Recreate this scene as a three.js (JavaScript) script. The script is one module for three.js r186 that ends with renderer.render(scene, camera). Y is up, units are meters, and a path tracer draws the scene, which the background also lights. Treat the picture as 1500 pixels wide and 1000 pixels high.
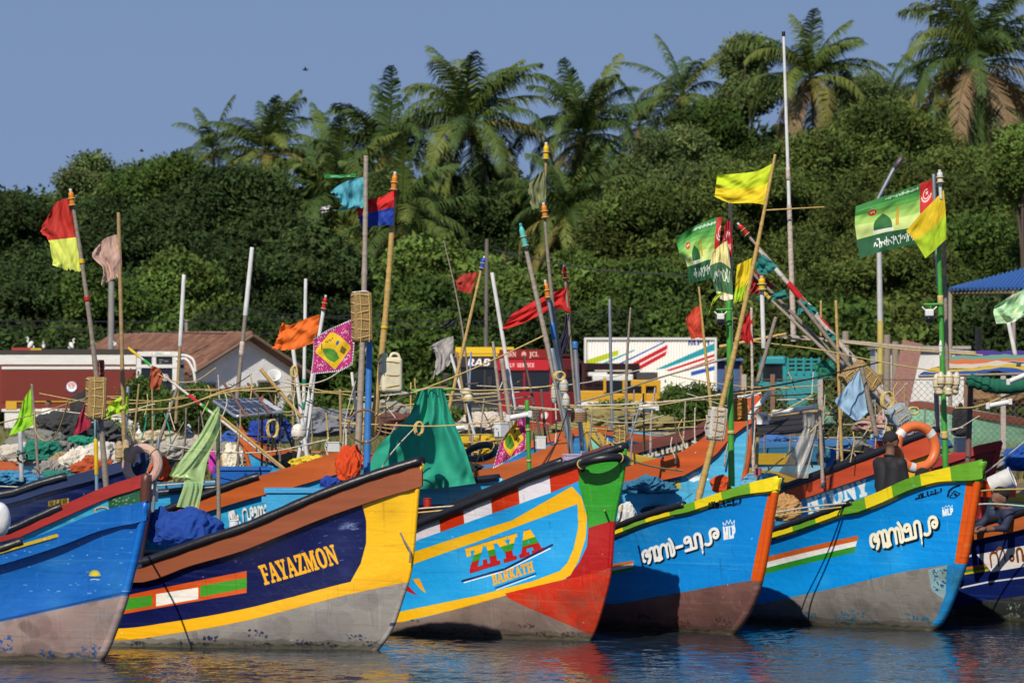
import * as THREE from 'three';
import { mergeGeometries, mergeVertices } from 'three/addons/utils/BufferGeometryUtils.js';
import { RoundedBoxGeometry } from 'three/addons/geometries/RoundedBoxGeometry.js';
import { MarchingCubes } from 'three/addons/objects/MarchingCubes.js';
import { createNoise2D, createNoise3D } from 'simplex-noise';

// ---------------------------------------------------------------- camera, sky, sun, exposure
const EYE = new THREE.Vector3(0, 3, 0), FPX = 6250, PITCH = Math.atan(65 / FPX), TAN_HALF = 0.08;
const scene = new THREE.Scene();
const camera = new THREE.PerspectiveCamera(2 * Math.atan(TAN_HALF) * 180 / Math.PI, 1.5, 0.5, 3000);
camera.position.copy(EYE);
camera.rotation.x = PITCH;
camera.focus = 50.5;
camera.userData.fStop = 5;
const SUN_AZ = -20, SUN_EL = 40, SUN_I = 4.6;               // azimuth from the view direction's back, to the left
const sunDir = (() => {
  const a = SUN_AZ * Math.PI / 180, e = SUN_EL * Math.PI / 180;
  return new THREE.Vector3(Math.sin(a) * Math.cos(e), Math.sin(e), Math.cos(a) * Math.cos(e));
})();
{
  const W = 256, H = 128, data = new Float32Array(W * H * 4);
  for (let j = 0; j < H; j++) for (let i = 0; i < W; i++) {
    const el = ((j + 0.5) / H - 0.5) * Math.PI, az = ((i + 0.5) / W - 0.5) * 2 * Math.PI;
    const d = new THREE.Vector3(Math.cos(az) * Math.cos(el), Math.sin(el), Math.sin(az) * Math.cos(el));
    const k = Math.max(0, Math.sin(el)), t = Math.pow(k, 0.55), c = Math.max(0, d.dot(sunDir));
    const glow = 0.10 * Math.pow(c, 6), o = (j * W + i) * 4;
    data[o] = 0.222 + (0.070 - 0.222) * t + glow;
    data[o + 1] = 0.312 + (0.150 - 0.312) * t + glow * 0.95;
    data[o + 2] = 0.485 + (0.355 - 0.485) * t + glow * 0.8;
    data[o + 3] = 1;
  }
  const sky = new THREE.DataTexture(data, W, H, THREE.RGBAFormat, THREE.FloatType);
  sky.mapping = THREE.EquirectangularReflectionMapping;
  sky.magFilter = THREE.LinearFilter; sky.minFilter = THREE.LinearFilter; sky.needsUpdate = true;
  scene.background = sky; scene.environment = sky;
}
const sun = new THREE.DirectionalLight(new THREE.Color(1, 0.91, 0.77), SUN_I);
sun.position.copy(sunDir).multiplyScalar(200).add(new THREE.Vector3(0, 0, -70));
sun.target.position.set(0, 0, -70);
sun.castShadow = true;
Object.assign(sun.shadow.camera, { left: -60, right: 60, top: 60, bottom: -60, near: 1, far: 500 });
sun.shadow.mapSize.set(4096, 4096);
scene.add(sun, sun.target);
const renderer = new THREE.WebGLRenderer({ antialias: true });
renderer.toneMapping = THREE.LinearToneMapping;
renderer.toneMappingExposure = 1.07;
renderer.shadowMap.enabled = true;

// ---------------------------------------------------------------- helpers
const V = (x, y, z) => new THREE.Vector3(x, y, z);
function rng(seed) { let s = seed >>> 0; return () => { s = (s + 0x6d2b79f5) | 0; let t = Math.imul(s ^ (s >>> 15), 1 | s); t = (t + Math.imul(t ^ (t >>> 7), 61 | t)) ^ t; return ((t ^ (t >>> 14)) >>> 0) / 4294967296; }; }
const R0 = rng(12345), n2 = createNoise2D(rng(7)), n3 = createNoise3D(rng(9));
const lerp = (a, b, t) => a + (b - a) * t, clamp = (x, a = 0, b = 1) => Math.min(b, Math.max(a, x));
const smooth = (a, b, x) => { const t = clamp((x - a) / (b - a)); return t * t * (3 - 2 * t); };
const CP = Math.cos(PITCH), SP = Math.sin(PITCH);
function ray(x, y) { const u = (x - 750) / FPX, v = (500 - y) / FPX; return V(u, v * CP + SP, v * SP - CP); }
function at(x, y, d) { const r = ray(x, y); return r.multiplyScalar(d / -r.z).add(EYE); }                     // a measured place and its distance, as a point
function seen(p) { const y = p.y - EYE.y, z = -p.z, dep = z * CP + y * SP; return [750 + FPX * p.x / dep, 500 - FPX * (y * CP - z * SP) / dep]; }
const names = {};
function numbered(n) { const k = names[n] = (names[n] ?? -1) + 1; return k ? n + '_' + String(k).padStart(3, '0') : n; }
function tag(o, label, category, group, kind) {
  if (label) o.userData.label = label;
  if (category) o.userData.category = category;
  if (group) o.userData.group = group;
  if (kind) o.userData.kind = kind;
  return o;
}
function thing(name, label, category, group, pos) {
  const o = new THREE.Group(); o.name = numbered(name); scene.add(o);
  if (pos) o.position.copy(pos);
  return tag(o, label, category, group);
}
function mesh(name, geo, mat, parent) {                       // a part under parent, or a thing of one mesh
  const m = new THREE.Mesh(geo, mat); m.name = parent ? name : numbered(name); m.castShadow = m.receiveShadow = true;
  (parent ?? scene).add(m);
  return m;
}
// a mesh whose geometry was made in world coordinates, re-based at a point so that its origin lies at the thing
function rebase(geo, p) { geo.translate(-p.x, -p.y, -p.z); return geo; }
function solo(name, geo, mat, label, category, group) {
  geo.computeBoundingBox();
  const b = geo.boundingBox, p = V((b.min.x + b.max.x) / 2, b.min.y, (b.min.z + b.max.z) / 2);
  const m = mesh(name, rebase(geo, p), mat); m.position.copy(p);
  return tag(m, label, category, group);
}
function structure(name, geo, mat) { return tag(mesh(name, geo, mat), null, null, null, 'structure'); }
function clean(g) {
  g = g.index ? g : mergeVertices(g, 1e-6);
  for (const k of Object.keys(g.attributes)) if (!['position', 'normal', 'uv', 'color'].includes(k)) g.deleteAttribute(k);
  if (!g.attributes.uv) g.setAttribute('uv', new THREE.BufferAttribute(new Float32Array(g.attributes.position.count * 2), 2));
  if (!g.attributes.normal) g.computeVertexNormals();
  return g;
}
function merge(list) { return list.length === 1 ? clean(list[0]) : mergeGeometries(list.map(clean)); }
function gridGeo(nu, nv, f, wrapU) {                          // f(i/nu, j/nv) -> {p, uv}
  const pos = [], uv = [], idx = [];
  for (let j = 0; j <= nv; j++) for (let i = 0; i <= nu; i++) { const r = f(i / nu, j / nv, i, j); pos.push(r.p.x, r.p.y, r.p.z); uv.push(r.u, r.v); }
  const w = nu + 1;
  for (let j = 0; j < nv; j++) for (let i = 0; i < nu; i++) { const a = j * w + i; idx.push(a, a + 1, a + w + 1, a, a + w + 1, a + w); }
  const g = new THREE.BufferGeometry();
  g.setAttribute('position', new THREE.Float32BufferAttribute(pos, 3));
  g.setAttribute('uv', new THREE.Float32BufferAttribute(uv, 2));
  g.setIndex(idx); g.computeVertexNormals();
  return g;
}
function tubeGeo(pts, rad, { seg = 0, sides = 6, caps = true, bulge } = {}) {     // smooth tube through pts; rad number, [r0, r1] or f(t)
  const curve = pts.length > 2 ? new THREE.CatmullRomCurve3(pts, false, 'centripetal') : null;
  const n = seg || (pts.length > 2 ? (pts.length - 1) * 5 : 1), rf = typeof rad === 'function' ? rad : Array.isArray(rad) ? (t) => lerp(rad[0], rad[1], t) : () => rad;
  const c = [];
  for (let i = 0; i <= n; i++) c.push(curve ? curve.getPoint(i / n) : pts[0].clone().lerp(pts[1], i / n));
  const pos = [], uv = [], idx = [];
  let nor = null, len = 0;
  for (let i = 0; i <= n; i++) {
    const t = c[Math.min(i + 1, n)].clone().sub(c[Math.max(i - 1, 0)]).normalize();
    if (!nor) { nor = Math.abs(t.y) > 0.9 ? V(1, 0, 0) : V(0, 1, 0); }
    nor.addScaledVector(t, -nor.dot(t)).normalize();
    const bi = t.clone().cross(nor), r = rf(i / n);
    if (i) len += c[i].distanceTo(c[i - 1]);
    for (let k = 0; k <= sides; k++) { const a = k / sides * 2 * Math.PI, x = Math.cos(a) * r, y = Math.sin(a) * r; pos.push(c[i].x + nor.x * x + bi.x * y, c[i].y + nor.y * x + bi.y * y, c[i].z + nor.z * x + bi.z * y); uv.push(k / sides * 2 * Math.PI * r, len); }
  }
  const w = sides + 1;
  for (let i = 0; i < n; i++) for (let k = 0; k < sides; k++) { const a = i * w + k; idx.push(a, a + 1, a + w + 1, a, a + w + 1, a + w); }
  if (caps) for (const i of [0, n]) { const a = i * w; for (let k = 1; k < sides - 1; k++) i ? idx.push(a, a + k, a + k + 1) : idx.push(a, a + k + 1, a + k); }
  const g = new THREE.BufferGeometry();
  g.setAttribute('position', new THREE.Float32BufferAttribute(pos, 3));
  g.setAttribute('uv', new THREE.Float32BufferAttribute(uv, 2));
  g.setIndex(idx); g.computeVertexNormals();
  return g;
}
function boxGeo(w, h, d, x = 0, y = 0, z = 0, r = 0) {
  const g = r ? new RoundedBoxGeometry(w, h, d, 2, r) : new THREE.BoxGeometry(w, h, d);
  g.translate(x, y, z); return g;
}
function lumpGeo(sx, sy, sz, seed, rough = 0.25, det = 3) {   // a lumpy closed body
  const g = mergeVertices(new THREE.IcosahedronGeometry(1, det).deleteAttribute('normal').deleteAttribute('uv'), 1e-5), p = g.attributes.position, v = V(0, 0, 0);
  for (let i = 0; i < p.count; i++) {
    v.fromBufferAttribute(p, i);
    const k = 1 + rough * n3(v.x * 1.3 + seed, v.y * 1.3, v.z * 1.3) + rough * 0.45 * n3(v.x * 3.1, v.y * 3.1 + seed, v.z * 3.1) + rough * 0.2 * n3(v.x * 7, v.y * 7, v.z * 7 + seed);
    p.setXYZ(i, v.x * k * sx, v.y * k * sy, v.z * k * sz);
  }
  g.computeVertexNormals();
  const uv = new Float32Array(p.count * 2); for (let i = 0; i < p.count; i++) { uv[2 * i] = p.getX(i) + p.getZ(i) * 0.6; uv[2 * i + 1] = p.getY(i) + p.getZ(i) * 0.3; }
  g.setAttribute('uv', new THREE.BufferAttribute(uv, 2));
  return g;
}
function foldGeo(sx, sy, sz, seed, rough = 0.25, det = 20) {    // a heap of creased cloth: sagging base, ridged folds
  const g = mergeVertices(new THREE.IcosahedronGeometry(1, det).deleteAttribute('normal').deleteAttribute('uv'), 1e-5), p = g.attributes.position, v = V(0, 0, 0), rg = (x, y, z) => 1 - 2 * Math.abs(n3(x, y, z));
  for (let i = 0; i < p.count; i++) {
    v.fromBufferAttribute(p, i);
    const k = 1 + rough * (1.1 * n3(v.x * 1.1 + seed, v.y * 0.8, v.z * 1.1) + 0.55 * rg(v.x * 2.1 - v.y + seed, v.y * 1.1, v.z * 2.1) + 0.26 * rg(v.x * 5 + v.y * 2, v.y * 2.6 + seed, v.z * 5) + 0.1 * rg(v.x * 12, v.y * 9, v.z * 12 + seed)), y = v.y < 0 ? -Math.pow(-v.y, 0.6) : v.y, w = 1 + 0.25 * Math.max(0, -v.y);
    p.setXYZ(i, v.x * k * sx * w, y * (y > 0 ? k : 1) * sy, v.z * k * sz * w);
  }
  g.computeVertexNormals();
  const uv = new Float32Array(p.count * 2); for (let i = 0; i < p.count; i++) { uv[2 * i] = p.getX(i) + p.getZ(i) * 0.6; uv[2 * i + 1] = p.getY(i) + p.getZ(i) * 0.3; }
  g.setAttribute('uv', new THREE.BufferAttribute(uv, 2));
  return g;
}
function pchip(xs, ys) {                                      // monotone cubic through points, straight beyond the ends
  const n = xs.length, d = [], m = [];
  for (let i = 0; i < n - 1; i++) d.push((ys[i + 1] - ys[i]) / (xs[i + 1] - xs[i]));
  m.push(d[0]); for (let i = 1; i < n - 1; i++) m.push(d[i - 1] * d[i] <= 0 ? 0 : 2 * d[i - 1] * d[i] / (d[i - 1] + d[i])); m.push(d[n - 2]);
  return (x) => {
    if (x <= xs[0]) return ys[0] + m[0] * (x - xs[0]);
    if (x >= xs[n - 1]) return ys[n - 1];
    let i = 0; while (x > xs[i + 1]) i++;
    const h = xs[i + 1] - xs[i], t = (x - xs[i]) / h;
    return ys[i] * (1 + 2 * t) * (1 - t) ** 2 + h * m[i] * t * (1 - t) ** 2 + ys[i + 1] * t * t * (3 - 2 * t) + h * m[i + 1] * t * t * (t - 1);
  };
}

// ---------------------------------------------------------------- shared textures and materials
function dataTex(n, f, srgb) {
  const d = new Uint8Array(n * n * 4);
  for (let j = 0; j < n; j++) for (let i = 0; i < n; i++) { const c = f(i / n, j / n); for (let k = 0; k < 3; k++) d[(j * n + i) * 4 + k] = clamp(Array.isArray(c) ? c[k] : c) * 255; d[(j * n + i) * 4 + 3] = 255; }
  const t = new THREE.DataTexture(d, n, n); t.wrapS = t.wrapT = THREE.RepeatWrapping; t.magFilter = THREE.LinearFilter; t.minFilter = THREE.LinearMipmapLinearFilter; t.generateMipmaps = true;
  if (srgb) t.colorSpace = THREE.SRGBColorSpace; t.needsUpdate = true; return t;
}
function tile(f, u, v) {                                      // seamless: blend of four shifted samples
  const a = u, b = v; return f(u, v) * (1 - a) * (1 - b) + f(u - 1, v) * a * (1 - b) + f(u, v - 1) * (1 - a) * b + f(u - 1, v - 1) * a * b;
}
const fbm = (x, y, o = 4) => { let s = 0, a = 0.5; for (let i = 0; i < o; i++, a *= 0.5, x *= 2.03, y *= 2.03) s += a * n2(x + i * 17, y - i * 9); return s; };
const wearTex = dataTex(512, (u, v) => { const k = tile((x, y) => fbm(x * 5, y * 5, 6), u, v), s = tile((x, y) => n2(x * 60, y * 9), u, v); return 0.87 + 0.20 * k + 0.05 * s; });
const grainTex = dataTex(256, (u, v) => 0.82 + 0.16 * tile((x, y) => n2(x * 3, y * 40) + 0.5 * n2(x * 9, y * 90), u, v));
const bumpTex = dataTex(256, (u, v) => 0.5 + 0.35 * tile((x, y) => fbm(x * 8, y * 8, 5), u, v) + 0.1 * tile((x, y) => n2(x * 90, y * 90), u, v));
const weaveTex = dataTex(128, (u, v) => 0.84 + 0.10 * Math.sin(u * Math.PI * 64) * Math.sin(v * Math.PI * 64) + 0.14 * tile((x, y) => fbm(x * 4, y * 4, 4), u, v));
function rep(t, r, s = r) { const c = t.clone(); c.repeat.set(r, s); c.needsUpdate = true; return c; }
const wear1 = rep(wearTex, 0.8), wear3 = rep(wearTex, 0.25), grain1 = rep(grainTex, 1, 0.5), bump1 = rep(bumpTex, 1.5), weave1 = rep(weaveTex, 2.5);
const lin = (c) => (Array.isArray(c) ? new THREE.Color().setRGB(...c) : new THREE.Color(c));
const matCache = new Map();
function M(c, kind = 'paint') {                               // a base colour (linear list or CSS) and what it is made of
  const key = String(c) + kind; if (matCache.has(key)) return matCache.get(key);
  const color = lin(c); let m;
  if (kind === 'paint') m = new THREE.MeshPhysicalMaterial({ color, map: wear1, roughness: 0.42, bumpMap: bump1, bumpScale: 0.004 });
  else if (kind === 'rubber') m = new THREE.MeshPhysicalMaterial({ color, map: wear1, roughness: 0.38, bumpMap: bump1, bumpScale: 0.004 });
  else if (kind === 'plastic') m = new THREE.MeshPhysicalMaterial({ color, map: wear1, roughness: 0.35, specularIntensity: 0.6 });
  else if (kind === 'wood') m = new THREE.MeshStandardMaterial({ color, map: grain1, roughness: 0.7, bumpMap: bump1, bumpScale: 0.006 });
  else if (kind === 'metal') m = new THREE.MeshStandardMaterial({ color, map: wear1, roughness: 0.4, metalness: 0.7 });
  else if (kind === 'cloth') m = new THREE.MeshPhysicalMaterial({ color, map: weave1, roughness: 0.8, transmission: 0.14, thickness: 0, side: THREE.DoubleSide });
  else if (kind === 'canvas') m = new THREE.MeshStandardMaterial({ color, map: weave1, roughness: 0.9, side: THREE.DoubleSide });
  else if (kind === 'film') m = new THREE.MeshPhysicalMaterial({ color, map: wear1, roughness: 0.35, transmission: 0.5, thickness: 0, side: THREE.DoubleSide });
  else if (kind === 'glass') m = new THREE.MeshPhysicalMaterial({ color, roughness: 0.06, specularIntensity: 1, ior: 1.6 });
  else if (kind === 'rope') m = new THREE.MeshStandardMaterial({ color, map: grain1, roughness: 0.85 });
  else if (kind === 'rough') m = new THREE.MeshStandardMaterial({ color, map: wear3, roughness: 0.95, bumpMap: bump1, bumpScale: 0.03, side: THREE.DoubleSide });
  matCache.set(key, m); return m;
}
function canvasTex(w, h, draw) {
  const c = document.createElement('canvas'); c.width = w; c.height = h; const g = c.getContext('2d'); draw(g, w, h);
  const t = new THREE.CanvasTexture(c); t.colorSpace = THREE.SRGBColorSpace; t.anisotropy = 8; return t;
}
// ---------------------------------------------------------------- water, ground, hill
{
  const wave = (x, z) => {
    const s = smooth(0, 1, 0.5 + 0.5 * n2(x * 0.12 + 3, z * 0.2));
    return (0.010 * n2(x * 0.9 + z * 0.2, z * 1.5) + 0.0065 * n2(x * 2.2 - z * 0.4 + 9, z * 3.4 + 5) + 0.003 * n2(x * 5.6, z * 7.5 + 2)) * (0.55 + 0.6 * s);
  };
  const X0 = -7.2, X1 = 7.6, Z0 = -58, Z1 = -41, nx = 440, nz = 520;
  const fine = gridGeo(nx, nz, (u, v) => { const x = lerp(X0, X1, u), z = lerp(Z1, Z0, v), e = Math.min(1, 6 * Math.min(u, 1 - u, v, 1 - v) + 0.0); return { p: V(x, wave(x, z) * e, z), u: x, v: z }; });
  const parts = [fine];
  for (const [a, b, c, d] of [[-500, X0, -105, 60], [X1, 500, -105, 60], [X0, X1, Z1, 60], [X0, X1, -105, Z0]])
    parts.push(gridGeo(4, 4, (u, v) => ({ p: V(lerp(a, b, u), 0, lerp(d, c, v)), u: lerp(a, b, u), v: lerp(d, c, v) })));
  const ripples = rep(dataTex(512, (u, v) => 0.5 + 0.4 * tile((x, y) => fbm(x * 14, y * 22, 4), u, v)), 0.25);
  structure('water', merge(parts), new THREE.MeshPhysicalMaterial({ color: lin([0.012, 0.02, 0.026]), roughness: 0.07, ior: 1.333, bumpMap: ripples, bumpScale: 0.012 }));
}
const groundH = (x, z) => {                                   // quay bank, yard, then the rise under the trees
  const d = -z, bank = smooth(96, 108, d), rise = smooth(205, 330, d);
  const hx = lerp(0.55, 1, smooth(-25, 30, x));
  return -0.6 + 1.65 * bank + rise * 11 * hx + 0.12 * n2(x * 0.15, z * 0.15) * bank;
};
{
  const dirt = dataTex(512, (u, v) => { const k = tile((x, y) => fbm(x * 7, y * 7, 6), u, v), g = smooth(-0.05, 0.25, tile((x, y) => fbm(x * 3 + 40, y * 3, 5), u, v)); return [lerp(0.50, 0.34, g) + k * 0.14, lerp(0.43, 0.37, g) + k * 0.13, lerp(0.33, 0.20, g) + k * 0.1]; }, true);
  const zs = [-92, -100, -108, -125, -150, -180, -205, -230, -260, -300, -340, -420, -700, -1600];
  const g = gridGeo(80, zs.length * 4, (u, v) => { const f = v * (zs.length - 1), i = Math.min(Math.floor(f), zs.length - 2), z = lerp(zs[i], zs[i + 1], f - i), x = lerp(-1, 1, u) ** 3 * 400 + lerp(-60, 60, u); return { p: V(x, groundH(x, z), z), u: x * 0.12, v: z * 0.12 }; });
  structure('ground', g, new THREE.MeshStandardMaterial({ map: dirt, roughness: 1, bumpMap: bump1, bumpScale: 0.05 }));
}
// ---------------------------------------------------------------- boats: one hull builder for all
// A hull lives in its own frame: a metres aft of the stem foot, b metres abeam, h metres above the water.
const TEX_A0 = -1.5, TEX_H0 = -0.4, TEX_HH = 3.0;
function shapeHull(s) {
  const th = s.th * Math.PI / 180, F = V(Math.cos(th), 0, Math.sin(th)), N = V(-Math.sin(th), 0, Math.cos(th));
  if (s.flip) { F.x *= -1; N.x *= -1; }                       // bow towards the left
  const O = s.foot ? (() => { const r = ray(...s.foot); return EYE.clone().addScaledVector(r, -EYE.y / r.y); })() : (() => { const p = at(s.stem[0][0], s.stem[0][1], s.d); p.y = 0; return p.addScaledVector(F, -(s.rake ?? 0.7)); })();
  const Y0 = s.y0 ?? 0, W = (a, b, h) => V(O.x - F.x * a + N.x * b, h + Y0, O.z - F.z * a + N.z * b);
  const plane = (x, y) => { const r = ray(x, y), t = O.clone().sub(EYE).dot(N) / r.dot(N), p = EYE.clone().addScaledVector(r, t); return [-p.clone().sub(O).dot(F), p.y - Y0]; };
  let stem = s.stem.map(([x, y]) => plane(x, y)).sort((p, q) => q[1] - p[1]);
  if (s.foot) stem.push([0, 0]); else stem = [stem[0], [lerp(stem[0][0], -0.05, 0.45), stem[0][1] * 0.55], [0, 0]];
  stem.push([0.5, -0.35]);
  const up = stem.slice().reverse(), stemA = pchip(up.map((p) => p[1]), up.map((p) => p[0]));
  const L = s.L ?? 9, B = s.B ?? 1.15, Lc = s.Lc ?? 4.6, pw = s.pw ?? 2.1;
  const S = (k) => (k <= 0 ? 0 : k < 1 ? 1 - (1 - k) ** pw : 1);
  const guide = (px, a0, h0, breadth, len, min) => {          // a line along the side through measured places
    const bAt = (a) => breadth * S((a - a0) / len) * (1 - 0.18 * smooth(L * 0.55, L, a)), as = [a0], hs = [h0], dir = Math.sign(seen(W(8, 1, 1))[0] - seen(W(0, 0, 1))[0]);
    for (const [x, y] of px.slice(1)) {
      let lo = a0, hi = L + 8;
      for (let i = 0; i < 50; i++) { const m = (lo + hi) / 2; (dir * (seen(W(m, bAt(m), 1))[0] - x) < 0) ? lo = m : hi = m; }
      const p = W(lo, bAt(lo), 0), d = -p.z; let h = 1;
      for (let i = 0; i < 4; i++) { const q = W(lo, bAt(lo), h); h += (seen(q)[1] - y) * d / FPX; }
      if (lo > as[as.length - 1] + 0.02) { as.push(lo); hs.push(h); }
    }
    const end = hs[hs.length - 1];
    if (as[as.length - 1] < L - 0.5) { as.push(L + 0.01); hs.push(Math.max(min, Math.min(end, lerp(end, s.hEnd ?? 0.95, 0.7)))); }
    return { a0, b: bAt, h: pchip(as, hs) };
  };
  const top = stem[0], sheer = guide(s.sheer, top[0], top[1], B, Lc, 0.5);
  const hk = s.knuckle ? plane(...s.knuckle[0])[1] : top[1] * 0.36;
  const knuckle = s.knuckle ? guide(s.knuckle, stemA(hk), hk, B * 0.86, Lc * 1.0, 0.05) : { a0: stemA(hk), b: (a) => B * 0.86 * S((a - stemA(hk)) / Lc), h: (a) => lerp(hk, 0.15, smooth(0, 4, a)) };
  const foot = { a0: stemA(-0.3), b: (a) => B * 0.66 * S((a - stemA(-0.3)) / (Lc * 1.05)), h: () => -0.3 };
  const tk = 0.36;
  const point = (sx, t) => {                                  // sx along from stem to stern, t from below the water to the sheer
    const [g0, g1, q] = t < tk ? [foot, knuckle, t / tk] : [knuckle, sheer, (t - tk) / (1 - tk)];
    const A = (g) => lerp(g.a0, L, sx), a0 = A(g0), a1 = A(g1);
    let a = lerp(a0, a1, q), b = lerp(g0.b(a0), g1.b(a1), q), h = lerp(g0.h(a0), g1.h(a1), q);
    const k = Math.min(1, sx * 12);
    b += (t < tk ? 0.10 * k : -0.05 * k * (1 - smooth(0.3, 0.6, sx))) * Math.sin(Math.PI * q);
    if (sx < 0.16) { const h0 = lerp(g0.h(g0.a0), g1.h(g1.a0), q); a += (stemA(h0) - lerp(g0.a0, g1.a0, q)) * (1 - sx / 0.16) ** 2; }
    return [a, b, h];
  };
  const s0 = -O.z;
  const onHull = (x, y) => {                                  // the (a, h) of the side under a measured place
    let bs = 0, bt = 0, be = 1e9;
    const err = (u, t) => { const [a, b, h] = point(u, t), [px, py] = seen(W(a, b, h)); return [px - x, py - y]; };
    for (let i = 0; i <= 40; i++) for (let j = 0; j <= 12; j++) { const u = (i / 40) ** 1.4, e = err(u, j / 12), d = e[0] ** 2 + e[1] ** 2; if (d < be) { be = d; bs = u; bt = j / 12; } }
    for (let k = 0; k < 12; k++) {
      const e = err(bs, bt), D = 1e-3, ex = err(bs + D, bt), ey = err(bs, bt + D), a = (ex[0] - e[0]) / D, b = (ey[0] - e[0]) / D, c = (ex[1] - e[1]) / D, d = (ey[1] - e[1]) / D, det = a * d - b * c;
      if (Math.abs(det) < 1e-6) break;
      bs = clamp(bs - 0.8 * (d * e[0] - b * e[1]) / det, 0, 1); bt = clamp(bt - 0.8 * (a * e[1] - c * e[0]) / det, -0.05, 1.05);
    }
    const [a, b, h] = point(bs, bt), [px] = seen(W(a, b, h)), off = (x - px) * s0 / FPX; return [bs < 0.002 && off > 0 === !s.flip ? a - Math.abs(off) * 1.6 : a, h];
  };
  const drop = (a) => { const [d0, d1] = s.rail; return s.block ? lerp(d0 * (1 - 0.42 * smooth(top[0], top[0] + 0.6, a)), d1, smooth(top[0] + s.block, top[0] + s.block + 0.25, a)) : lerp(d0, d1, smooth(top[0], top[0] + 4, a)); };
  return { drop, s, F, N, O, W, L, stemA, sheer, knuckle, point, onHull, top };
}
const edgeS = (u) => u ** 1.5;
function buildHull(H, o) {                                    // o: mat, inner colour, hose, rail
  const { s, W, L } = H, root = thing(s.name ?? 'fishing_boat', s.label, 'boat', 'fishing boats moored side by side', H.O.clone());
  const base = (g) => rebase(g, H.O), inner = M(s.inner ?? [0.10, 0.36, 0.55]), nu = s.fine ? 64 : 28, nv = s.fine ? 22 : 12;
  const side = (sg) => gridGeo(nu, nv, (u, v) => { const [a, b, h] = H.point(edgeS(u), sg > 0 ? v : 1 - v); return { p: W(a, b * sg, h), u: (a - TEX_A0) / s.texL, v: (h - TEX_H0) / TEX_HH }; });
  const transom = gridGeo(4, nv, (u, v) => { const [a, b, h] = H.point(1, v); return { p: W(a, b * (1 - 2 * u), h), u: (a - TEX_A0) / s.texL, v: (h - TEX_H0) / TEX_HH }; });
  mesh('hull', base(merge([side(1), side(-1), transom])), o.mat, root);
  // the inside: lining, sloping deck, thwarts
  const aF = (u) => lerp(H.top[0] + 0.16, L - 0.05, u), bi = (a) => Math.max(0.02, H.sheer.b(a) - 0.07), deck = (a) => H.sheer.h(a) - 0.30 - 0.12 * smooth(1, 3, a), bd = (a) => Math.max(0.01, lerp(H.knuckle.b(a + 0.1), H.sheer.b(a), clamp((deck(a) - H.knuckle.h(a)) / (H.sheer.h(a) - H.knuckle.h(a)))) - 0.13 - 0.05 * (1 - smooth(0.5, 2, a)));
  const lining = (sg) => gridGeo(nu, 2, (u, v) => { const a = aF(edgeS(u)); return { p: W(a, sg * lerp(bi(a), bd(a), v), lerp(H.sheer.h(a) + 0.004, deck(a), v)), u: a, v: v * 0.5 }; });
  const cap = (sg) => gridGeo(nu, 1, (u, v) => { const a = aF(edgeS(u)), b = H.sheer.b(a); return { p: W(a, sg * lerp(b + 0.003, bi(a), v), H.sheer.h(a) + 0.006), u: a, v }; });
  mesh('lining', base(merge([lining(1), lining(-1), cap(1), cap(-1)])), inner, root);
  mesh('deck', base(gridGeo(nu, 4, (u, v) => { const a = aF(edgeS(u)); return { p: W(a, bd(a) * (1 - 2 * v), deck(a)), u: a, v: v * 2 } })), M(s.deck ?? [0.09, 0.26, 0.40]), root);
  for (const a of s.thwarts ?? [2.2, 3.9, 5.6]) { const b = bi(a) - 0.01, p = W(a, 0, H.sheer.h(a) - 0.13); const g = boxGeo(0.24, 0.05, 2 * b, 0, 0, 0, 0.012); g.rotateY(Math.atan2(-H.F.z, H.F.x)); g.translate(p.x, p.y, p.z); mesh('thwart', base(g), M(s.thwart ?? [0.16, 0.42, 0.60]), root); }
  // rub rail: a plank proud of the side below the sheer
  if (s.rail) {
    const [d0, d1, proud, mat] = s.rail, dr = H.drop;
    const at0 = H.top[0];
    const g = (sg) => gridGeo(nu, 3, (u, v, i, j) => {
      const k = edgeS(u), a = lerp(at0, L, k), b = H.sheer.b(a), hs = H.sheer.h(a), pr = proud * Math.min(1, 0.55 + 12 * k), h = [hs + 0.012, hs + 0.012, hs - dr(a), hs - dr(a) - 0.004][j];
      const q = 1 - (hs - h) / Math.max(0.3, hs - H.knuckle.h(a)), bb = lerp(H.knuckle.b(a), b, clamp(q)) + [-0.02, pr, pr, -0.01][j];
      return { p: W(a - (k < 0.02 ? pr : 0), sg * (k === 0 && j ? pr * 0.8 : bb), h), u: (a - TEX_A0) / s.texL, v: (h - TEX_H0) / TEX_HH };
    });
    mesh('rub_rail', base(merge([g(1), g(-1)].map((x) => x.toNonIndexed()).map((x) => { x.computeVertexNormals(); return x; }))), mat === 'hull' ? o.mat : M(mat, 'wood'), root);
  }
  // black hose along the gunwale
  if (s.hose !== null) {
    const [a0, rad, col] = s.hose ?? [0, 0.05, [0.012, 0.012, 0.016]];
    const line = (sg) => { const pts = []; for (let i = 0; i <= 22; i++) { const a = lerp(H.top[0] + a0, L, (i / 22) ** 1.3); pts.push(W(a - (a0 < 0 && i === 0 ? 0.02 : 0), sg * (H.sheer.b(a) + 0.01), H.sheer.h(a) + rad * 0.35)); } return pts; };
    for (const sg of [1, -1]) mesh('gunwale_hose', base(tubeGeo(line(sg), (t) => rad * (1 + 0.05 * Math.sin(t * 160)), { seg: s.fine ? 90 : 44, sides: 8 })), M(col, 'rubber'), root);
  }
  // stem post: a rounded cap over the meeting of both sides
  const sp = [], r = s.post ?? 0.035; for (let i = 0; i <= 14; i++) { const h = lerp(H.top[1] - 0.01, -0.2, i / 14); sp.push(W(H.stemA(h) - 0.004, 0, h)); }
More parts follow.
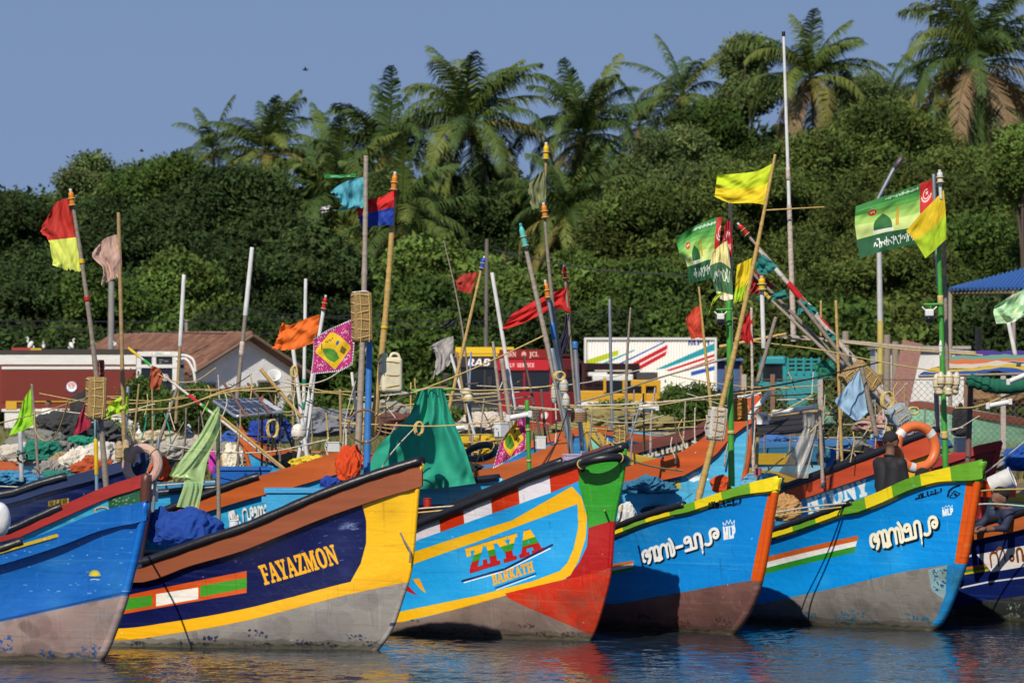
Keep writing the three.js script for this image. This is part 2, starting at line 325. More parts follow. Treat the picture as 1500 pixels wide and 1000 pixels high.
  const pg = tubeGeo(sp, r, { seg: 28, sides: 8 }); { const uv = pg.attributes.uv, p = pg.attributes.position; for (let i = 0; i < uv.count; i++) { const h = p.getY(i); uv.setXY(i, (H.stemA(h) + 0.02 - TEX_A0) / s.texL, (h - TEX_H0) / TEX_HH); } }
  mesh('stem_post', base(pg), s.postColor ? M(s.postColor) : s.rail && s.rail[3] !== 'hull' && !s.fine ? M(s.rail[3], 'wood') : o.mat, root);
  H.root = root;
  return root;
}
// paint on a hull's side: a canvas in the hull's own metres
function paintHull(H, w, h, fn) {
  const s = H.s, tx = (a) => (a - TEX_A0) / s.texL * w, ty = (hh) => h - (hh - TEX_H0) / TEX_HH * h, rnd = rng(s.seed ?? 1), bump = document.createElement('canvas');
  const t = canvasTex(w, h, (g) => {
    const q = (x, y) => { const [a, hh] = H.onHull(x, y); return [tx(a), ty(hh)]; };
    const K = {
      g, rnd, tx, ty, q,
      fill(c) { g.fillStyle = c; g.fillRect(0, 0, w, h); },
      poly(c, pts) { g.fillStyle = c; g.beginPath(); pts.forEach(([x, y], i) => { const p = q(x, y); i ? g.lineTo(...p) : g.moveTo(...p); }); g.closePath(); g.fill(); },
      line(c, wd, pts) { g.strokeStyle = c; g.lineWidth = wd * w / s.texL / 100; g.lineCap = 'round'; g.lineJoin = 'round'; g.beginPath(); pts.forEach(([x, y], i) => { const p = q(x, y); i ? g.lineTo(...p) : g.moveTo(...p); }); g.stroke(); },
      band(c, lo, hi, a0 = -1.4, a1 = 99) {                   // between two heights given as functions of a
        g.fillStyle = c; g.beginPath(); const A = []; for (let a = a0; a <= Math.min(a1, s.texL); a += 0.05) A.push(a);
        A.forEach((a, i) => (i ? g.lineTo(tx(a), ty(hi(a))) : g.moveTo(tx(a), ty(hi(a))))); A.reverse().forEach((a) => g.lineTo(tx(a), ty(lo(a)))); g.closePath(); g.fill();
      },
      // a drawing made in a unit box, laid on the side with its corners at three measured places
      box(bl, br, tl, draw) { const p = q(...bl), x = q(...br), y = q(...tl); g.save(); g.transform(x[0] - p[0], x[1] - p[1], p[0] - y[0], p[1] - y[1], y[0], y[1]); draw(g); g.restore(); },
      text(str, font, c, bl, br, tl) { this.box(bl, br, tl, (g2) => { g2.font = font; const m = g2.measureText(str), up = m.actualBoundingBoxAscent, wd = m.width; g2.scale(1 / wd, 1 / up); g2.fillStyle = g2.strokeStyle = c; g2.lineWidth = 3.4; g2.lineJoin = 'round'; g2.fillText(str, 0, up); g2.strokeText(str, 0, up); }); },
      strokes(list, c, wd, bl, br, tl, dx = 0, dy = 0) { this.box(bl, br, tl, (g2) => { g2.translate(dx, dy); g2.strokeStyle = c; g2.lineWidth = wd; g2.lineCap = 'round'; g2.lineJoin = 'round'; g2.scale(0.01, 0.01); g2.lineWidth = wd * 100; for (const d of list) g2.stroke(new Path2D(d)); }); },
      wear(below, colors) {                                   // scuffs, chips, streaks and grime that belong to the surface
        for (let i = 0; i < 260; i++) { const x = rnd() * w, y = rnd() * h, l = 4 + rnd() * 50; g.strokeStyle = `rgba(${rnd() < 0.5 ? '235,240,245' : '10,15,25'},${0.05 + 0.12 * rnd()})`; g.lineWidth = 0.6 + rnd() * 1.4; g.beginPath(); g.moveTo(x, y); g.lineTo(x + l, y + (rnd() - 0.5) * 14); g.stroke(); }
        for (let i = 0; i < 90; i++) { const x = rnd() * w, y = rnd() * h; g.fillStyle = `rgba(230,235,235,${0.2 + 0.5 * rnd()})`; g.beginPath(); g.ellipse(x, y, 0.8 + rnd() * 2.2, 0.6 + rnd() * 1.6, rnd() * 3, 0, 7); g.fill(); }
        for (let i = 0; i < 40; i++) { const x = rnd() * w, y = rnd() * h, r = 20 + rnd() * 90, gr = g.createRadialGradient(x, y, 0, x, y, r); const c = rnd() < 0.5 ? '255,255,255' : '0,0,0'; gr.addColorStop(0, `rgba(${c},0.10)`); gr.addColorStop(1, `rgba(${c},0)`); g.fillStyle = gr; g.fillRect(x - r, y - r, 2 * r, 2 * r); }
        for (let i = 0; i < 420; i++) { const x = rnd() * w, y = rnd() * h, l = 60 + rnd() * 260; g.strokeStyle = `rgba(${rnd() < 0.5 ? '255,255,255' : '0,0,10'},${0.02 + 0.04 * rnd()})`; g.lineWidth = 2 + rnd() * 5; g.beginPath(); g.moveTo(x, y); g.quadraticCurveTo(x + l / 2, y + (rnd() - 0.5) * 12, x + l, y + (rnd() - 0.7) * 26); g.stroke(); }
        for (let i = 0; i < 150; i++) { const x = rnd() * w, y = ty(0.6 + rnd() * 1.4), l = 20 + rnd() * 110, gr = g.createLinearGradient(x, y, x, y + l), c = rnd() < 0.6 ? '30,24,20' : '235,235,230'; gr.addColorStop(0, `rgba(${c},${0.05 + 0.13 * rnd()})`); gr.addColorStop(1, `rgba(${c},0)`); g.fillStyle = gr; g.fillRect(x, y, 1 + rnd() * 4, l); }
        // the bottom below the knuckle: blotches, vertical runs, old paint flakes near the water
        g.save(); g.beginPath(); const A = []; for (let a = -1.4; a <= s.texL; a += 0.06) A.push(a); A.forEach((a, i) => (i ? g.lineTo(tx(a), ty(below(a))) : g.moveTo(tx(a), ty(below(a))))); g.lineTo(w, h); g.lineTo(0, h); g.closePath(); g.clip();
        for (let i = 0; i < 500; i++) { const x = rnd() * w, y = ty(rnd() * 1.2 - 0.1), r = 5 + rnd() * 40; g.fillStyle = `rgba(${colors[Math.floor(rnd() * colors.length)]},${0.06 + 0.08 * rnd()})`; g.beginPath(); g.ellipse(x, y, r, r * (0.3 + rnd()), rnd() * 3, 0, 7); g.fill(); }
        for (let i = 0; i < 380; i++) { const x = rnd() * w, y = ty(rnd() * 1.1), l = 15 + rnd() * 80; g.strokeStyle = `rgba(${rnd() < 0.5 ? '230,225,220' : '20,18,18'},${0.04 + 0.1 * rnd()})`; g.lineWidth = 0.7 + rnd() * 1.5; g.beginPath(); g.moveTo(x, y); g.lineTo(x + (rnd() - 0.3) * 14, y + l); g.stroke(); }
        const fl = s.flake ?? '20,40,120';
        for (let i = 0; i < 34; i++) { const cx = rnd() * w, cy = ty(0.02 + rnd() * rnd() * 0.28); for (let k = 0; k < 14; k++) { g.fillStyle = `rgba(${fl},${0.4 + rnd() * 0.5})`; g.beginPath(); g.ellipse(cx + (rnd() - 0.5) * 46, cy + (rnd() - 0.5) * 20, 1 + rnd() * 5, 0.8 + rnd() * 3, rnd() * 3, 0, 7); g.fill(); } }
        g.restore();
        for (const [hh, al, c] of [[0.10, 0.30, '60,58,45'], [0.05, 0.42, '35,38,28'], [0.03, 0.5, '120,115,95']]) { g.fillStyle = `rgba(${c},${al})`; g.beginPath(); g.moveTo(0, h); for (let x = 0; x <= w; x += 8) g.lineTo(x, ty(hh + 0.02 * n2(x * 0.02, hh * 40) + 0.012 * n2(x * 0.09, hh * 9))); g.lineTo(w, h); g.closePath(); g.fill(); }
      },
    };
    fn(K);
  });
  return new THREE.MeshPhysicalMaterial({ map: t, roughness: 0.36, clearcoat: 0.15, clearcoatRoughness: 0.3, bumpMap: rep(bumpTex, s.texL / 1.2, 2.4), bumpScale: 0.009 });
}
// ---------------------------------------------------------------- the six boats in the front row
// letters as pen strokes in a box of 100 x 100
const ML = {
  a: ['M14 78 C4 74 4 52 8 40 C14 18 38 16 42 40 C44 58 30 60 28 50 C26 40 38 36 44 44 C52 56 44 78 34 92', 'M44 44 C48 14 70 12 72 34 L72 92', 'M72 40 C74 12 98 12 98 40 L98 92 C98 98 84 98 84 90 C84 80 94 78 98 84'],
  l: ['M8 92 C-2 70 6 24 26 20 C46 18 50 40 48 60 L48 92', 'M48 52 C48 18 72 14 74 40 L74 88 C74 96 94 98 94 76 C94 44 92 20 78 2'],
  ha: ['M6 90 L40 90 L40 38 C40 14 8 16 8 38 C8 52 24 52 30 42', 'M40 90 L66 90 L66 38 C66 12 98 12 98 40 L98 92'],
  u: ['M-60 92 C-40 104 20 98 10 122 C-20 132 -60 122 -30 110'],
  da: ['M6 86 C16 96 42 96 42 76 L42 40 C42 10 92 10 92 44 C92 74 62 74 62 54 C62 38 84 38 88 54'],
  dash: ['M16 58 L84 58'],
  ra: ['M10 94 L10 46 C10 8 90 8 90 46 L90 94'],
  i: ['M-20 26 C0 -14 74 -10 74 30 L74 70'],
  m: ['M30 68 C30 50 70 50 70 68 C70 86 30 86 30 68'],
  sha: ['M6 92 L6 46 C6 14 44 14 44 46 L44 92 L98 92', 'M44 92 C40 62 70 58 72 78 C74 92 56 92 56 80', 'M98 92 L98 36 C94 12 68 14 68 34'],
  aa: ['M20 94 L20 40 C20 10 76 10 76 44 L76 94'],
};
const word = (list) => { let x = 0; const out = []; for (const [k, w] of list) { out.push([k, x, w]); x += w; } return [out, x]; };
function mlText(K, list, bl, br, tl, layers) {
  const [out, tot] = word(list);
  for (const [c, wd, dx, dy] of layers) K.box(bl, br, tl, (g) => {
    g.translate(dx, dy); g.scale(1 / tot, 0.01); g.strokeStyle = c; g.lineCap = 'round'; g.lineJoin = 'round';
    for (const [k, x, w] of out) { g.save(); g.translate(x, 0); g.scale(w / 100, 1); g.lineWidth = wd; for (const d of ML[k]) g.stroke(new Path2D(d)); g.restore(); }
  });
}
const ARABIC = ['M97 10 C99 30 97 44 90 44 C84 44 84 30 90 32', 'M84 48 L80 48 L80 6', 'M76 44 L60 44 M74 44 L74 34 M70 44 L70 34 M66 44 L66 32', 'M62 44 C58 52 56 44 56 6', 'M50 40 C46 40 46 48 52 46', 'M42 48 L42 8', 'M38 48 L36 8 M36 46 L30 46 L30 12 M26 46 C18 50 16 34 22 34 C28 34 26 46 20 48', 'M72 22 L69 22 M68 18 L66 18 M70 15 L68 15'];
function crownMark(K, bl, br, tl) {
  K.strokes(['M8 40 L4 12 L24 28 L36 4 L50 24 L64 4 L76 28 L96 10 L92 40 Z'], '#eef3f5', 0.05, bl, br, tl);
  K.text('MLP', 'bold 40px sans-serif', '#f2f5f6', bl, br, [lerp(bl[0], tl[0], 0.6), lerp(bl[1], tl[1], 0.6)]);
}
const FRONT = {};
// A: plain blue boat on the left
{
  const H = FRONT.A = shapeHull({ seed: 3, fine: 1, th: 22, texL: 9, L: 9.5, label: 'plain bright blue boat with small yellow sun emblem and brown bottom', foot: [143, 968], flake: '20,70,160',
    stem: [[212, 735], [207, 765], [183, 868], [171, 905]], sheer: [[212, 735], [150, 750], [90, 774], [0, 806], [-90, 832]], knuckle: [[183, 869], [100, 886], [0, 908], [-80, 922]],
    rail: [0.20, 0.05, 0.05, 'hull'], hose: [1.2, 0.05, [0.015, 0.016, 0.02]], post: 0.05, inner: [0.16, 0.42, 0.56] });
  buildHull(H, { mat: paintHull(H, 2048, 768, (K) => {
    K.fill('#0a62b8');
    K.band('#9a8580', () => -1, (a) => H.knuckle.h(a) - 0.02);
    K.line('#0b3f86', 2.5, [[182, 868], [100, 886], [0, 908]]);
    K.line('#c9ad1c', 4, [[86, 784], [40, 797], [0, 809]]); K.line('#14284e', 2, [[86, 788], [40, 801], [0, 813]]);
    for (let i = 0; i < 11; i++) { const a = Math.PI * (0.02 + 0.96 * i / 10); K.line('#d9c32c', 1.2, [[138, 843], [138 + 8 * Math.cos(a), 843 - 8 * Math.sin(a)]]); }
    K.line('#1d2f4a', 1, [[130, 846], [147, 845]]); K.line('#e8e8d8', 0.8, [[132, 849], [138, 848], [145, 849]]);
    for (let i = 0; i < 40; i++) { const x = 10 + K.rnd() * 190, y = 770 + K.rnd() * 100; K.line('rgba(190,215,235,0.5)', 0.4 + K.rnd(), [[x, y], [x + 1 + K.rnd() * 4, y + (K.rnd() - 0.5) * 2]]); }
    K.wear(H.knuckle.h, ['150,120,112', '90,80,80', '120,128,140', '60,40,40']);
  }) });
}
// B: navy boat with the yellow bow
{
  const H = FRONT.B = shapeHull({ seed: 5, fine: 1, th: 28, texL: 9, L: 9.5, label: 'navy boat lettered FAYAZMON with yellow bow and brown top plank', foot: [550, 951], flake: '18,22,70',
    stem: [[617, 677], [612, 705], [600, 832], [586, 880], [572, 920]], sheer: [[617, 677], [580, 688], [540, 701], [470, 727], [400, 757], [350, 778], [280, 800], [195, 828]], knuckle: [[594, 852], [500, 873], [420, 894], [350, 911], [260, 927], [165, 938]],
    rail: [0.27, 0.19, 0.03, [0.33, 0.085, 0.03]], hose: [0.0, 0.055, [0.012, 0.012, 0.018]], inner: [0.13, 0.40, 0.60], post: 0.03 });
  buildHull(H, { mat: paintHull(H, 2048, 768, (K) => {
    K.fill('#06104a');
    K.poly('#efb80e', [[628, 640], [540, 700], [530, 738], [536, 762], [536, 795], [528, 825], [514, 850], [514, 880], [560, 900], [620, 860]]);
    K.band('#ebb012', (a) => H.knuckle.h(a), (a) => H.knuckle.h(a) + 0.14);
    K.band('#94908c', () => -1, (a) => H.knuckle.h(a));
    K.poly('#d4551c', [[178, 873], [361, 836], [361, 868], [165, 902]]);
    K.poly('#f2efe6', [[228, 870], [290, 860], [290, 877], [228, 888]]);
    K.poly('#3f9a2a', [[293, 858], [361, 846], [361, 861], [293, 874]]); K.poly('#3f9a2a', [[172, 878], [222, 872], [222, 887], [168, 896]]);
    K.text('FAYAZMON', 'bold 60px serif', '#f0ad1c', [387, 856], [497, 824], [377, 829]);
    for (let i = 0; i < 70; i++) { const x = 300 + K.rnd() * 230, y = 745 + K.rnd() * 90; K.line('rgba(200,210,235,0.5)', 0.3 + K.rnd() * 0.7, [[x, y], [x + K.rnd() * 6, y - K.rnd() * 2]]); }
    for (let i = 0; i < 60; i++) K.line('rgba(170,190,225,0.16)', 0.8, [[495 + K.rnd() * 28, 765 + K.rnd() * 12], [500 + K.rnd() * 30, 762 + K.rnd() * 14]]);
    K.wear(H.knuckle.h, ['140,136,132', '90,90,94', '70,60,60', '160,150,140']);
  }) });
}
// C: blue, green and red boat with ZIYA BARKATH
{
  const H = FRONT.C = shapeHull({ seed: 7, fine: 1, th: 44, texL: 9, L: 9, label: 'blue boat lettered ZIYA BARKATH with green and red bow', foot: [862, 938], flake: '60,50,46',
    stem: [[915, 656], [912, 690], [898, 765], [893, 833], [880, 890]], sheer: [[915, 656], [880, 668], [800, 694], [700, 735], [600, 775], [540, 796]], knuckle: [[894, 833], [820, 850], [740, 871], [660, 893], [575, 910]],
    rail: null, hose: [0.0, 0.052, [0.012, 0.012, 0.016]], inner: [0.17, 0.07, 0.045], post: 0.03, thwart: [0.30, 0.06, 0.03] });
  buildHull(H, { mat: paintHull(H, 2048, 768, (K) => {
    K.fill('#1d9be2');
    K.poly('#2f9428', [[930, 640], [846, 672], [848, 712], [858, 745], [862, 776], [900, 764], [925, 700]]);
    K.poly('#a5100e', [[905, 757], [862, 773], [860, 800], [848, 825], [830, 846], [825, 860], [905, 838]]);
    // red and white blocks under the rim
    for (const [x0, x1, c] of [[804, 852, '#c4300c'], [758, 804, '#e4e0ea'], [718, 758, '#c4300c'], [677, 718, '#e4e0ea'], [642, 677, '#c4300c'], [606, 642, '#ddd6e0'], [570, 606, '#8c1a18']]) { const y = (x) => 656 + (915 - x) * 0.378; K.poly(c, [[x0, y(x0) - 12], [x1, y(x1) - 12], [x1 + (x1 > 840 ? -4 : 3), y(x1) + 26 - (915 - x1) * 0.022], [x0 + 3, y(x0) + 26 - (915 - x0) * 0.022]]); }
    K.poly('#ebb214', [[560, 824], [595, 812], [750, 762], [838, 712], [852, 728], [860, 756], [858, 788], [848, 820], [836, 842], [820, 852], [800, 858], [760, 872], [700, 886], [575, 914], [540, 920]]);
    K.poly('#1d9be2', [[540, 846], [595, 830], [700, 793], [846, 738], [847, 772], [840, 804], [831, 824], [820, 836], [780, 851], [700, 872], [575, 898], [540, 906]]);
    K.band('#7d6c65', () => -1, (a) => H.knuckle.h(a) - 0.01);
    K.poly('#c4260c', [[897, 831], [740, 869], [745, 876], [800, 901], [866, 930], [900, 900]]);
        K.band('#6f6258', () => -1, () => 0.05);
    const Z = (c, dx) => K.text('ZIYA', 'bold 60px serif', c, [688 + dx, 838 + dx * 0.4], [796 + dx, 806 + dx * 0.4], [680 + dx, 804 + dx * 0.4]);
    Z('#12225e', 0.6);
    K.box([688, 838], [796, 806], [680, 804], (g) => {
      g.font = 'bold 60px serif'; const m = g.measureText('ZIYA'), up = m.actualBoundingBoxAscent, wd = m.width;
      for (const [y0, y1, c] of [[0, 0.36, '#f0b418'], [0.36, 0.62, '#2f8f2a'], [0.62, 1.05, '#b01414']]) { g.save(); g.beginPath(); g.rect(-0.1, y0, 1.3, y1 - y0); g.clip(); g.scale(1 / wd, 1 / up); g.fillStyle = g.strokeStyle = c; g.lineWidth = 5; g.fillText('ZIYA', 0, up); g.strokeText('ZIYA', 0, up); g.restore(); }
    });
    K.line('#0d1c50', 2.6, [[677, 851], [740, 833], [809, 798]]); K.line('#f0f0f4', 1.4, [[680, 853], [740, 836], [806, 803]]);
    K.text('BARKATH', 'bold 60px serif', '#e5a21a', [722, 857], [783, 836], [719, 843]);
    K.line('#0d1c50', 1.6, [[726, 861], [785, 840]]); K.line('#f0f0f4', 1.0, [[727, 864], [784, 843]]);
    K.poly('#b01810', [[588, 842], [598, 858], [611, 872], [596, 866], [585, 858]]); K.poly('#e5a21a', [[604, 848], [614, 847], [624, 869], [615, 862]]);
    K.wear(H.knuckle.h, ['150,130,120', '80,70,66', '60,50,46', '120,110,100']);
  }) });
}
const stripesAlong = (K, H, cols, from, step, depth) => { let i = 0; for (let a = H.top[0] - 0.3; a < 8; a += step(i), i++) K.band(cols[i % cols.length], (x) => H.sheer.h(x) - depth(x), () => 3, a, a + step(i) + 0.05); };
// D: blue boat with the dashed name
{
  const H = FRONT.D = shapeHull({ seed: 11, fine: 1, th: 60, texL: 9, L: 9, label: 'blue boat with hyphenated white Malayalam name, orange stem and red-brown bottom', foot: [1072, 929], flake: '70,46,44',
    stem: [[1140, 698], [1134, 730], [1113, 848], [1098, 890]], sheer: [[1140, 698], [1110, 706], [1060, 722], [1010, 739], [950, 756], [900, 775], [860, 788]], knuckle: [[1113, 848], [1050, 858], [960, 874], [890, 884]],
    block: 1.15, rail: [0.15, 0.07, 0.04, 'hull'], hose: [1.2, 0.045, [0.012, 0.012, 0.016]], inner: [0.13, 0.42, 0.62], post: 0.05 });
  buildHull(H, { mat: paintHull(H, 2048, 768, (K) => {
    K.fill('#0d84d8');
    K.band('#78544f', () => -1, (a) => H.knuckle.h(a));
    K.poly('#d8560c', [[1160, 690], [1129, 710], [1122, 740], [1100, 850], [1135, 850]]);
    stripesAlong(K, H, ['#e8d21a', '#6aa32c'], 0, (i) => (i < 1 ? 0.62 : 0.36), (x) => H.drop(x) + 0.02);
    K.poly('#d06020', [[880, 829], [928, 821], [928, 825], [880, 834]]); K.poly('#e9e9e6', [[880, 834], [928, 825], [928, 830], [880, 840]]); K.poly('#2f8f3a', [[880, 840], [928, 830], [928, 834], [880, 846]]);
    mlText(K, [['a', 120], ['l', 95], ['dash', 60], ['ha', 105], ['u', 14], ['da', 96]], [942, 829], [1056, 794], [937, 803], [['#06182c', 22, 0.014, 0.10], ['#f2f5f6', 17, 0, 0]]);
    K.strokes(ARABIC, '#0c1626', 0.05, [1029, 760], [1086, 752], [1027, 736]);
    crownMark(K, [1060, 790], [1078, 787], [1058, 762]);
    K.wear(H.knuckle.h, ['140,110,104', '80,60,58', '60,40,40', '110,96,92']);
  }) });
}
// E: blue boat with orange stem on the right
{
  const H = FRONT.E = shapeHull({ seed: 13, fine: 1, th: 60, texL: 9, L: 9, label: 'blue boat with white Malayalam name, painted eye and grey bottom', foot: [1363, 923], flake: '40,110,150',
    stem: [[1440, 674], [1433, 705], [1412, 822], [1396, 868], [1380, 905]], sheer: [[1440, 674], [1400, 684], [1340, 700], [1290, 722], [1230, 745], [1160, 770], [1110, 785], [1070, 798]], knuckle: [[1410, 824], [1330, 836], [1240, 857], [1160, 874], [1100, 885]],
    block: 1.65, rail: [0.22, 0.08, 0.045, 'hull'], hose: [1.7, 0.045, [0.012, 0.012, 0.016]], inner: [0.13, 0.42, 0.62], post: 0.055 });
  buildHull(H, { mat: paintHull(H, 2048, 768, (K) => {
    K.fill('#0a8ee2');
    K.band('#86827e', () => -1, (a) => H.knuckle.h(a));
    K.poly('#8fb4b8', [[1360, 834], [1390, 828], [1388, 880], [1366, 866]]);
    for (let i = 0; i < 26; i++) { const x = 1366 + K.rnd() * 20, y = 834 + K.rnd() * 32; K.line('#1b4f8a', 0.8 + K.rnd() * 2, [[x, y], [x + K.rnd() * 4, y + K.rnd() * 2]]); }
    K.poly('#148ad6', [[1388, 828], [1414, 820], [1404, 858], [1384, 905], [1362, 930], [1374, 900], [1386, 870]]);
    K.poly('#d8560c', [[1460, 660], [1424, 694], [1416, 706], [1399, 825], [1424, 824]]);
    stripesAlong(K, H, ['#5f9c24', '#e8d21a'], 0, (i) => (i < 1 ? 0.66 : 0.38), (x) => H.drop(x) + 0.02);
    K.poly('#d25e1e', [[1118, 817], [1258, 784], [1256, 792], [1116, 825]]); K.poly('#efefec', [[1116, 825], [1256, 792], [1254, 800], [1114, 834]]); K.poly('#2f8f2a', [[1114, 834], [1254, 800], [1252, 809], [1112, 843]]);
    mlText(K, [['a', 115], ['l', 95], ['ha', 105], ['u', 14], ['da', 96]], [1277, 808], [1377, 780], [1271, 778], [['#08182a', 23, 0.02, 0.11], ['#f6f3d8', 17, 0, 0]]);
    K.strokes(ARABIC, '#0c1626', 0.05, [1334, 744], [1381, 731], [1332, 726]);
    crownMark(K, [1381, 756], [1397, 753], [1380, 741]);
    K.line('#0b1420', 2.4, [[1389, 727], [1391, 719], [1397, 714], [1406, 711]]); K.line('#0b1420', 1.3, [[1392, 728], [1399, 719], [1407, 723], [1400, 729], [1392, 729]]); K.line('#0b1420', 3.6, [[1400, 724], [1400.5, 724.5]]);
    K.wear(H.knuckle.h, ['130,128,126', '80,80,80', '50,46,44', '120,116,108']);
  }) });
}
// F: navy boat cut by the right edge of the frame
{
  const H = FRONT.F = shapeHull({ seed: 17, fine: 1, th: 56, texL: 9, L: 9, label: 'navy boat with name on white panel, behind the blue boat with orange stem', foot: [1640, 914], flake: '150,170,160',
    stem: [[1700, 680], [1695, 710], [1672, 830]], sheer: [[1700, 680], [1600, 715], [1500, 753], [1423, 771], [1380, 783]], knuckle: [[1672, 832], [1500, 872], [1440, 880], [1380, 888]],
    rail: [0.2, 0.17, 0.04, [0.5, 0.12, 0.02]], hose: [0, 0.055, [0.012, 0.012, 0.016]], inner: [0.10, 0.22, 0.42] });
  buildHull(H, { mat: paintHull(H, 2048, 768, (K) => {
    K.fill('#0a1a56');
    K.band('#2c3030', () => -1, (a) => H.knuckle.h(a));
    K.poly('#cfd6dc', [[1400, 818], [1424, 812], [1424, 815], [1400, 822]]);
    K.poly('#e9e4e4', [[1431, 812], [1530, 794], [1530, 825], [1453, 838]]);
    mlText(K, [['ra', 70], ['i', 60], ['m', 70], ['sha', 100], ['aa', 80]], [1452, 832], [1528, 818], [1448, 806], [['#7a4414', 16, 0, 0]]);
    K.poly('#c46a1c', [[1405, 832], [1444, 826], [1446, 830], [1405, 836]]); K.poly('#2f7f3a', [[1405, 836], [1446, 830], [1448, 833], [1405, 840]]); K.poly('#d8b41c', [[1405, 840], [1448, 833], [1450, 836], [1405, 843]]);
    K.line('#d4dadd', 2.4, [[1402, 862], [1450, 852], [1520, 843]]);
    K.wear(H.knuckle.h, ['150,170,160', '40,44,44', '90,110,106', '20,20,22']);
  }) });
}
// ---------------------------------------------------------------- boats behind the front row
function plainBoat(label, o, draw) {
  const H = shapeHull({ texL: 9, L: 8.5, seed: 30 + Math.round(o.stem[0][0]), label, post: 0.04, ...o });
  buildHull(H, { mat: paintHull(H, 1024, 384, (K) => { draw(K, H, (c, d0, d1, a0, a1) => K.band(c, (a) => H.sheer.h(a) - d1, (a) => H.sheer.h(a) - d0, a0, a1)); K.wear(H.knuckle.h, ['150,130,120', '80,70,66', '60,50,46']); }) });
  return H;
}
const BACK = {};
BACK.A2 = plainBoat('turquoise boat with red rim and dark green bow panel just behind the plain blue boat', { th: 24, foot: [172, 935], stem: [[213, 694], [212, 735], [198, 830]], sheer: [[213, 694], [157, 713], [120, 729], [56, 758], [0, 780]], hose: [0.9, 0.045, [0.012, 0.014, 0.02]], rail: [0.14, 0.075, 0.03, [0.42, 0.02, 0.015]], postColor: [0.10, 0.035, 0.025], post: 0.07, inner: [0.12, 0.34, 0.42] },
  (K, H) => { K.fill('#3aa4c4'); K.poly('#0f4a2c', [[158, 730], [205, 700], [210, 760], [160, 772]]); for (let i = 0; i < 22; i++) { const x = 160 + K.rnd() * 40, y = 728 + K.rnd() * 20; K.line('#c8d088', 0.8, [[x, y], [x + 2, y - 1]]); } });
BACK.A3 = plainBoat('navy boat with yellow stripe and number plate, pink lifebuoy on its bow', { th: 26, d: 52.3, stem: [[216, 658], [213, 690]], sheer: [[216, 658], [190, 672], [133, 690], [64, 708], [0, 727]], hose: [0.9, 0.05, [0.014, 0.014, 0.02]], rail: [0.12, 0.10, 0.03, [0.02, 0.04, 0.13]] , inner: [0.22, 0.07, 0.04] },
  (K, H, under) => { K.fill('#0c1a50'); under('#c8990f', 0.36, 0.52, -1, 9); K.poly('#d8a818', [[140, 694], [172, 681], [172, 690], [140, 704]]); K.poly('#e6b822', [[70, 734], [100, 729], [100, 738], [70, 742]]); K.text('IND KL 08 MM', 'bold 40px sans-serif', '#15130f', [71, 742], [98, 737], [71, 735]); });
BACK.B2 = plainBoat('light blue boat with white Malayalam letters and broad orange bow band behind the navy boat', { th: 30, d: 53.2, L: 9, stem: [[520, 655], [516, 690]], sheer: [[520, 655], [470, 671], [426, 685], [366, 703], [293, 729], [210, 757]], hose: [1.1, 0.05, [0.012, 0.012, 0.016]], rail: [0.26, 0.11, 0.03, [0.56, 0.11, 0.012]], inner: [0.12, 0.42, 0.60] },
  (K, H) => { K.fill('#2ea6dc'); const y = 766, l = [['a', 100], ['m', 70], ['u', 40], ['ra', 90], ['da', 90], ['ha', 105], ['sha', 100]]; mlText(K, l, [336, 768], [392, 758], [333, 746], [['#0a2430', 26, 0.02, 0.08], ['#f4f6f6', 20, 0, 0]]); });
BACK.C2 = plainBoat('boat with bare red-brown gunwale hard behind the ZIYA boat', { th: 46, d: 52.6, stem: [[893, 651], [890, 680]], sheer: [[893, 651], [850, 667], [800, 686], [740, 711], [690, 732], [630, 757], [560, 780]], hose: [0.55, 0.05, [0.012, 0.012, 0.016]], rail: [0.22, 0.18, 0.03, [0.20, 0.05, 0.03]], inner: [0.12, 0.035, 0.022], deck: [0.25, 0.05, 0.03] },
  (K) => K.fill('#7a2c1c'));
BACK.BX = plainBoat('low light blue boat with red deck between the navy and ZIYA boats', { th: 12, d: 54.8, L: 7, stem: [[735, 700], [730, 735]], sheer: [[735, 700], [690, 705], [600, 708], [505, 709], [388, 712]], hose: [0.05, 0.045, [0.012, 0.014, 0.02]], inner: [0.12, 0.42, 0.60], deck: [0.42, 0.04, 0.02] },
  (K, H, under) => { K.fill('#33a5d8'); under('#8a1c12', 0.28, 0.42, 0, 9); });
BACK.C3 = plainBoat('light blue boat with worn orange rim and painted eye behind the ZIYA boat', { th: 40, d: 56.2, stem: [[838, 636], [833, 670]], sheer: [[838, 636], [800, 657], [760, 675], [700, 691], [640, 712]], hose: [1.7, 0.05, [0.012, 0.012, 0.016]], rail: [0.26, 0.15, 0.03, [0.55, 0.12, 0.02]], inner: [0.12, 0.42, 0.6] },
  (K) => { K.fill('#49aee0'); K.line('#14384e', 2, [[790, 678], [798, 673], [806, 674]]); K.line('#14384e', 3, [[797, 679], [798, 679]]); K.poly('#e8e0cc', [[790, 665], [804, 655], [812, 655], [800, 667]]); });
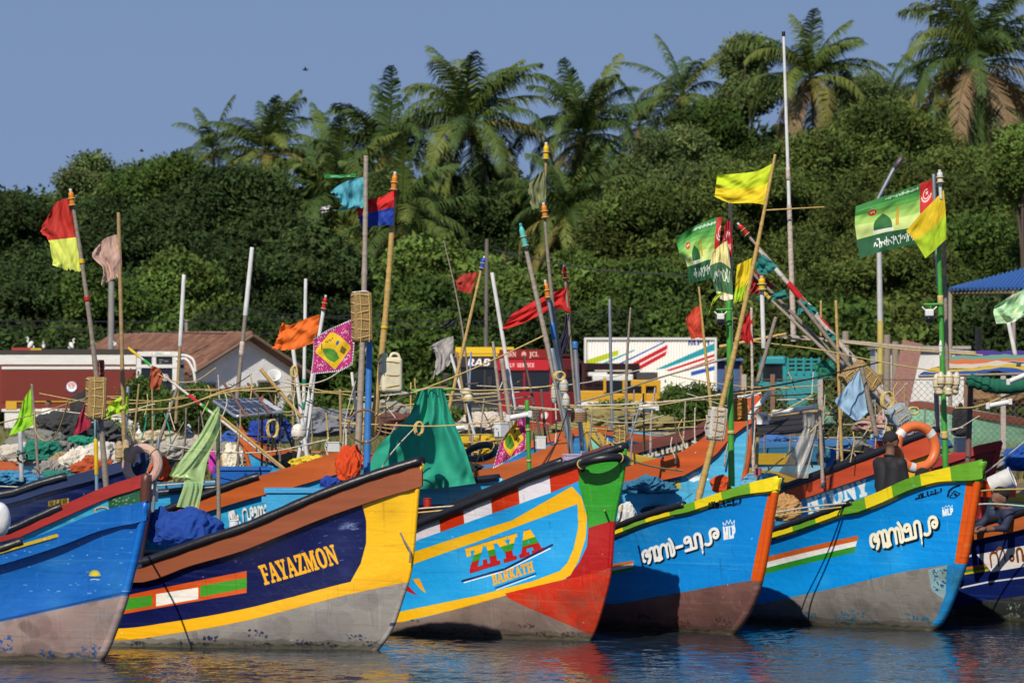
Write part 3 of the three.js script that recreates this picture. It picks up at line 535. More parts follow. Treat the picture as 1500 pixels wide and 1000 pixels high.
BACK.D2 = plainBoat('light blue boat with high orange bow, white bird shapes and yellow letters', { th: 42, d: 57.5, L: 9, stem: [[1112, 578], [1100, 620]], sheer: [[1112, 578], [1085, 590], [1050, 628], [1000, 663], [950, 676], [905, 690], [850, 708]], hose: [2.9, 0.05, [0.012, 0.012, 0.016]], rail: [0.34, 0.13, 0.04, [0.62, 0.10, 0.012]], inner: [0.10, 0.32, 0.45] },
  (K) => { K.fill('#4fb2de'); K.poly('#16589c', [[925, 700], [998, 690], [998, 704], [925, 716]]); K.text('PRARTHANA', 'bold 44px serif', '#e2b822', [935, 723], [998, 714], [934, 712]);
    for (const [x, y] of [[1004, 700], [1018, 700]]) K.poly('#eef4f6', [[x, y - 4], [x + 6, y - 2], [x + 12, y - 8], [x + 22, y - 10], [x + 14, y - 2], [x + 22, y + 2], [x + 12, y + 6], [x + 6, y + 4]]); });
BACK.DX = plainBoat('dark brown boat with white letters on its side, behind the bird boat', { th: 36, d: 64, L: 9, stem: [[1046, 606], [1040, 640]], sheer: [[1046, 606], [1010, 630], [980, 638], [945, 647], [880, 668]], hose: null, rail: [0.14, 0.12, 0.03, [0.16, 0.04, 0.03]], inner: [0.1, 0.05, 0.03] },
  (K) => { K.fill('#3b3020'); K.text('SULTHAN S', 'bold 44px sans-serif', '#d8d6cc', [940, 673], [1022, 652], [938, 661]); });
BACK.CY = plainBoat('yellow and pale turquoise boat with its upswept bow pointing left', { th: 34, flip: 1, d: 61, L: 8, stem: [[855, 612], [862, 640]], sheer: [[855, 612], [870, 625], [886, 643], [910, 660], [960, 672]], hose: null, rail: [0.16, 0.12, 0.03, [0.62, 0.40, 0.04]], inner: [0.2, 0.45, 0.42] },
  (K) => K.fill('#7fc9b4'));
BACK.E2 = plainBoat('bright blue boat lettered NTONY with red-orange rim and yellow bow panel', { th: 50, d: 55.6, L: 9, stem: [[1372, 632], [1362, 675]], sheer: [[1372, 632], [1335, 645], [1300, 659], [1250, 678], [1200, 697], [1136, 722], [1080, 742]], hose: [0, 0.055, [0.012, 0.012, 0.018]], rail: [0.26, 0.15, 0.035, [0.55, 0.06, 0.012]], inner: [0.12, 0.40, 0.60] },
  (K) => { K.fill('#1590d6'); K.poly('#e8a80c', [[1320, 668], [1365, 640], [1362, 720], [1322, 720]]); K.text('NTONY', 'bold 44px serif', '#eceef0', [1184, 752], [1274, 723], [1178, 726]); });
BACK.F2 = plainBoat('red boat with white stripe beyond the right-hand blue boat', { th: 40, d: 63, L: 7, stem: [[1466, 646], [1460, 672]], sheer: [[1466, 646], [1435, 653], [1400, 664], [1350, 678]], hose: null, rail: [0.12, 0.10, 0.03, [0.42, 0.03, 0.03]], inner: [0.3, 0.05, 0.04] },
  (K, H, under) => { K.fill('#7a1414'); under('#e0d8d0', 0.14, 0.2, 0.5, 9); });
BACK.G1 = plainBoat('pale blue boat in the second row left of the lime plastic sheet', { th: 14, d: 60, L: 9, stem: [[448, 690], [440, 720]], sheer: [[448, 690], [400, 697], [340, 702], [260, 708], [180, 712]], hose: null, rail: [0.14, 0.12, 0.03, [0.06, 0.30, 0.52]], inner: [0.08, 0.34, 0.55] },
  (K) => K.fill('#2a86c4'));
BACK.G2 = plainBoat('small orange and blue boat on the bank with bow raised towards the left', { th: 30, flip: 1, d: 84, y0: 0.5, L: 7, rake: 0.5, stem: [[351, 623], [356, 640]], sheer: [[351, 623], [366, 640], [385, 652], [410, 657], [450, 660]], hose: null, rail: [0.30, 0.2, 0.03, [0.62, 0.12, 0.015]], inner: [0.2, 0.4, 0.5] },
  (K) => K.fill('#2f9bd0'));
BACK.G3 = plainBoat('orange bowed boat at the left edge below the lime flag', { th: 24, d: 66, L: 8, stem: [[34, 690], [30, 706]], sheer: [[34, 690], [18, 682], [0, 676], [-60, 690]], hose: null, rail: [0.24, 0.2, 0.03, [0.55, 0.11, 0.02]], inner: [0.4, 0.1, 0.03] },
  (K) => K.fill('#3f9ccc'));
BACK.G4 = plainBoat('dark blue skiff carrying nets, far along the left bank', { th: 10, d: 92, y0: 0.6, L: 6, stem: [[262, 664], [258, 676]], sheer: [[262, 664], [200, 668], [120, 667], [40, 664]], hose: null, rail: [0.14, 0.12, 0.03, [0.10, 0.28, 0.40]], inner: [0.1, 0.2, 0.26] },
  (K) => K.fill('#1c4a68'));
BACK.G5 = plainBoat('blue and orange skiff with nets aboard beyond the yellow bowed boat', { th: 12, d: 78, y0: 0.7, L: 2.6, Lc: 2.5, stem: [[1010, 640], [1004, 655]], sheer: [[1010, 640], [960, 639], [920, 634], [880, 625]], hose: null, rail: [0.14, 0.12, 0.03, [0.60, 0.12, 0.02]], inner: [0.10, 0.3, 0.45] },
  (K) => K.fill('#1f78c0'));
BACK.G6 = plainBoat('pale green boat with red-brown rim behind the wire fence', { th: 8, d: 108, y0: 1.0, L: 3.8, Lc: 3, stem: [[1540, 622], [1536, 634]], sheer: [[1540, 622], [1500, 613], [1460, 607], [1400, 597], [1340, 588]], hose: null, rail: [0.16, 0.16, 0.03, [0.24, 0.06, 0.04]], inner: [0.2, 0.3, 0.26] },
  (K) => K.fill('#86bfa0'));
BACK.G7 = plainBoat('weathered blue boat behind the fence left of the grey cloth flag', { th: 10, d: 76, L: 9, stem: [[1250, 640], [1246, 660]], sheer: [[1250, 640], [1200, 646], [1140, 648], [1090, 650]], hose: null, rail: [0.12, 0.12, 0.03, [0.06, 0.22, 0.5]], inner: [0.08, 0.2, 0.4] },
  (K) => K.fill('#1c56a8'));
BACK.G8 = plainBoat('teal boat with pale cabin side under the grey plastic sheet', { th: 14, d: 62, L: 7, stem: [[1215, 655], [1210, 680]], sheer: [[1215, 655], [1180, 656], [1120, 658], [1050, 662]], hose: null, rail: [0.2, 0.18, 0.03, [0.02, 0.16, 0.30]], inner: [0.16, 0.4, 0.5] },
  (K, H, under) => { K.fill('#3a8fae'); under('#8fc0d8', 0.24, 0.6, -1, 9); });
// ---------------------------------------------------------------- trees
function leafTuft(seed, n, len, wid, spread) {                // a spray of separate leaves
  const r = rng(seed), pos = [], idx = [];
  for (let i = 0; i < n; i++) {
    const d = V(r() * 2 - 1, r() * 1.5 - 0.55, r() * 2 - 1).normalize(), o = V(r() - 0.5, r() - 0.5, r() - 0.5).multiplyScalar(spread), s = V(r() - 0.5, r() - 0.5, r() - 0.5).cross(d).normalize().multiplyScalar(wid * (0.6 + 0.7 * r())), l = len * (0.6 + 0.7 * r());
    const m = o.clone().addScaledVector(d, l * 0.5), tip = o.clone().addScaledVector(d, l).add(V(0, -l * 0.28, 0)), b = pos.length / 3;
    for (const p of [o, m.clone().add(s), tip, m.clone().sub(s)]) pos.push(p.x, p.y, p.z);
    idx.push(b, b + 1, b + 2, b, b + 2, b + 3);
  }
  const g = new THREE.BufferGeometry(); g.setAttribute('position', new THREE.Float32BufferAttribute(pos, 3)); g.setIndex(idx); g.computeVertexNormals(); return clean(g);
}
const TUFTS = [1, 2, 3].map((k) => leafTuft(k, 40, 0.24, 0.055, 0.85)), FINE = [4, 5].map((k) => leafTuft(k, 44, 0.19, 0.036, 0.8));
const leafMat = new THREE.MeshPhysicalMaterial({ color: lin([1, 1, 1]), roughness: 0.8, specularIntensity: 0.3, side: THREE.DoubleSide });
const bark = M([0.10, 0.075, 0.055], 'wood'), palmBark = M([0.22, 0.17, 0.13], 'wood');
let treeNo = 0;
// crown: x, y = middle of the crown as measured, d = distance, rx, ry = half width and half height in metres
function tree(label, group, x, y, d, rx, ry, col, { n = 1500, lobes = 16, down = 0, fine = 0, size = 1, open = 0, name = 'tree' } = {}) {
  const r = rng(900 + ++treeNo * 31), c = at(x, y, d), gy = groundH(c.x, c.z), root = thing(name, label, 'tree', group, V(c.x, gy, c.z));
  c.sub(root.position);
  n = Math.round(n * 0.68); size *= 0.98 + 0.4 * r();
  const L = [];
  lobes = Math.round(lobes * 1.5);
  for (let i = 0; i < lobes; i++) { const a = r() * 6.283, u = Math.sqrt(r()) * (0.85 + 0.35 * r()), t = r() * 2 - 1, k = Math.sqrt(Math.max(0, 1 - t * t * 0.8)); L.push({ p: V(c.x + Math.cos(a) * u * rx * 0.78 * k, c.y + t * ry * 0.74, c.z + Math.sin(a) * u * rx * 0.7 * k), s: (0.17 + 0.25 * r() * r() + 0.05) * Math.min(rx, ry) * (1 + open * 0.2), tint: 0.6 + 0.8 * r() }); }
  const total = L.reduce((s, l) => s + l.s * l.s, 0), geo = fine ? FINE[treeNo % 2] : TUFTS[treeNo % 3], im = new THREE.InstancedMesh(geo, leafMat, n), m = new THREE.Matrix4(), q = new THREE.Quaternion(), e = new THREE.Euler(), colr = new THREE.Color();
  let k = 0;
  for (const l of L) {
    const cnt = Math.round(n * l.s * l.s / total);
    for (let i = 0; i < cnt && k < n; i++, k++) {
      let v = V(r() * 2 - 1, r() * 2 - 1, r() * 2 - 1); while (v.lengthSq() > 1 || v.lengthSq() < 0.02) v.set(r() * 2 - 1, r() * 2 - 1, r() * 2 - 1);
      const rad = l.s * (0.62 + 0.44 * Math.sqrt(r())) * (1 + 0.22 * n3(v.x * 2 + l.p.x, v.y * 2, v.z * 2)); v.normalize(); if (v.y < -0.15) { v.y *= -0.4; if (r() < 0.5) v.y -= 0.25; }
      const sc = size * (0.75 + 0.6 * r()); e.set(r() * 6.28, r() * 6.28, r() * 6.28);
      m.compose(V(l.p.x + v.x * rad * 1.2, l.p.y + v.y * rad * 0.72, l.p.z + v.z * rad * 1.2), q.setFromEuler(e), V(sc, sc, sc)); im.setMatrixAt(k, m);
      const b = l.tint * (0.75 + 0.5 * r()), yel = 0.85 + 0.35 * r(); colr.setRGB(col[0] * b * yel, col[1] * b, col[2] * b); im.setColorAt(k, colr);
    }
  }
  im.count = k; im.name = 'crown'; im.userData.kind = 'stuff'; im.castShadow = im.receiveShadow = true; root.add(im);
  const base = V(0, 0, 0), top = V(c.x * 0.6, c.y - ry * 0.1, c.z), tr = 0.022 * Math.max(3, c.y) * 0.9, g = [tubeGeo([base, base.clone().lerp(top, 0.5).add(V((r() - 0.5) * 0.6, 0, 0)), top], [tr, tr * 0.45], { sides: 7 })];
  for (let i = 0; i < Math.min(14, lobes); i++) { const l = L[i].p, s = base.clone().lerp(top, 0.45 + 0.5 * r()); g.push(tubeGeo([s, s.clone().lerp(l, 0.5).add(V(0, -0.25, 0)), l], [tr * 0.42, tr * 0.16], { sides: 5 })); }
  mesh('trunk', merge(g), bark, root);
  return root;
}
// palms: fronds of separate leaflets, each frond a part
function frondGeo(seed, elev, len, wind) {
  const r = rng(seed), pts = [], n = 14; let p = V(0, 0, 0), a = elev; const droop = (1.7 + 0.7 * r()) * (elev > 1.3 ? 0.4 : elev > 0.9 ? 0.7 : 1);
  for (let i = 0; i <= n; i++) { pts.push(p.clone()); p = p.clone().add(V(Math.cos(a), Math.sin(a), wind * 0.25 * (i / n)).multiplyScalar(len / n)); a -= droop / n * (0.5 + 1.1 * i / n); a = Math.max(a, -1.45); }
  const g = [tubeGeo(pts, [0.05, 0.012], { seg: 14, sides: 4 })], curve = new THREE.CatmullRomCurve3(pts), pos = [], idx = [];
  for (let i = 0; i < 58; i++) for (const sd of [-1, 1]) {
    if (n2(i * 0.22 + seed, sd * 3 + seed) > 0.62) continue;
    const t = 0.10 + 0.89 * (i + 0.5 * r()) / 58, c = curve.getPoint(t), tan = curve.getTangent(t), L = 1.25 * Math.sin(Math.PI * (0.16 + 0.80 * t)) ** 0.7 * (0.85 + 0.3 * r()), side = V(0, 0, 1).multiplyScalar(sd), hang = 0.4 + 1.0 * r();
    const d1 = tan.clone().multiplyScalar(0.55).addScaledVector(side, 0.8).add(V(0, 0.12 - hang * 0.35, wind * 0.25)).normalize(), d2 = tan.clone().multiplyScalar(0.6).addScaledVector(side, 0.35).add(V(0, -hang * 1.3, wind * 0.45)).normalize();
    const w = tan.clone().multiplyScalar(0.032 + 0.012 * r()), m = c.clone().addScaledVector(d1, L * 0.5), e = m.clone().addScaledVector(d2, L * 0.5), b = pos.length / 3;
    for (const q of [c.clone().sub(w), c.clone().add(w), m.clone().addScaledVector(w, -0.9), m.clone().addScaledVector(w, 0.9), e]) pos.push(q.x, q.y, q.z);
    idx.push(b, b + 1, b + 3, b, b + 3, b + 2, b + 2, b + 3, b + 4);
  }
  const lg = new THREE.BufferGeometry(); lg.setAttribute('position', new THREE.Float32BufferAttribute(pos, 3)); lg.setIndex(idx); lg.computeVertexNormals(); g.push(clean(lg));
  return merge(g);
}
const ELEV = [1.35, 1.15, 1.0, 0.8, 0.55, 0.3, 0.0, -0.4, -0.85], FRONDS = ELEV.map((e, i) => [0, 1].map((k) => frondGeo(50 + i * 2 + k, e, 4.9 + 0.4 * k - (e > 1 ? 0.7 : 0), k ? 0.5 : -0.5)));
const frondMats = [[0.070, 0.110, 0.022], [0.048, 0.086, 0.018], [0.110, 0.140, 0.026], [0.17, 0.155, 0.040]].map((c) => new THREE.MeshPhysicalMaterial({ color: lin(c), roughness: 0.65, specularIntensity: 0.5, side: THREE.DoubleSide }));
const deadFrond = new THREE.MeshStandardMaterial({ color: lin([0.19, 0.125, 0.065]), roughness: 0.8, side: THREE.DoubleSide });
const nutGeo = lumpGeo(0.16, 0.19, 0.16, 3, 0.08, 2), nutMat = M([0.30, 0.20, 0.03], 'plastic');
function palm(label, x, y, d, s, lean, { n = 34, dead = 1, nuts = 6, low = 1, foot = 0 } = {}) {
  const r = rng(Math.round(x * 7 + y)), c = at(x, y, d), v0 = (s *= 0.88 + 0.12 * r()), gx = c.x + lean, gy = groundH(gx, c.z), root = thing('palm_tree', label, 'palm tree', 'coconut palms behind the yard', V(gx, gy, c.z));
  c.sub(root.position);
  const pts = [V(0, 0, 0), V(c.x * 0.25 , c.y * 0.4, 0), V(c.x * 0.68, c.y * 0.75, 0), c.clone()];
  mesh('trunk', tubeGeo(pts, (t) => lerp(0.24, 0.15, t) * s * (1 + 0.05 * Math.sin(t * 240)), { seg: 70, sides: 9 }), palmBark, root);
  for (let i = 0; i < n; i++) {
    const k = Math.min(ELEV.length - 1 - (low ? 0 : 2), Math.floor(Math.pow((i + r() * 0.8) / n, 0.9) * ELEV.length)), f = mesh('frond', FRONDS[k][Math.floor(r() * 2)], k > 6 && dead-- > 0 ? deadFrond : frondMats[Math.min(3, Math.floor(r() * 2.6 + (k > 5 ? 1.2 : 0)))], root);
    f.position.copy(c).add(V(0, 0.1 - 0.03 * k, 0)); f.rotation.order = 'YXZ'; f.rotation.set((r() - 0.5) * 0.5, i * 2.39996 + (r() - 0.5) * 0.7, (r() - 0.5) * 0.35); f.scale.set(s * (0.8 + 0.4 * r()), s * (0.8 + 0.4 * r()), s * (0.85 + 0.3 * r()));
  }
  for (let i = 0; i < nuts; i++) { const a = i * 1.3 + r(), q = mesh('coconut', nutGeo, nutMat, root); q.position.copy(c).add(V(Math.cos(a) * 0.38 * s, -0.35 * s - 0.3 * r(), Math.sin(a) * 0.38 * s)); q.scale.setScalar(s); }
}
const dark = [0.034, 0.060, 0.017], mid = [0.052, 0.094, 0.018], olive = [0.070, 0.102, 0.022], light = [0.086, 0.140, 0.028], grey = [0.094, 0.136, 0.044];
const TG = 'broadleaf trees behind the yard';
// left dark wood
tree('small hazy tree on the ridge, top left', TG, 130, 290, 262, 2.6, 1.7, grey, { n: 1300, lobes: 10 });
tree('tree on the far ridge above the left flag', TG, 30, 325, 258, 3.2, 1.6, mid, { n: 1300 });
tree('tall hazy tree sticking up from the ridge, left', TG, 125, 285, 256, 2.2, 2.3, grey, { n: 900, lobes: 9, open: 1 });
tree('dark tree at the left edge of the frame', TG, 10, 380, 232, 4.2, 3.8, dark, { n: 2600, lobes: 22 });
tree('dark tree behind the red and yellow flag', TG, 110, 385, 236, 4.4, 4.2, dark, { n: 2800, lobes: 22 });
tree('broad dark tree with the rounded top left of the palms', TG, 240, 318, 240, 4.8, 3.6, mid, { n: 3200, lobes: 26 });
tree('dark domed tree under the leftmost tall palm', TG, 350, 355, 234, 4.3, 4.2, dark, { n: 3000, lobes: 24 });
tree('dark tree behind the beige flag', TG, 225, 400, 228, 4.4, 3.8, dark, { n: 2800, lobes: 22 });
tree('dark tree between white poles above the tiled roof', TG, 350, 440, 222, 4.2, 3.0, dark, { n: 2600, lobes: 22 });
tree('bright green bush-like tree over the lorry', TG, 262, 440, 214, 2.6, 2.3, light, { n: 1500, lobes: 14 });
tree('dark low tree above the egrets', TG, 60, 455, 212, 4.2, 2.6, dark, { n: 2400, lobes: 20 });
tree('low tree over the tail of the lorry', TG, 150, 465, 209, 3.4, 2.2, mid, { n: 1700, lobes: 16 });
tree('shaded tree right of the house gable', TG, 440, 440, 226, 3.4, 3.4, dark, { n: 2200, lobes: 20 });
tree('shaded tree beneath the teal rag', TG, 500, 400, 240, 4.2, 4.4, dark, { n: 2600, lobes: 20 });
// middle
tree('dark tree behind the red and blue flag', TG, 590, 380, 240, 4.4, 4.2, dark, { n: 2600, lobes: 20 });
tree('bright spreading tree left of the red flag', TG, 660, 430, 216, 3.6, 2.6, light, { n: 2600, lobes: 22 });
tree('bright low tree above the red lorry', TG, 745, 455, 212, 3.4, 1.9, light, { n: 2200, lobes: 18 });
tree('mid green tree above the yellow and black lorry', TG, 610, 475, 208, 2.6, 1.9, mid, { n: 1500, lobes: 14 });
tree('dark tree under the middle palms', TG, 720, 345, 244, 4.0, 3.6, dark, { n: 2400, lobes: 18 });
tree('dark tree behind the olive rag', TG, 850, 370, 242, 4.0, 4.0, dark, { n: 2400, lobes: 20 });
tree('bright tree above the left end of the white container', TG, 860, 440, 214, 3.3, 2.3, light, { n: 2200, lobes: 18 });
tree('mid green tree above the middle of the container', TG, 930, 455, 211, 2.9, 2.1, mid, { n: 1800, lobes: 16 });
// right, lighter and looser
const TR = { n: 2700, lobes: 24, fine: 1, size: 1.15 };
tree('pale feathery tree right of the middle palms', TG, 985, 275, 238, 3.7, 3.4, grey, { ...TR, n: 3000 });
tree('olive tree behind the green mosque flag pair', TG, 960, 370, 228, 3.6, 3.2, olive, TR);
tree('olive tree right of the tall white mast', TG, 1190, 290, 236, 4.0, 3.4, olive, TR);
tree('yellowish olive tree behind the yellow and lime flag', TG, 1075, 330, 230, 3.8, 3.4, olive, TR);
tree('rounded olive tree behind the street lamp', TG, 1300, 255, 240, 4.2, 3.8, olive, { ...TR, n: 3200 });
tree('olive tree behind the big green flag', TG, 1270, 370, 226, 4.2, 3.6, olive, TR);
tree('shaded tree above the turquoise lorry', TG, 1180, 430, 216, 4.0, 3.0, olive, TR);
tree('shaded olive tree above the bundled poles', TG, 1060, 440, 214, 3.6, 2.6, olive, TR);
tree('shaded tree above the white shed', TG, 1310, 450, 213, 4.0, 3.0, olive, TR);
tree('dark tree beside the blue roof', TG, 1420, 420, 216, 4.0, 3.4, mid, TR);
tree('olive tree left of the blue roof', TG, 1400, 320, 232, 4.2, 3.6, olive, TR);
tree('bright green tree cut by the right edge', TG, 1500, 245, 210, 1.6, 2.4, light, { n: 1000, lobes: 10 });
tree('tree at the right edge above the blue roof', TG, 1490, 330, 222, 3.6, 3.2, olive, TR);
tree('thin grey-green tree with gaps on the skyline', TG, 1270, 165, 262, 3.0, 2.4, grey, { n: 1200, lobes: 14, fine: 1, open: 1 });
tree('thin tree with pale leaves left of the tall white mast', TG, 1085, 115, 258, 2.4, 2.6, grey, { n: 1300, lobes: 12 });
tree('hazy tree under the big right palm', TG, 1470, 200, 262, 3.4, 4.0, grey, { n: 1800, lobes: 16, fine: 1 });
tree('dark tree on the skyline behind the small right palm', TG, 1050, 215, 256, 3.2, 2.6, mid, { n: 1600, lobes: 14 });
// a second rank that closes the gaps
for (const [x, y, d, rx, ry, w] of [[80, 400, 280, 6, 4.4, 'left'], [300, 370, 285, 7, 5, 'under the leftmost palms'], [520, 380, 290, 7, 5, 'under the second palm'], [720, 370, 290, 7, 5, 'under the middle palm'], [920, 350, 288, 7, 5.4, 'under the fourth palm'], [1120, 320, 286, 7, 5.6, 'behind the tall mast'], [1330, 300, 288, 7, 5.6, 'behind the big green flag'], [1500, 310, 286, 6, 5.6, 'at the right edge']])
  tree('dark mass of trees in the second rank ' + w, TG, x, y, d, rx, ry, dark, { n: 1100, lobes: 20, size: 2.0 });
// bushes and low growth that close the wood down to the ground
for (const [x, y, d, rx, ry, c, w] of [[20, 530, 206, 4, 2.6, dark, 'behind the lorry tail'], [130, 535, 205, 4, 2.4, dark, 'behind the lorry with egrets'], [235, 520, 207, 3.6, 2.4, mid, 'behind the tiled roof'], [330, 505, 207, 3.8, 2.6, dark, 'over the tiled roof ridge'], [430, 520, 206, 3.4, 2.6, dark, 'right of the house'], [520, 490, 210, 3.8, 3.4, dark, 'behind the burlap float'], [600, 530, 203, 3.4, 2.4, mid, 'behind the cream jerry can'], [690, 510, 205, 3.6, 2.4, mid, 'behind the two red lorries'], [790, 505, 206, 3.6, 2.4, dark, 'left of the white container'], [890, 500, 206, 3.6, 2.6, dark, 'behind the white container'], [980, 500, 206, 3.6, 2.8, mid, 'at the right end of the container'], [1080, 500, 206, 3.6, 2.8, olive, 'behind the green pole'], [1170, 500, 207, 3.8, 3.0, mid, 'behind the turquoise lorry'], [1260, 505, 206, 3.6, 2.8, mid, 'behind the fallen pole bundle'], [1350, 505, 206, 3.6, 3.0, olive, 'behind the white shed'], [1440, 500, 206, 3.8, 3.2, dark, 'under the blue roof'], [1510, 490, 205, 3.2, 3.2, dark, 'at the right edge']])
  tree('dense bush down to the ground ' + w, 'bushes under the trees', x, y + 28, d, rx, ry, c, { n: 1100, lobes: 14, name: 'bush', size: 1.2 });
// palms
palm('small hazy palm at the left end of the palms', 312, 222, 262, 0.78, 0.4, { n: 18, low: 0, nuts: 2 });
palm('leftmost tall palm, standing clear against the sky', 392, 222, 246, 1.0, 1.6, { n: 36 });
palm('hazy palm between the leftmost tall palm and the teal rag', 476, 232, 268, 0.85, 1.0, { n: 20 });
palm('low palm with drooping fronds behind the orange flag', 460, 320, 238, 1.1, -1.0, { n: 38, nuts: 3 });
palm('tall palm above the red and blue flag', 566, 226, 244, 1.12, 3.4, { n: 36 });
palm('tallest of the middle palms, hung with yellow fruit', 688, 180, 242, 1.2, 3.2, { n: 38, nuts: 9 });
palm('palm with outspread arms right of the tallest middle palm', 856, 198, 246, 1.2, 1.8, { n: 36 });
palm('low palm in front of the bushes behind the olive rag', 838, 312, 234, 0.95, 1.4, { n: 38, nuts: 2 });
palm('hazy palm right of the outspread middle palm', 936, 185, 272, 0.95, 0.6, { n: 20, nuts: 2 });
palm('small palm with the bare pale trunk', 1000, 140, 262, 0.95, 1.0, { n: 20, low: 0, nuts: 3 });
palm('tall ragged palm behind the white mast', 1188, 112, 248, 1.15, 1.6, { n: 36, nuts: 7, dead: 4 });
palm('tall palm with dead brown fronds near the right edge', 1432, 92, 244, 1.3, -0.6, { n: 38, nuts: 9, dead: 5 });
palm('hazy low palm left of the dead-fronded palm', 1372, 140, 268, 0.9, 0.4, { n: 18, nuts: 2 });
palm('dark palm crown low in the wood behind the orange flag', 520, 330, 250, 1.0, 0.8, { n: 20, nuts: 1 });
palm('low palm with long fronds behind the orange flag pole', 500, 300, 236, 1.25, 1.2, { n: 34, nuts: 3 });
palm('low dark palm left of the burlap float', 585, 330, 232, 1.15, 1.4, { n: 32, nuts: 2 });
// ---------------------------------------------------------------- the yard behind the boats
function yardFrame(x, d, turn = 0) { const c = at(x, 600, d); return { p: V(c.x, groundH(c.x, c.z), c.z), turn, k: FPX / d }; }
const dark1 = M([0.012, 0.013, 0.016], 'glass'), tyreM = M([0.02, 0.02, 0.02], 'rubber'), white1 = M([0.72, 0.72, 0.70]), chrome = M([0.5, 0.5, 0.5], 'metal');
function part(root, name, mat, ...geos) { return mesh(name, merge(geos), mat, root); }
function wheel(root, x, z, r, w = 0.28) {
  const t = new THREE.TorusGeometry(r * 0.72, r * 0.3, 10, 22); t.scale(1, 1, w / (r * 0.6)); t.translate(x, r, z);
  const o = mesh('wheel', t, tyreM, root), c = new THREE.CylinderGeometry(r * 0.5, r * 0.5, w * 0.7, 16); c.rotateX(Math.PI / 2); c.translate(x, r, z); mesh('rim', clean(c), chrome, o);
}
const flatText = (w, h, draw) => new THREE.MeshStandardMaterial({ map: canvasTex(w, h, draw), roughness: 0.6 });
function decal(root, name, w, h, pos, ry, mat) { const g = boxGeo(w, h, 0.012); g.rotateY(ry); g.translate(...pos); return mesh(name, g, mat, root); }
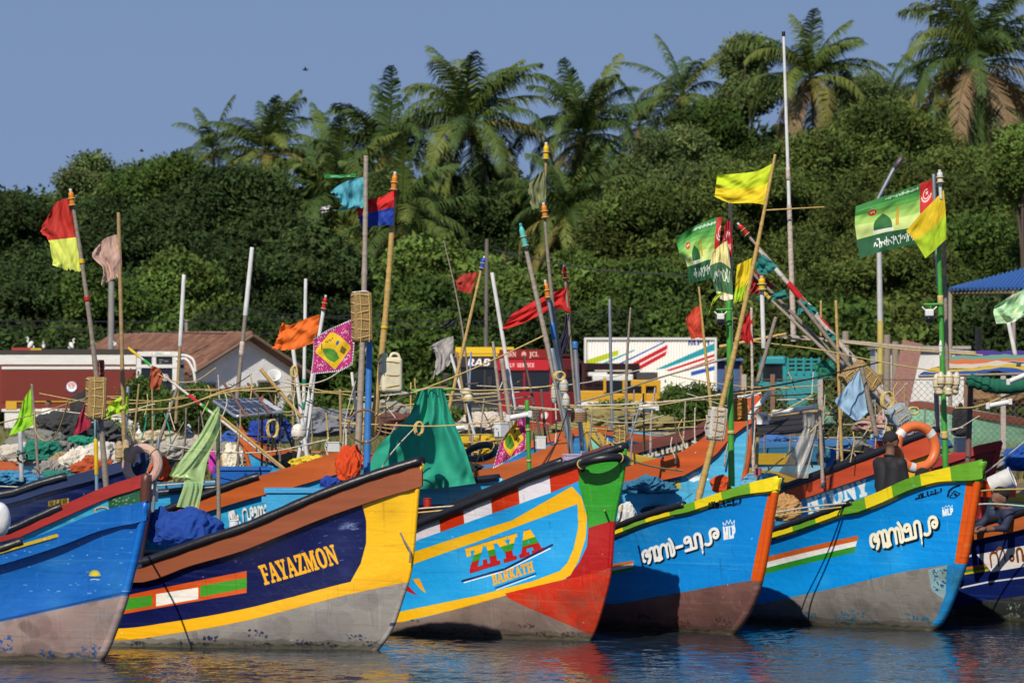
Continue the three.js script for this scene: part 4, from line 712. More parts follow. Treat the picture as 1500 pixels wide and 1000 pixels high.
// long maroon lorry
{
  const f = yardFrame(98, 150), t = thing('lorry', 'long maroon lorry with ribbed side, white bands and NP badge, egrets on its roof', 'lorry', null, f.p), k = f.k, X = (x) => (x - 98) / k, Yh = (y) => (645 - y) / k;
  const mar = M([0.20, 0.028, 0.016]), bx = (x0, x1, y0, y1, z0, z1) => boxGeo(X(x1) - X(x0), Yh(y0) - Yh(y1), z1 - z0, (X(x0) + X(x1)) / 2, (Yh(y0) + Yh(y1)) / 2, (z0 + z1) / 2);
  part(t, 'body', mar, bx(-12, 198, 519, 602, -2.3, 0));
  for (let i = 0; i < 17; i++) mesh('plank', bx(2, 196, 542.5 + i * 2.75, 544.8 + i * 2.75, 0, 0.035), mar, t);
  part(t, 'white_band', white1, bx(-12, 199, 520, 534, -2.32, 0.05), bx(2, 199, 537, 541, 0, 0.05), bx(2, 199, 599, 603, 0, 0.05));
  part(t, 'yellow_line', M([0.6, 0.38, 0.02]), bx(8, 196, 587.5, 589, 0, 0.05));
  part(t, 'plate_panel', M([0.62, 0.36, 0.02]), bx(8, 24, 588, 600, 0.03, 0.07));
  part(t, 'skirt', white1, bx(6, 196, 604, 627, -0.2, 0.0));
  part(t, 'stowage_box', M([0.05, 0.055, 0.05]), bx(60, 100, 606, 618, 0, 0.12));
  part(t, 'roof', M([0.05, 0.045, 0.042], 'canvas'), bx(-12, 200, 513, 519, -2.35, 0.06), bx(60, 196, 511.5, 513, -2.0, -0.3));
  part(t, 'light_bar', M([0.42, 0.03, 0.03]), bx(16, 44, 509.5, 513, -0.3, 0)); part(t, 'light_bar', M([0.6, 0.35, 0.02]), bx(44, 60, 510, 513, -0.3, 0));
  // cab
  part(t, 'cab', white1, bx(199, 206, 519, 575, -2.2, 0), bx(222, 228, 519, 575, -2.2, 0), bx(252, 262, 519, 575, -2.2, 0), bx(199, 262, 515, 522, -2.2, 0.03), bx(199, 262, 534, 539, -2.2, 0.02), bx(199, 270, 572, 612, -2.2, 0));
  part(t, 'cab_interior', M([0.02, 0.02, 0.022]), bx(203, 256, 520, 574, -2.1, -0.5));
  for (const [a, b, c, d] of [[206, 222, 522, 534], [228, 252, 522, 534], [206, 222, 539, 572], [228, 252, 539, 572]]) mesh('window', bx(a + 0.2, b - 0.2, c + 0.2, d - 0.2, -0.1, -0.06), dark1, t);
  decal(t, 'destination_board', 18 / k, 7 / k, [X(240), Yh(529), -0.04], 0, flatText(128, 50, (g, w, h) => { g.fillStyle = '#0c0c0e'; g.fillRect(0, 0, w, h); g.fillStyle = '#b9b9b9'; g.font = 'bold 15px sans-serif'; for (let i = 0; i < 3; i++) g.fillText(['JESUS', 'SAVES', 'JOY'][i], 12 + (i % 2) * 50, 18 + i * 13); }));
  decal(t, 'name_board', 30 / k, 4 / k, [X(234), Yh(517.6), 0.04], 0, flatText(256, 34, (g, w, h) => { g.fillStyle = '#e4e2da'; g.fillRect(0, 0, w, h); g.font = 'bold 30px sans-serif'; g.fillStyle = '#a33'; g.fillText('P', 20, 28); g.fillStyle = '#2a7f66'; g.fillText('ARAQLY', 60, 28); }));
  const em = (x, y, r, draw) => { const c = new THREE.CylinderGeometry(r / k, r / k, 0.02, 28); c.rotateX(Math.PI / 2); c.translate(X(x), Yh(y), 0.05); const u = c.attributes.uv, p = c.attributes.position; for (let i = 0; i < u.count; i++) u.setXY(i, 0.5 + (p.getX(i) - X(x)) * k / r / 2, 0.5 + (p.getY(i) - Yh(y)) * k / r / 2); mesh('badge', clean(c), flatText(128, 128, draw), t); };
  em(104.5, 566.5, 8.5, (g) => { g.fillStyle = '#2b3f86'; g.fillRect(0, 0, 128, 128); g.fillStyle = '#f1efe9'; g.beginPath(); g.arc(64, 64, 55, 0, 7); g.fill(); g.fillStyle = '#e9967a'; g.beginPath(); g.arc(64, 64, 50, Math.PI * 1.1, Math.PI * 1.9); g.fill(); g.fillStyle = '#152a6e'; g.font = 'bold 56px serif'; g.textAlign = 'center'; g.fillText('NP', 64, 88); });
  em(241.5, 553, 5.5, (g) => { g.fillStyle = '#1a1a1c'; g.fillRect(0, 0, 128, 128); g.strokeStyle = '#e8e8e8'; g.lineWidth = 10; g.beginPath(); g.arc(64, 64, 52, 0, 7); g.stroke(); g.fillStyle = '#e8e8e8'; g.fillRect(44, 60, 40, 30); g.beginPath(); g.arc(64, 50, 18, 0, 7); g.fill(); });
  for (const dy of [0, 5]) mesh('mirror_arm', tubeGeo([V(X(258), Yh(521 + dy * 1.4), 0), V(X(272), Yh(521 + dy), 0.15), V(X(283), Yh(527 + dy * 3), 0.25), V(X(287), Yh(545 + dy * 4), 0.3)], 0.045, { sides: 7 }), white1, t);
  mesh('bumper', bx(199, 274, 612, 622, -2.2, 0.1), M([0.3, 0.3, 0.3]), t);
  for (const x of [24, 52, 225]) wheel(t, X(x), -0.16, 0.5);
  for (const x of [24, 52, 225]) wheel(t, X(x), -2.1, 0.5);
  t.children.forEach(() => {});
}
// egrets
{
  const wm = M([0.82, 0.82, 0.80], 'canvas'), bill = M([0.5, 0.35, 0.05]);
  const egret = (x, y, h, turn, label, hunch) => {
    const c = at(x, y, 150.6), t = thing('egret', label, 'bird', 'white egrets on the lorry roof', c), s = h / 17 * 0.41;
    t.rotation.y = turn;
    const b = lumpGeo(0.20 * s, 0.36 * s, 0.17 * s, 2, 0.06, 3); b.rotateZ(-0.55); b.translate(0, 0.42 * s, 0);
    const n = hunch ? tubeGeo([V(-0.16 * s, 0.6 * s, 0), V(-0.22 * s, 0.72 * s, 0), V(-0.2 * s, 0.8 * s, 0)], [0.09 * s, 0.07 * s], { sides: 8 }) : tubeGeo([V(-0.14 * s, 0.58 * s, 0), V(-0.27 * s, 0.74 * s, 0), V(-0.17 * s, 0.92 * s, 0), V(-0.24 * s, 1.02 * s, 0)], [0.08 * s, 0.055 * s], { sides: 8 });
    const hd = new THREE.SphereGeometry(0.075 * s, 12, 10); hd.scale(1.35, 1, 0.9); hd.translate((hunch ? -0.23 : -0.27) * s, (hunch ? 0.84 : 1.03) * s, 0);
    const tl = new THREE.ConeGeometry(0.1 * s, 0.32 * s, 8); tl.scale(1, 1, 0.5); tl.rotateZ(2.5); tl.translate(0.24 * s, 0.16 * s, 0);
    mesh('body', merge([b, n, hd, tl]), wm, t);
    const bl = new THREE.ConeGeometry(0.025 * s, 0.2 * s, 6); bl.rotateZ(1.7); bl.translate((hunch ? -0.4 : -0.44) * s, (hunch ? 0.83 : 1.01) * s, 0); mesh('bill', clean(bl), bill, t);
    for (const z of [-0.05, 0.05]) mesh('leg', tubeGeo([V(0, 0.2 * s, z * s), V(0.03 * s, -0.02 * s, z * s)], 0.014 * s + 0.004), M([0.03, 0.03, 0.03]), t);
  };
  egret(44, 512, 17, 0.3, 'leftmost and tallest egret, leaning left on the lorry roof', 0);
  egret(63.5, 512, 14, 1.5, 'hunched egret facing the water, second from the left on the lorry roof', 1);
  egret(104, 512, 15, Math.PI - 0.3, 'upright egret with stretched neck, standing alone over the badge', 0);
  egret(138, 508, 9, 1.2, 'egret half hidden behind the red and yellow flag pole', 1);
  egret(168, 508, 9, 0.2, 'small egret crouching beside the beige flag pole', 1);
}
// tiled house
{
  const a = 35 * Math.PI / 180, g = V(Math.cos(a), 0, -Math.sin(a)), ax = V(-Math.sin(a), 0, -Math.cos(a)), c0 = at(286, 600, 168), p0 = V(c0.x, groundH(c0.x, c0.z), c0.z), Wd = 4.6, Ln = 10.5, He = 2.75, Hp = 4.05;
  const t = thing('house', 'small whitewashed house with red-brown tiled roof and maroon shutters', 'house', null, p0), Q = (u, h, l) => V(g.x * u + ax.x * l, h, g.z * u + ax.z * l);
  const prism = (pts, l0, l1) => { const n = pts.length, pos = [], idx = []; for (const l of [l0, l1]) for (const [u, h] of pts) { const q = Q(u, h, l); pos.push(q.x, q.y, q.z); } for (let i = 1; i < n - 1; i++) idx.push(0, i, i + 1, n, n + i + 1, n + i); for (let i = 0; i < n; i++) { const j = (i + 1) % n; idx.push(i, n + i, n + j, i, n + j, j); } const b = new THREE.BufferGeometry(); b.setAttribute('position', new THREE.Float32BufferAttribute(pos, 3)); b.setIndex(idx); const nn = b.toNonIndexed(); nn.computeVertexNormals(); const uv = []; const p = nn.attributes.position; for (let i = 0; i < p.count; i++) uv.push(p.getX(i), p.getY(i)); nn.setAttribute('uv', new THREE.Float32BufferAttribute(uv, 2)); return nn; };
  mesh('wall', prism([[0, -0.4], [Wd, -0.4], [Wd, He], [Wd / 2, Hp - 0.1], [0, He]], 0, Ln), M([0.84, 0.84, 0.86], 'rough'), t);
  const wood = M([0.09, 0.02, 0.02], 'wood');
  for (const [u0, u1, h0, h1] of [[0.35, 0.85, 1.0, 2.1], [2.9, 3.75, 1.2, 2.2]]) { const w = mesh('window', prism([[u0, h0], [u1, h0], [u1, h1], [u0, h1]], -0.04, 0.05), wood, t); mesh('frame', prism([[u0 - 0.07, h1 + 0.003], [u1 + 0.07, h1 + 0.003], [u1 + 0.07, h1 + 0.09], [u0 - 0.07, h1 + 0.09]], -0.07, 0.05), M([0.3, 0.28, 0.26]), w); }
  const rm = M([0.16, 0.075, 0.045], 'rough'), slope = (sg) => { const e = sg < 0 ? -0.55 : Wd + 0.55, he = He - 0.28; return prism([[Wd / 2, Hp + 0.02], [e, he], [e, he - 0.1], [Wd / 2, Hp - 0.1]], -0.5, Ln + 0.4); };
  const roof = mesh('roof', merge([slope(-1), slope(1)]), rm, t);
  const tileG = new THREE.CylinderGeometry(0.11, 0.12, 0.42, 7, 1, true, 0, Math.PI); tileG.rotateY(Math.PI / 2 * 0);
  const rows = 9, cols = 40, im = new THREE.InstancedMesh(clean(tileG), new THREE.MeshStandardMaterial({ color: lin([1, 1, 1]), roughness: 0.9, side: THREE.DoubleSide }), rows * cols * 2), r = rng(5); let k = 0;
  for (const sg of [-1, 1]) for (let j = 0; j < rows; j++) for (let i = 0; i < cols; i++) {
    const v = (j + 0.5) / rows, e = sg < 0 ? -0.55 : Wd + 0.55, u = lerp(Wd / 2, e, v), h = lerp(Hp + 0.04, He - 0.24, v), p = Q(u, h, lerp(-0.45, Ln + 0.35, (i + 0.5) / cols)), dn = Q(e, He - 0.24, 0).sub(Q(Wd / 2, Hp + 0.04, 0)).normalize(), al = Q(0, 0, 1).normalize(), up = dn.clone().cross(al).normalize(); if (up.y < 0) up.negate();
    const x = al, y = dn.clone().negate(), z = x.clone().cross(y), m = new THREE.Matrix4().makeBasis(z.clone().multiplyScalar(1), y, x).setPosition(p.addScaledVector(up, 0.01)); const m2 = new THREE.Matrix4().makeRotationY(r() * 0.06 + (up.dot(z) > 0 ? 0 : Math.PI)); im.setMatrixAt(k, m.multiply(m2)); const b = 0.7 + 0.6 * r(); im.setColorAt(k++, new THREE.Color().setRGB(0.17 * b, 0.08 * b, 0.05 * b));
  }
  im.name = 'roof_tiles'; im.userData.kind = 'stuff'; im.castShadow = im.receiveShadow = true; roof.add(im);
  mesh('ridge', tubeGeo([Q(Wd / 2, Hp + 0.06, -0.5), Q(Wd / 2, Hp + 0.1, Ln * 0.5), Q(Wd / 2, Hp + 0.06, Ln + 0.4)], (s) => 0.11 + 0.02 * Math.sin(s * 150), { seg: 60, sides: 8 }), M([0.24, 0.12, 0.09], 'rough'), roof);
  for (const e of [-0.6, Wd + 0.6]) mesh('barge_board', tubeGeo([Q(Wd / 2, Hp + 0.0, -0.54), Q(e, He - 0.3, -0.54)], 0.07, { sides: 4 }), M([0.2, 0.13, 0.09], 'wood'), roof);
}
// lorry cabs: x across, y up, front at +z before turning
function cab(f, label, o) {
  const t = thing('lorry', label, 'lorry', null, f.p); t.rotation.y = f.turn; const W = 2.3, H = o.h, body = M(o.col);
  part(t, 'cab', body, boxGeo(W, 1.25, 1.7, 0, 1.15, -0.85, 0.06), boxGeo(W, 0.42, 1.7, 0, H - 0.3, -0.85, 0.05), ...[[-W / 2 + 0.06, -0.06], [W / 2 - 0.06, -0.06], [0, -0.05], [-W / 2 + 0.06, -1.62], [W / 2 - 0.06, -1.62], [W / 2 - 0.05, -0.85], [-W / 2 + 0.05, -0.85]].map(([x, z]) => boxGeo(0.09, H - 2.0, 0.09, x, (H + 1.3) / 2 - 0.05, z)));
  part(t, 'cab_interior', M([0.03, 0.025, 0.025]), boxGeo(W - 0.4, H - 2.1, 1.2, 0, (H + 1.3) / 2 - 0.02, -0.95));
  for (const sx of [-1, 1]) mesh('windscreen', boxGeo(W / 2 - 0.15, H - 2.28, 0.02, sx * (W / 4 - 0.02), (H + 1.28) / 2 - 0.02, -0.03), dark1, t);
  for (const [z, w] of [[-0.45, 0.7], [-1.24, 0.62]]) for (const sx of [-1, 1]) mesh('window', boxGeo(0.02, H - 2.3, w, sx * (W / 2 - 0.03), (H + 1.28) / 2, z), dark1, t);
  const door = mesh('door', boxGeo(0.03, 1.0, 0.74, W / 2 + 0.012, 1.2, -0.45, 0.01), body, t); mesh('handle', boxGeo(0.03, 0.04, 0.14, W / 2 + 0.04, 1.45, -0.68), chrome, door);
  part(t, 'grille', M([0.05, 0.05, 0.05]), boxGeo(1.3, 0.5, 0.03, 0, 1.02, 0.02)); for (let i = 0; i < 4; i++) mesh('grille_bar', boxGeo(1.26, 0.035, 0.03, 0, 0.86 + i * 0.11, 0.045), chrome, t);
  for (const sx of [-1, 1]) { const l = new THREE.CylinderGeometry(0.13, 0.13, 0.06, 16); l.rotateX(Math.PI / 2); l.translate(sx * 0.88, 0.95, 0.03); mesh('headlight', clean(l), M([0.75, 0.75, 0.72], 'plastic'), t); mesh('mirror', boxGeo(0.2, 0.36, 0.05, sx * (W / 2 + 0.22), H - 0.9, 0.12, 0.02), M([0.03, 0.03, 0.03]), t); }
  part(t, 'bumper', M(o.bumper ?? [0.4, 0.03, 0.03]), boxGeo(W, 0.24, 0.2, 0, 0.55, 0.06, 0.03));
  if (o.board) decal(t, 'header_board', W * 0.9, 0.32, [0, H + 0.05, 0.02], 0, o.board);
  if (o.visor) decal(t, 'visor', W * 0.94, 0.36, [0, H - 0.32, 0.07], 0, o.visor);
  if (o.rack) { part(t, 'load_body', M(o.rack, 'wood'), boxGeo(2.4, 1.5, 3.4, 0, 2.0, -3.6)); for (let i = 0; i < 6; i++) for (const sx of [-1, 1]) mesh('board', boxGeo(0.04, 0.2, 3.3, sx * 1.22, 1.36 + i * 0.25, -3.6), M(o.rack, 'wood'), t); part(t, 'roof_rack', M([0.12, 0.03, 0.02]), boxGeo(2.3, 0.1, 1.6, 0, H + 0.02, -0.85)); }
  for (const sx of [-1, 1]) { wheel(t, sx * 0.95, 0, 0.001); t.children.pop(); for (const z of [-0.5, -3.9]) { const w = new THREE.TorusGeometry(0.35, 0.14, 8, 20); w.rotateY(Math.PI / 2); w.translate(sx * 0.98, 0.49, z); const o2 = mesh('wheel', w, tyreM, t), c = new THREE.CylinderGeometry(0.24, 0.24, 0.2, 14); c.rotateZ(Math.PI / 2); c.translate(sx * 0.98, 0.49, z); mesh('rim', clean(c), chrome, o2); } }
  return t;
}
cab(yardFrame(710, 150, -0.12), 'black-fronted lorry with RAB on its visor and a yellow header board', { h: 3.15, col: [0.03, 0.03, 0.036], bumper: [0.1, 0.1, 0.11], rack: [0.09, 0.03, 0.02],
  board: flatText(256, 36, (g, w, h) => { g.fillStyle = '#d9b312'; g.fillRect(0, 0, w, h); g.fillStyle = '#a87a0a'; g.fillRect(10, 24, w - 20, 5); }),
  visor: flatText(256, 40, (g, w, h) => { g.fillStyle = '#17181c'; g.fillRect(0, 0, w, h); g.save(); g.transform(1.35, 0, -0.25, 1, 20, 0); g.font = 'bold 38px sans-serif'; g.fillStyle = '#f2e9ee'; g.fillText('RAB', 30, 34); g.restore(); }) });
cab(yardFrame(768, 146, -0.62), 'red lorry with two-pane windscreen and maroon header board', { h: 3.0, col: [0.30, 0.014, 0.02], rack: [0.05, 0.012, 0.012],
  board: flatText(256, 40, (g, w, h) => { g.fillStyle = '#7a1512'; g.fillRect(0, 0, w, h); g.fillStyle = '#e8c8c0'; g.font = 'bold 28px serif'; g.fillText('JSN', 40, 30); g.fillText('JCL', 158, 30); g.fillStyle = '#d8a0a0'; g.beginPath(); g.arc(128, 20, 12, 0, 7); g.fill(); }),
  visor: flatText(256, 40, (g, w, h) => { g.fillStyle = '#b01822'; g.fillRect(0, 0, w, h); g.fillStyle = '#f0c9cc'; g.font = 'bold 22px sans-serif'; g.fillText('DAILY  SERVICE', 24, 28); }) });
// white container with slanting stripes
{
  const f = yardFrame(953, 151), t = thing('shipping_container', 'white corrugated container with slanting red, blue, teal and lime stripes', 'container', null, f.p), L = 4.62, H = 2.62, k = f.k, y0 = (645 - 495) / k - H;
  const mat = new THREE.MeshPhysicalMaterial({ roughness: 0.45, map: canvasTex(1024, 560, (g, w, h) => {
    g.fillStyle = '#e9e7e2'; g.fillRect(0, 0, w, h); const P = (x, y) => [(x - 857) / 193 * w, (y - 495) / 109 * h], poly = (c, pts) => { g.fillStyle = c; g.beginPath(); pts.forEach((p, i) => (i ? g.lineTo(...P(...p)) : g.moveTo(...P(...p)))); g.fill(); };
    poly('#b4c41c', [[858, 528], [906, 513], [906, 520], [858, 537]]); poly('#2f9aa0', [[858, 543], [930, 512], [930, 514], [858, 547]]); poly('#2458b4', [[896, 538], [975, 500], [975, 502], [900, 539]]);
    poly('#c01a2c', [[918, 537], [979, 505], [978, 512], [922, 541]]); poly('#c01a2c', [[926, 542], [978, 514], [976, 521], [932, 545]]); poly('#1f9aa8', [[960, 542], [1050, 502], [1050, 513], [975, 540]]); poly('#c01a2c', [[976, 543], [1050, 518], [1050, 522], [982, 544]]); poly('#c01a2c', [[1000, 543], [1050, 525], [1050, 527], [1006, 544]]); poly('#2458b4', [[1014, 545], [1050, 536], [1050, 542], [1014, 551]]);
    g.fillStyle = '#1f3f8c'; g.font = 'bold 62px sans-serif'; g.save(); g.translate(...P(1008, 506)); g.scale(1.3, 1); g.fillText('MPH', 0, 0); g.restore();
    const r = rng(8); for (let i = 0; i < 120; i++) { g.fillStyle = `rgba(120,90,60,${0.1 * r()})`; g.fillRect(r() * w, r() * h, 1 + r() * 3, 10 + r() * 60); }
  }) });
  const n = 46, prof = []; for (let i = 0; i < n; i++) { const x = i / n; for (const [dx, z] of [[0, 0], [0.3, 0], [0.45, -0.04], [0.85, -0.04]]) prof.push([(x + dx / n) * L - L / 2, z]); } prof.push([L / 2, 0]);
  const pos = [], uv = [], idx = []; prof.forEach(([x, z], i) => { for (const y of [0, 1]) { pos.push(x, y0 + y * H, z); uv.push((x + L / 2) / L, y); } if (i) { const b = i * 2; idx.push(b - 2, b, b + 1, b - 2, b + 1, b - 1); } });
  const g = new THREE.BufferGeometry(); g.setAttribute('position', new THREE.Float32BufferAttribute(pos, 3)); g.setAttribute('uv', new THREE.Float32BufferAttribute(uv, 2)); g.setIndex(idx); const gg = g.toNonIndexed(); gg.computeVertexNormals(); mesh('side_panel', gg, mat, t);
  part(t, 'body', white1, boxGeo(L - 0.02, H - 0.06, 2.3, 0, y0 + H / 2, -1.2)); part(t, 'top_rail', white1, boxGeo(L + 0.06, 0.08, 0.08, 0, y0 + H - 0.03, 0.02), boxGeo(0.08, H, 0.08, -L / 2, y0 + H / 2, 0.021), boxGeo(0.08, H, 0.08, L / 2, y0 + H / 2, 0.021));
  part(t, 'chassis', M([0.05, 0.05, 0.05]), boxGeo(L, 0.3, 2.0, 0, y0 - 0.16, -1.2)); for (const x of [-1.4, 1.4]) wheel(t, x, -0.2, 0.46);
}
// yellow jeep
{
  const f = yardFrame(905, 138), t = thing('jeep', 'yellow and white hardtop jeep parked before the container', 'jeep', null, f.p), k = f.k, yg = 565 + (3 - f.p.y) * k, X = (x) => (x - 905) / k, Yh = (y) => (yg - y) / k, yl = M([0.62, 0.33, 0.015]), bx = (x0, x1, ya, yb, z0, z1, r = 0) => boxGeo(X(x1) - X(x0), Yh(ya) - Yh(yb), z1 - z0, (X(x0) + X(x1)) / 2, (Yh(ya) + Yh(yb)) / 2, (z0 + z1) / 2, r);
  part(t, 'body', yl, bx(846, 886, 572, 590, -1.5, 0, 0.04), bx(884, 966, 576, 592, -1.5, 0, 0.04)); part(t, 'cab_interior', M([0.02, 0.02, 0.02]), bx(888, 962, 557, 577, -1.3, -0.15)); part(t, 'lower_body', white1, bx(845, 966, 588, 600, -1.5, 0.02, 0.03));
  part(t, 'roof', white1, bx(868, 928, 548, 558, -1.5, 0.03, 0.05), bx(862, 890, 545, 551, -1.4, 0, 0.03)); part(t, 'canopy', yl, bx(924, 968, 556, 566, -1.5, 0.02, 0.04)); part(t, 'roof_box', M([0.06, 0.06, 0.065], 'canvas'), bx(934, 964, 545, 556, -1.2, -0.1, 0.03));
  const ws = boxGeo(0.03, 0.52, 1.3); ws.rotateZ(-0.35); ws.translate(X(870), Yh(564), -0.75); mesh('windscreen', ws, dark1, t);
  mesh('window', bx(889, 912, 559, 575.6, -0.03, -0.01), dark1, t); mesh('window', bx(918, 940, 564, 575.6, -0.03, -0.01), dark1, t); mesh('bumper', bx(843, 872, 594, 599, -1.45, 0.06), M([0.6, 0.6, 0.58]), t);
  for (const [a, b, c, e] of [[884, 888, 552, 575], [912, 917, 556, 575], [940, 946, 560, 592], [962, 968, 562, 592]]) mesh('pillar', bx(a, b, c, e, -0.1, 0.035), yl, t);
  for (let i = 0; i < 3; i++) mesh('rack_bar', tubeGeo([V(X(872), Yh(543), -0.2 - i * 0.5), V(X(926), Yh(543), -0.2 - i * 0.5)], 0.03), M([0.5, 0.45, 0.35], 'wood'), t);
  for (const x of [862, 945]) { wheel(t, X(x), 0, 0.34, 0.2); wheel(t, X(x), -1.4, 0.34, 0.2); } for (const z of [-0.3, -1.2]) { const l = new THREE.SphereGeometry(0.09, 10, 8); l.translate(X(846), Yh(580), z); mesh('headlight', l, white1, t); }
}
// turquoise lorry with rails
{
  const f = yardFrame(1165, 150), t = thing('lorry', 'turquoise lorry with railed roof behind the wire fence', 'lorry', null, f.p), k = f.k, X = (x) => (x - 1165) / k, Yh = (y) => (645 - y) / k, tq = M([0.02, 0.27, 0.31]), bx = (x0, x1, ya, yb, z0, z1, r = 0.02) => boxGeo(X(x1) - X(x0), Yh(ya) - Yh(yb), z1 - z0, (X(x0) + X(x1)) / 2, (Yh(ya) + Yh(yb)) / 2, (z0 + z1) / 2, r);
  part(t, 'cab', tq, bx(1118, 1152, 518, 530, -2, 0, 0.1), bx(1112, 1152, 556, 610, -2, 0), bx(1112, 1118, 528, 558, -0.1, 0), bx(1147, 1153, 528, 558, -0.1, 0)); part(t, 'cab_interior', M([0.02, 0.03, 0.03]), bx(1119, 1146, 529, 556, -1.8, -0.4)); mesh('window', bx(1119, 1146, 530, 556, -0.06, -0.04, 0), dark1, t);
  part(t, 'load_body', tq, bx(1153, 1202, 540, 605, -2.1, 0));
  for (let i = 0; i < 3; i++) mesh('rail', bx(1153, 1202, 522 + i * 6, 524.5 + i * 6, -0.06, 0.02, 0), tq, t); for (let i = 0; i < 5; i++) mesh('stake', bx(1153 + i * 11.5, 1156 + i * 11.5, 520, 545, -0.03, 0.05, 0), tq, t);
  mesh('windscreen_visor', bx(1114, 1150, 524, 529, -0.1, 0.1, 0), tq, t); for (const x of [1128, 1185]) wheel(t, X(x), -0.1, 0.48);
}
// shed, blue sheets, roofs
{
  const f = yardFrame(1352, 128), k = f.k, t = thing('shed', 'low white shed behind the wire fence', 'shed', null, f.p), yg = 565 + (3 - f.p.y) * k, Yh = (y) => (yg - y) / k;
  part(t, 'wall', M([0.70, 0.70, 0.69], 'rough'), boxGeo(132 / k, Yh(512), 2.5, 0, Yh(512) / 2, -1.25)); part(t, 'roof', M([0.5, 0.5, 0.5], 'rough'), boxGeo(140 / k, 0.09, 2.8, 0, Yh(509), -1.2)); part(t, 'pillar', M([0.45, 0.44, 0.42]), boxGeo(0.14, Yh(512), 0.1, -66 / k, Yh(512) / 2, 0.03), boxGeo(0.14, Yh(512), 0.1, 66 / k, Yh(512) / 2, 0.03));
  const f2 = yardFrame(1064, 160), k2 = f2.k, b = thing('shed', 'blue sheeted stall right of the container', 'shed', null, f2.p); part(b, 'wall', M([0.06, 0.12, 0.28], 'canvas'), boxGeo(44 / k2, 2.9, 1.5, 0, 1.45, -0.8)); part(b, 'roof', M([0.07, 0.16, 0.40], 'canvas'), boxGeo(50 / k2, 0.08, 2, 0, 2.94, -0.7)); for (const x of [-22, 0, 22]) mesh('post', tubeGeo([V(x / k2, 0, 0.06), V(x / k2, 3, 0.06)], 0.06), M([0.25, 0.16, 0.1], 'wood'), b);
  // blue corrugated roof at the right edge
  const c = at(1470, 430, 112), rt = thing('corrugated_roof', 'blue corrugated sheet roof jutting in at the right edge', 'roof', null, V(c.x, groundH(c.x, c.z), c.z)); const q = (x, y, d) => at(x, y, d).sub(rt.position);
  const A = q(1388, 424, 112), B = q(1570, 421, 108), C = q(1403, 419, 124), D = q(1600, 366, 124);
  mesh('sheet', gridGeo(200, 6, (u, v) => ({ p: A.clone().lerp(B, u).lerp(C.clone().lerp(D, u), v).add(V(0, 0.045 * Math.sin(u * 190), 0)), u: u * 4, v: v * 3 })), new THREE.MeshStandardMaterial({ color: lin([0.05, 0.18, 0.50]), map: wear1, roughness: 0.5, side: THREE.DoubleSide }), rt);
  mesh('beam', tubeGeo([A.clone().add(V(0.1, -0.1, -0.1)), B.clone().add(V(0, -0.1, -0.1))], 0.05), M([0.2, 0.15, 0.1], 'wood'), rt);
  for (const s of [0.03, 0.55]) { const top = A.clone().lerp(B, s); mesh('post', tubeGeo([V(top.x, 0, top.z - 0.15), top.clone().add(V(0, -0.06, -0.15))], 0.055), M([0.35, 0.3, 0.25], 'wood'), rt); }
}
// wire fence with posts
{
  const d = 101, p0 = at(1058, 600, d), p1 = at(1530, 600, d), gy = 0.9, H = 2.25, t = thing('wire_fence', 'rusty chain link fence on posts along the right of the bank', 'fence', null, V(p0.x, gy, p0.z)), L = p1.x - p0.x, wires = [], s = 0.15;
  for (let x = -H; x < L; x += s) for (const dir of [1, -1]) { const a = Math.max(0, x), b = Math.min(L, x + H); if (b - a < 0.05) continue; const ya = dir > 0 ? a - x : H - (a - x), yb = dir > 0 ? b - x : H - (b - x); wires.push(tubeGeo([V(a, ya, dir * 0.006), V(b, yb, dir * 0.006)], 0.0055, { sides: 3, caps: false })); }
  const wm = mesh('wire_mesh', merge(wires), M([0.16, 0.12, 0.09], 'rough'), t); wm.userData.kind = 'stuff';
  const rust = M([0.30, 0.17, 0.11], 'rough'), pale = M([0.55, 0.47, 0.42], 'rough');
  [1090, 1132, 1202, 1290, 1373, 1416, 1470].forEach((x, i) => { const px = at(x, 600, d).x - p0.x; mesh('post', boxGeo(i % 2 ? 0.11 : 0.12, H + 0.25, 0.12, px, H / 2, 0.03, 0.015), i % 2 ? rust : pale, t); });
  mesh('top_wire', tubeGeo([V(0, H, 0), V(L, H, 0)], 0.012, { sides: 4 }), M([0.16, 0.12, 0.09], 'rough'), t);
}
// leaning boards, street lamp, power poles and lines
solo('board', (() => { const g = boxGeo(0.5, 1.75, 0.05, 0, 0, 0, 0.01); g.rotateZ(-0.22); const c = at(1326, 552, 104); g.translate(c.x, c.y, c.z); return g; })(), M([0.34, 0.17, 0.14], 'wood'), 'pinkish plank leaning by the fence before the white shed', 'plank');
{
  const b = at(1290, 600, 118), base = V(b.x, groundH(b.x, b.z), b.z), t = thing('street_lamp', 'tall street lamp with arm leaning right, behind the big green flag', 'street lamp', null, base), q = (x, y) => at(x, y, 118).sub(base);
  mesh('pole', tubeGeo([V(0, 0, 0), q(1290, 470)], 0.085, { sides: 8 }), M([0.55, 0.45, 0.12]), t); mesh('upper_pole', tubeGeo([q(1290, 470), q(1287, 291)], [0.08, 0.06], { sides: 8 }), M([0.55, 0.55, 0.56]), t); mesh('arm', tubeGeo([q(1287, 291), q(1310, 246)], 0.05, { sides: 8 }), M([0.4, 0.42, 0.46], 'metal'), t);
  const h = lumpGeo(0.09, 0.23, 0.1, 4, 0.05, 3); h.rotateZ(-0.6); const hp = q(1317, 238); h.translate(hp.x, hp.y, hp.z); mesh('lamp_head', h, M([0.07, 0.05, 0.05]), t);
}
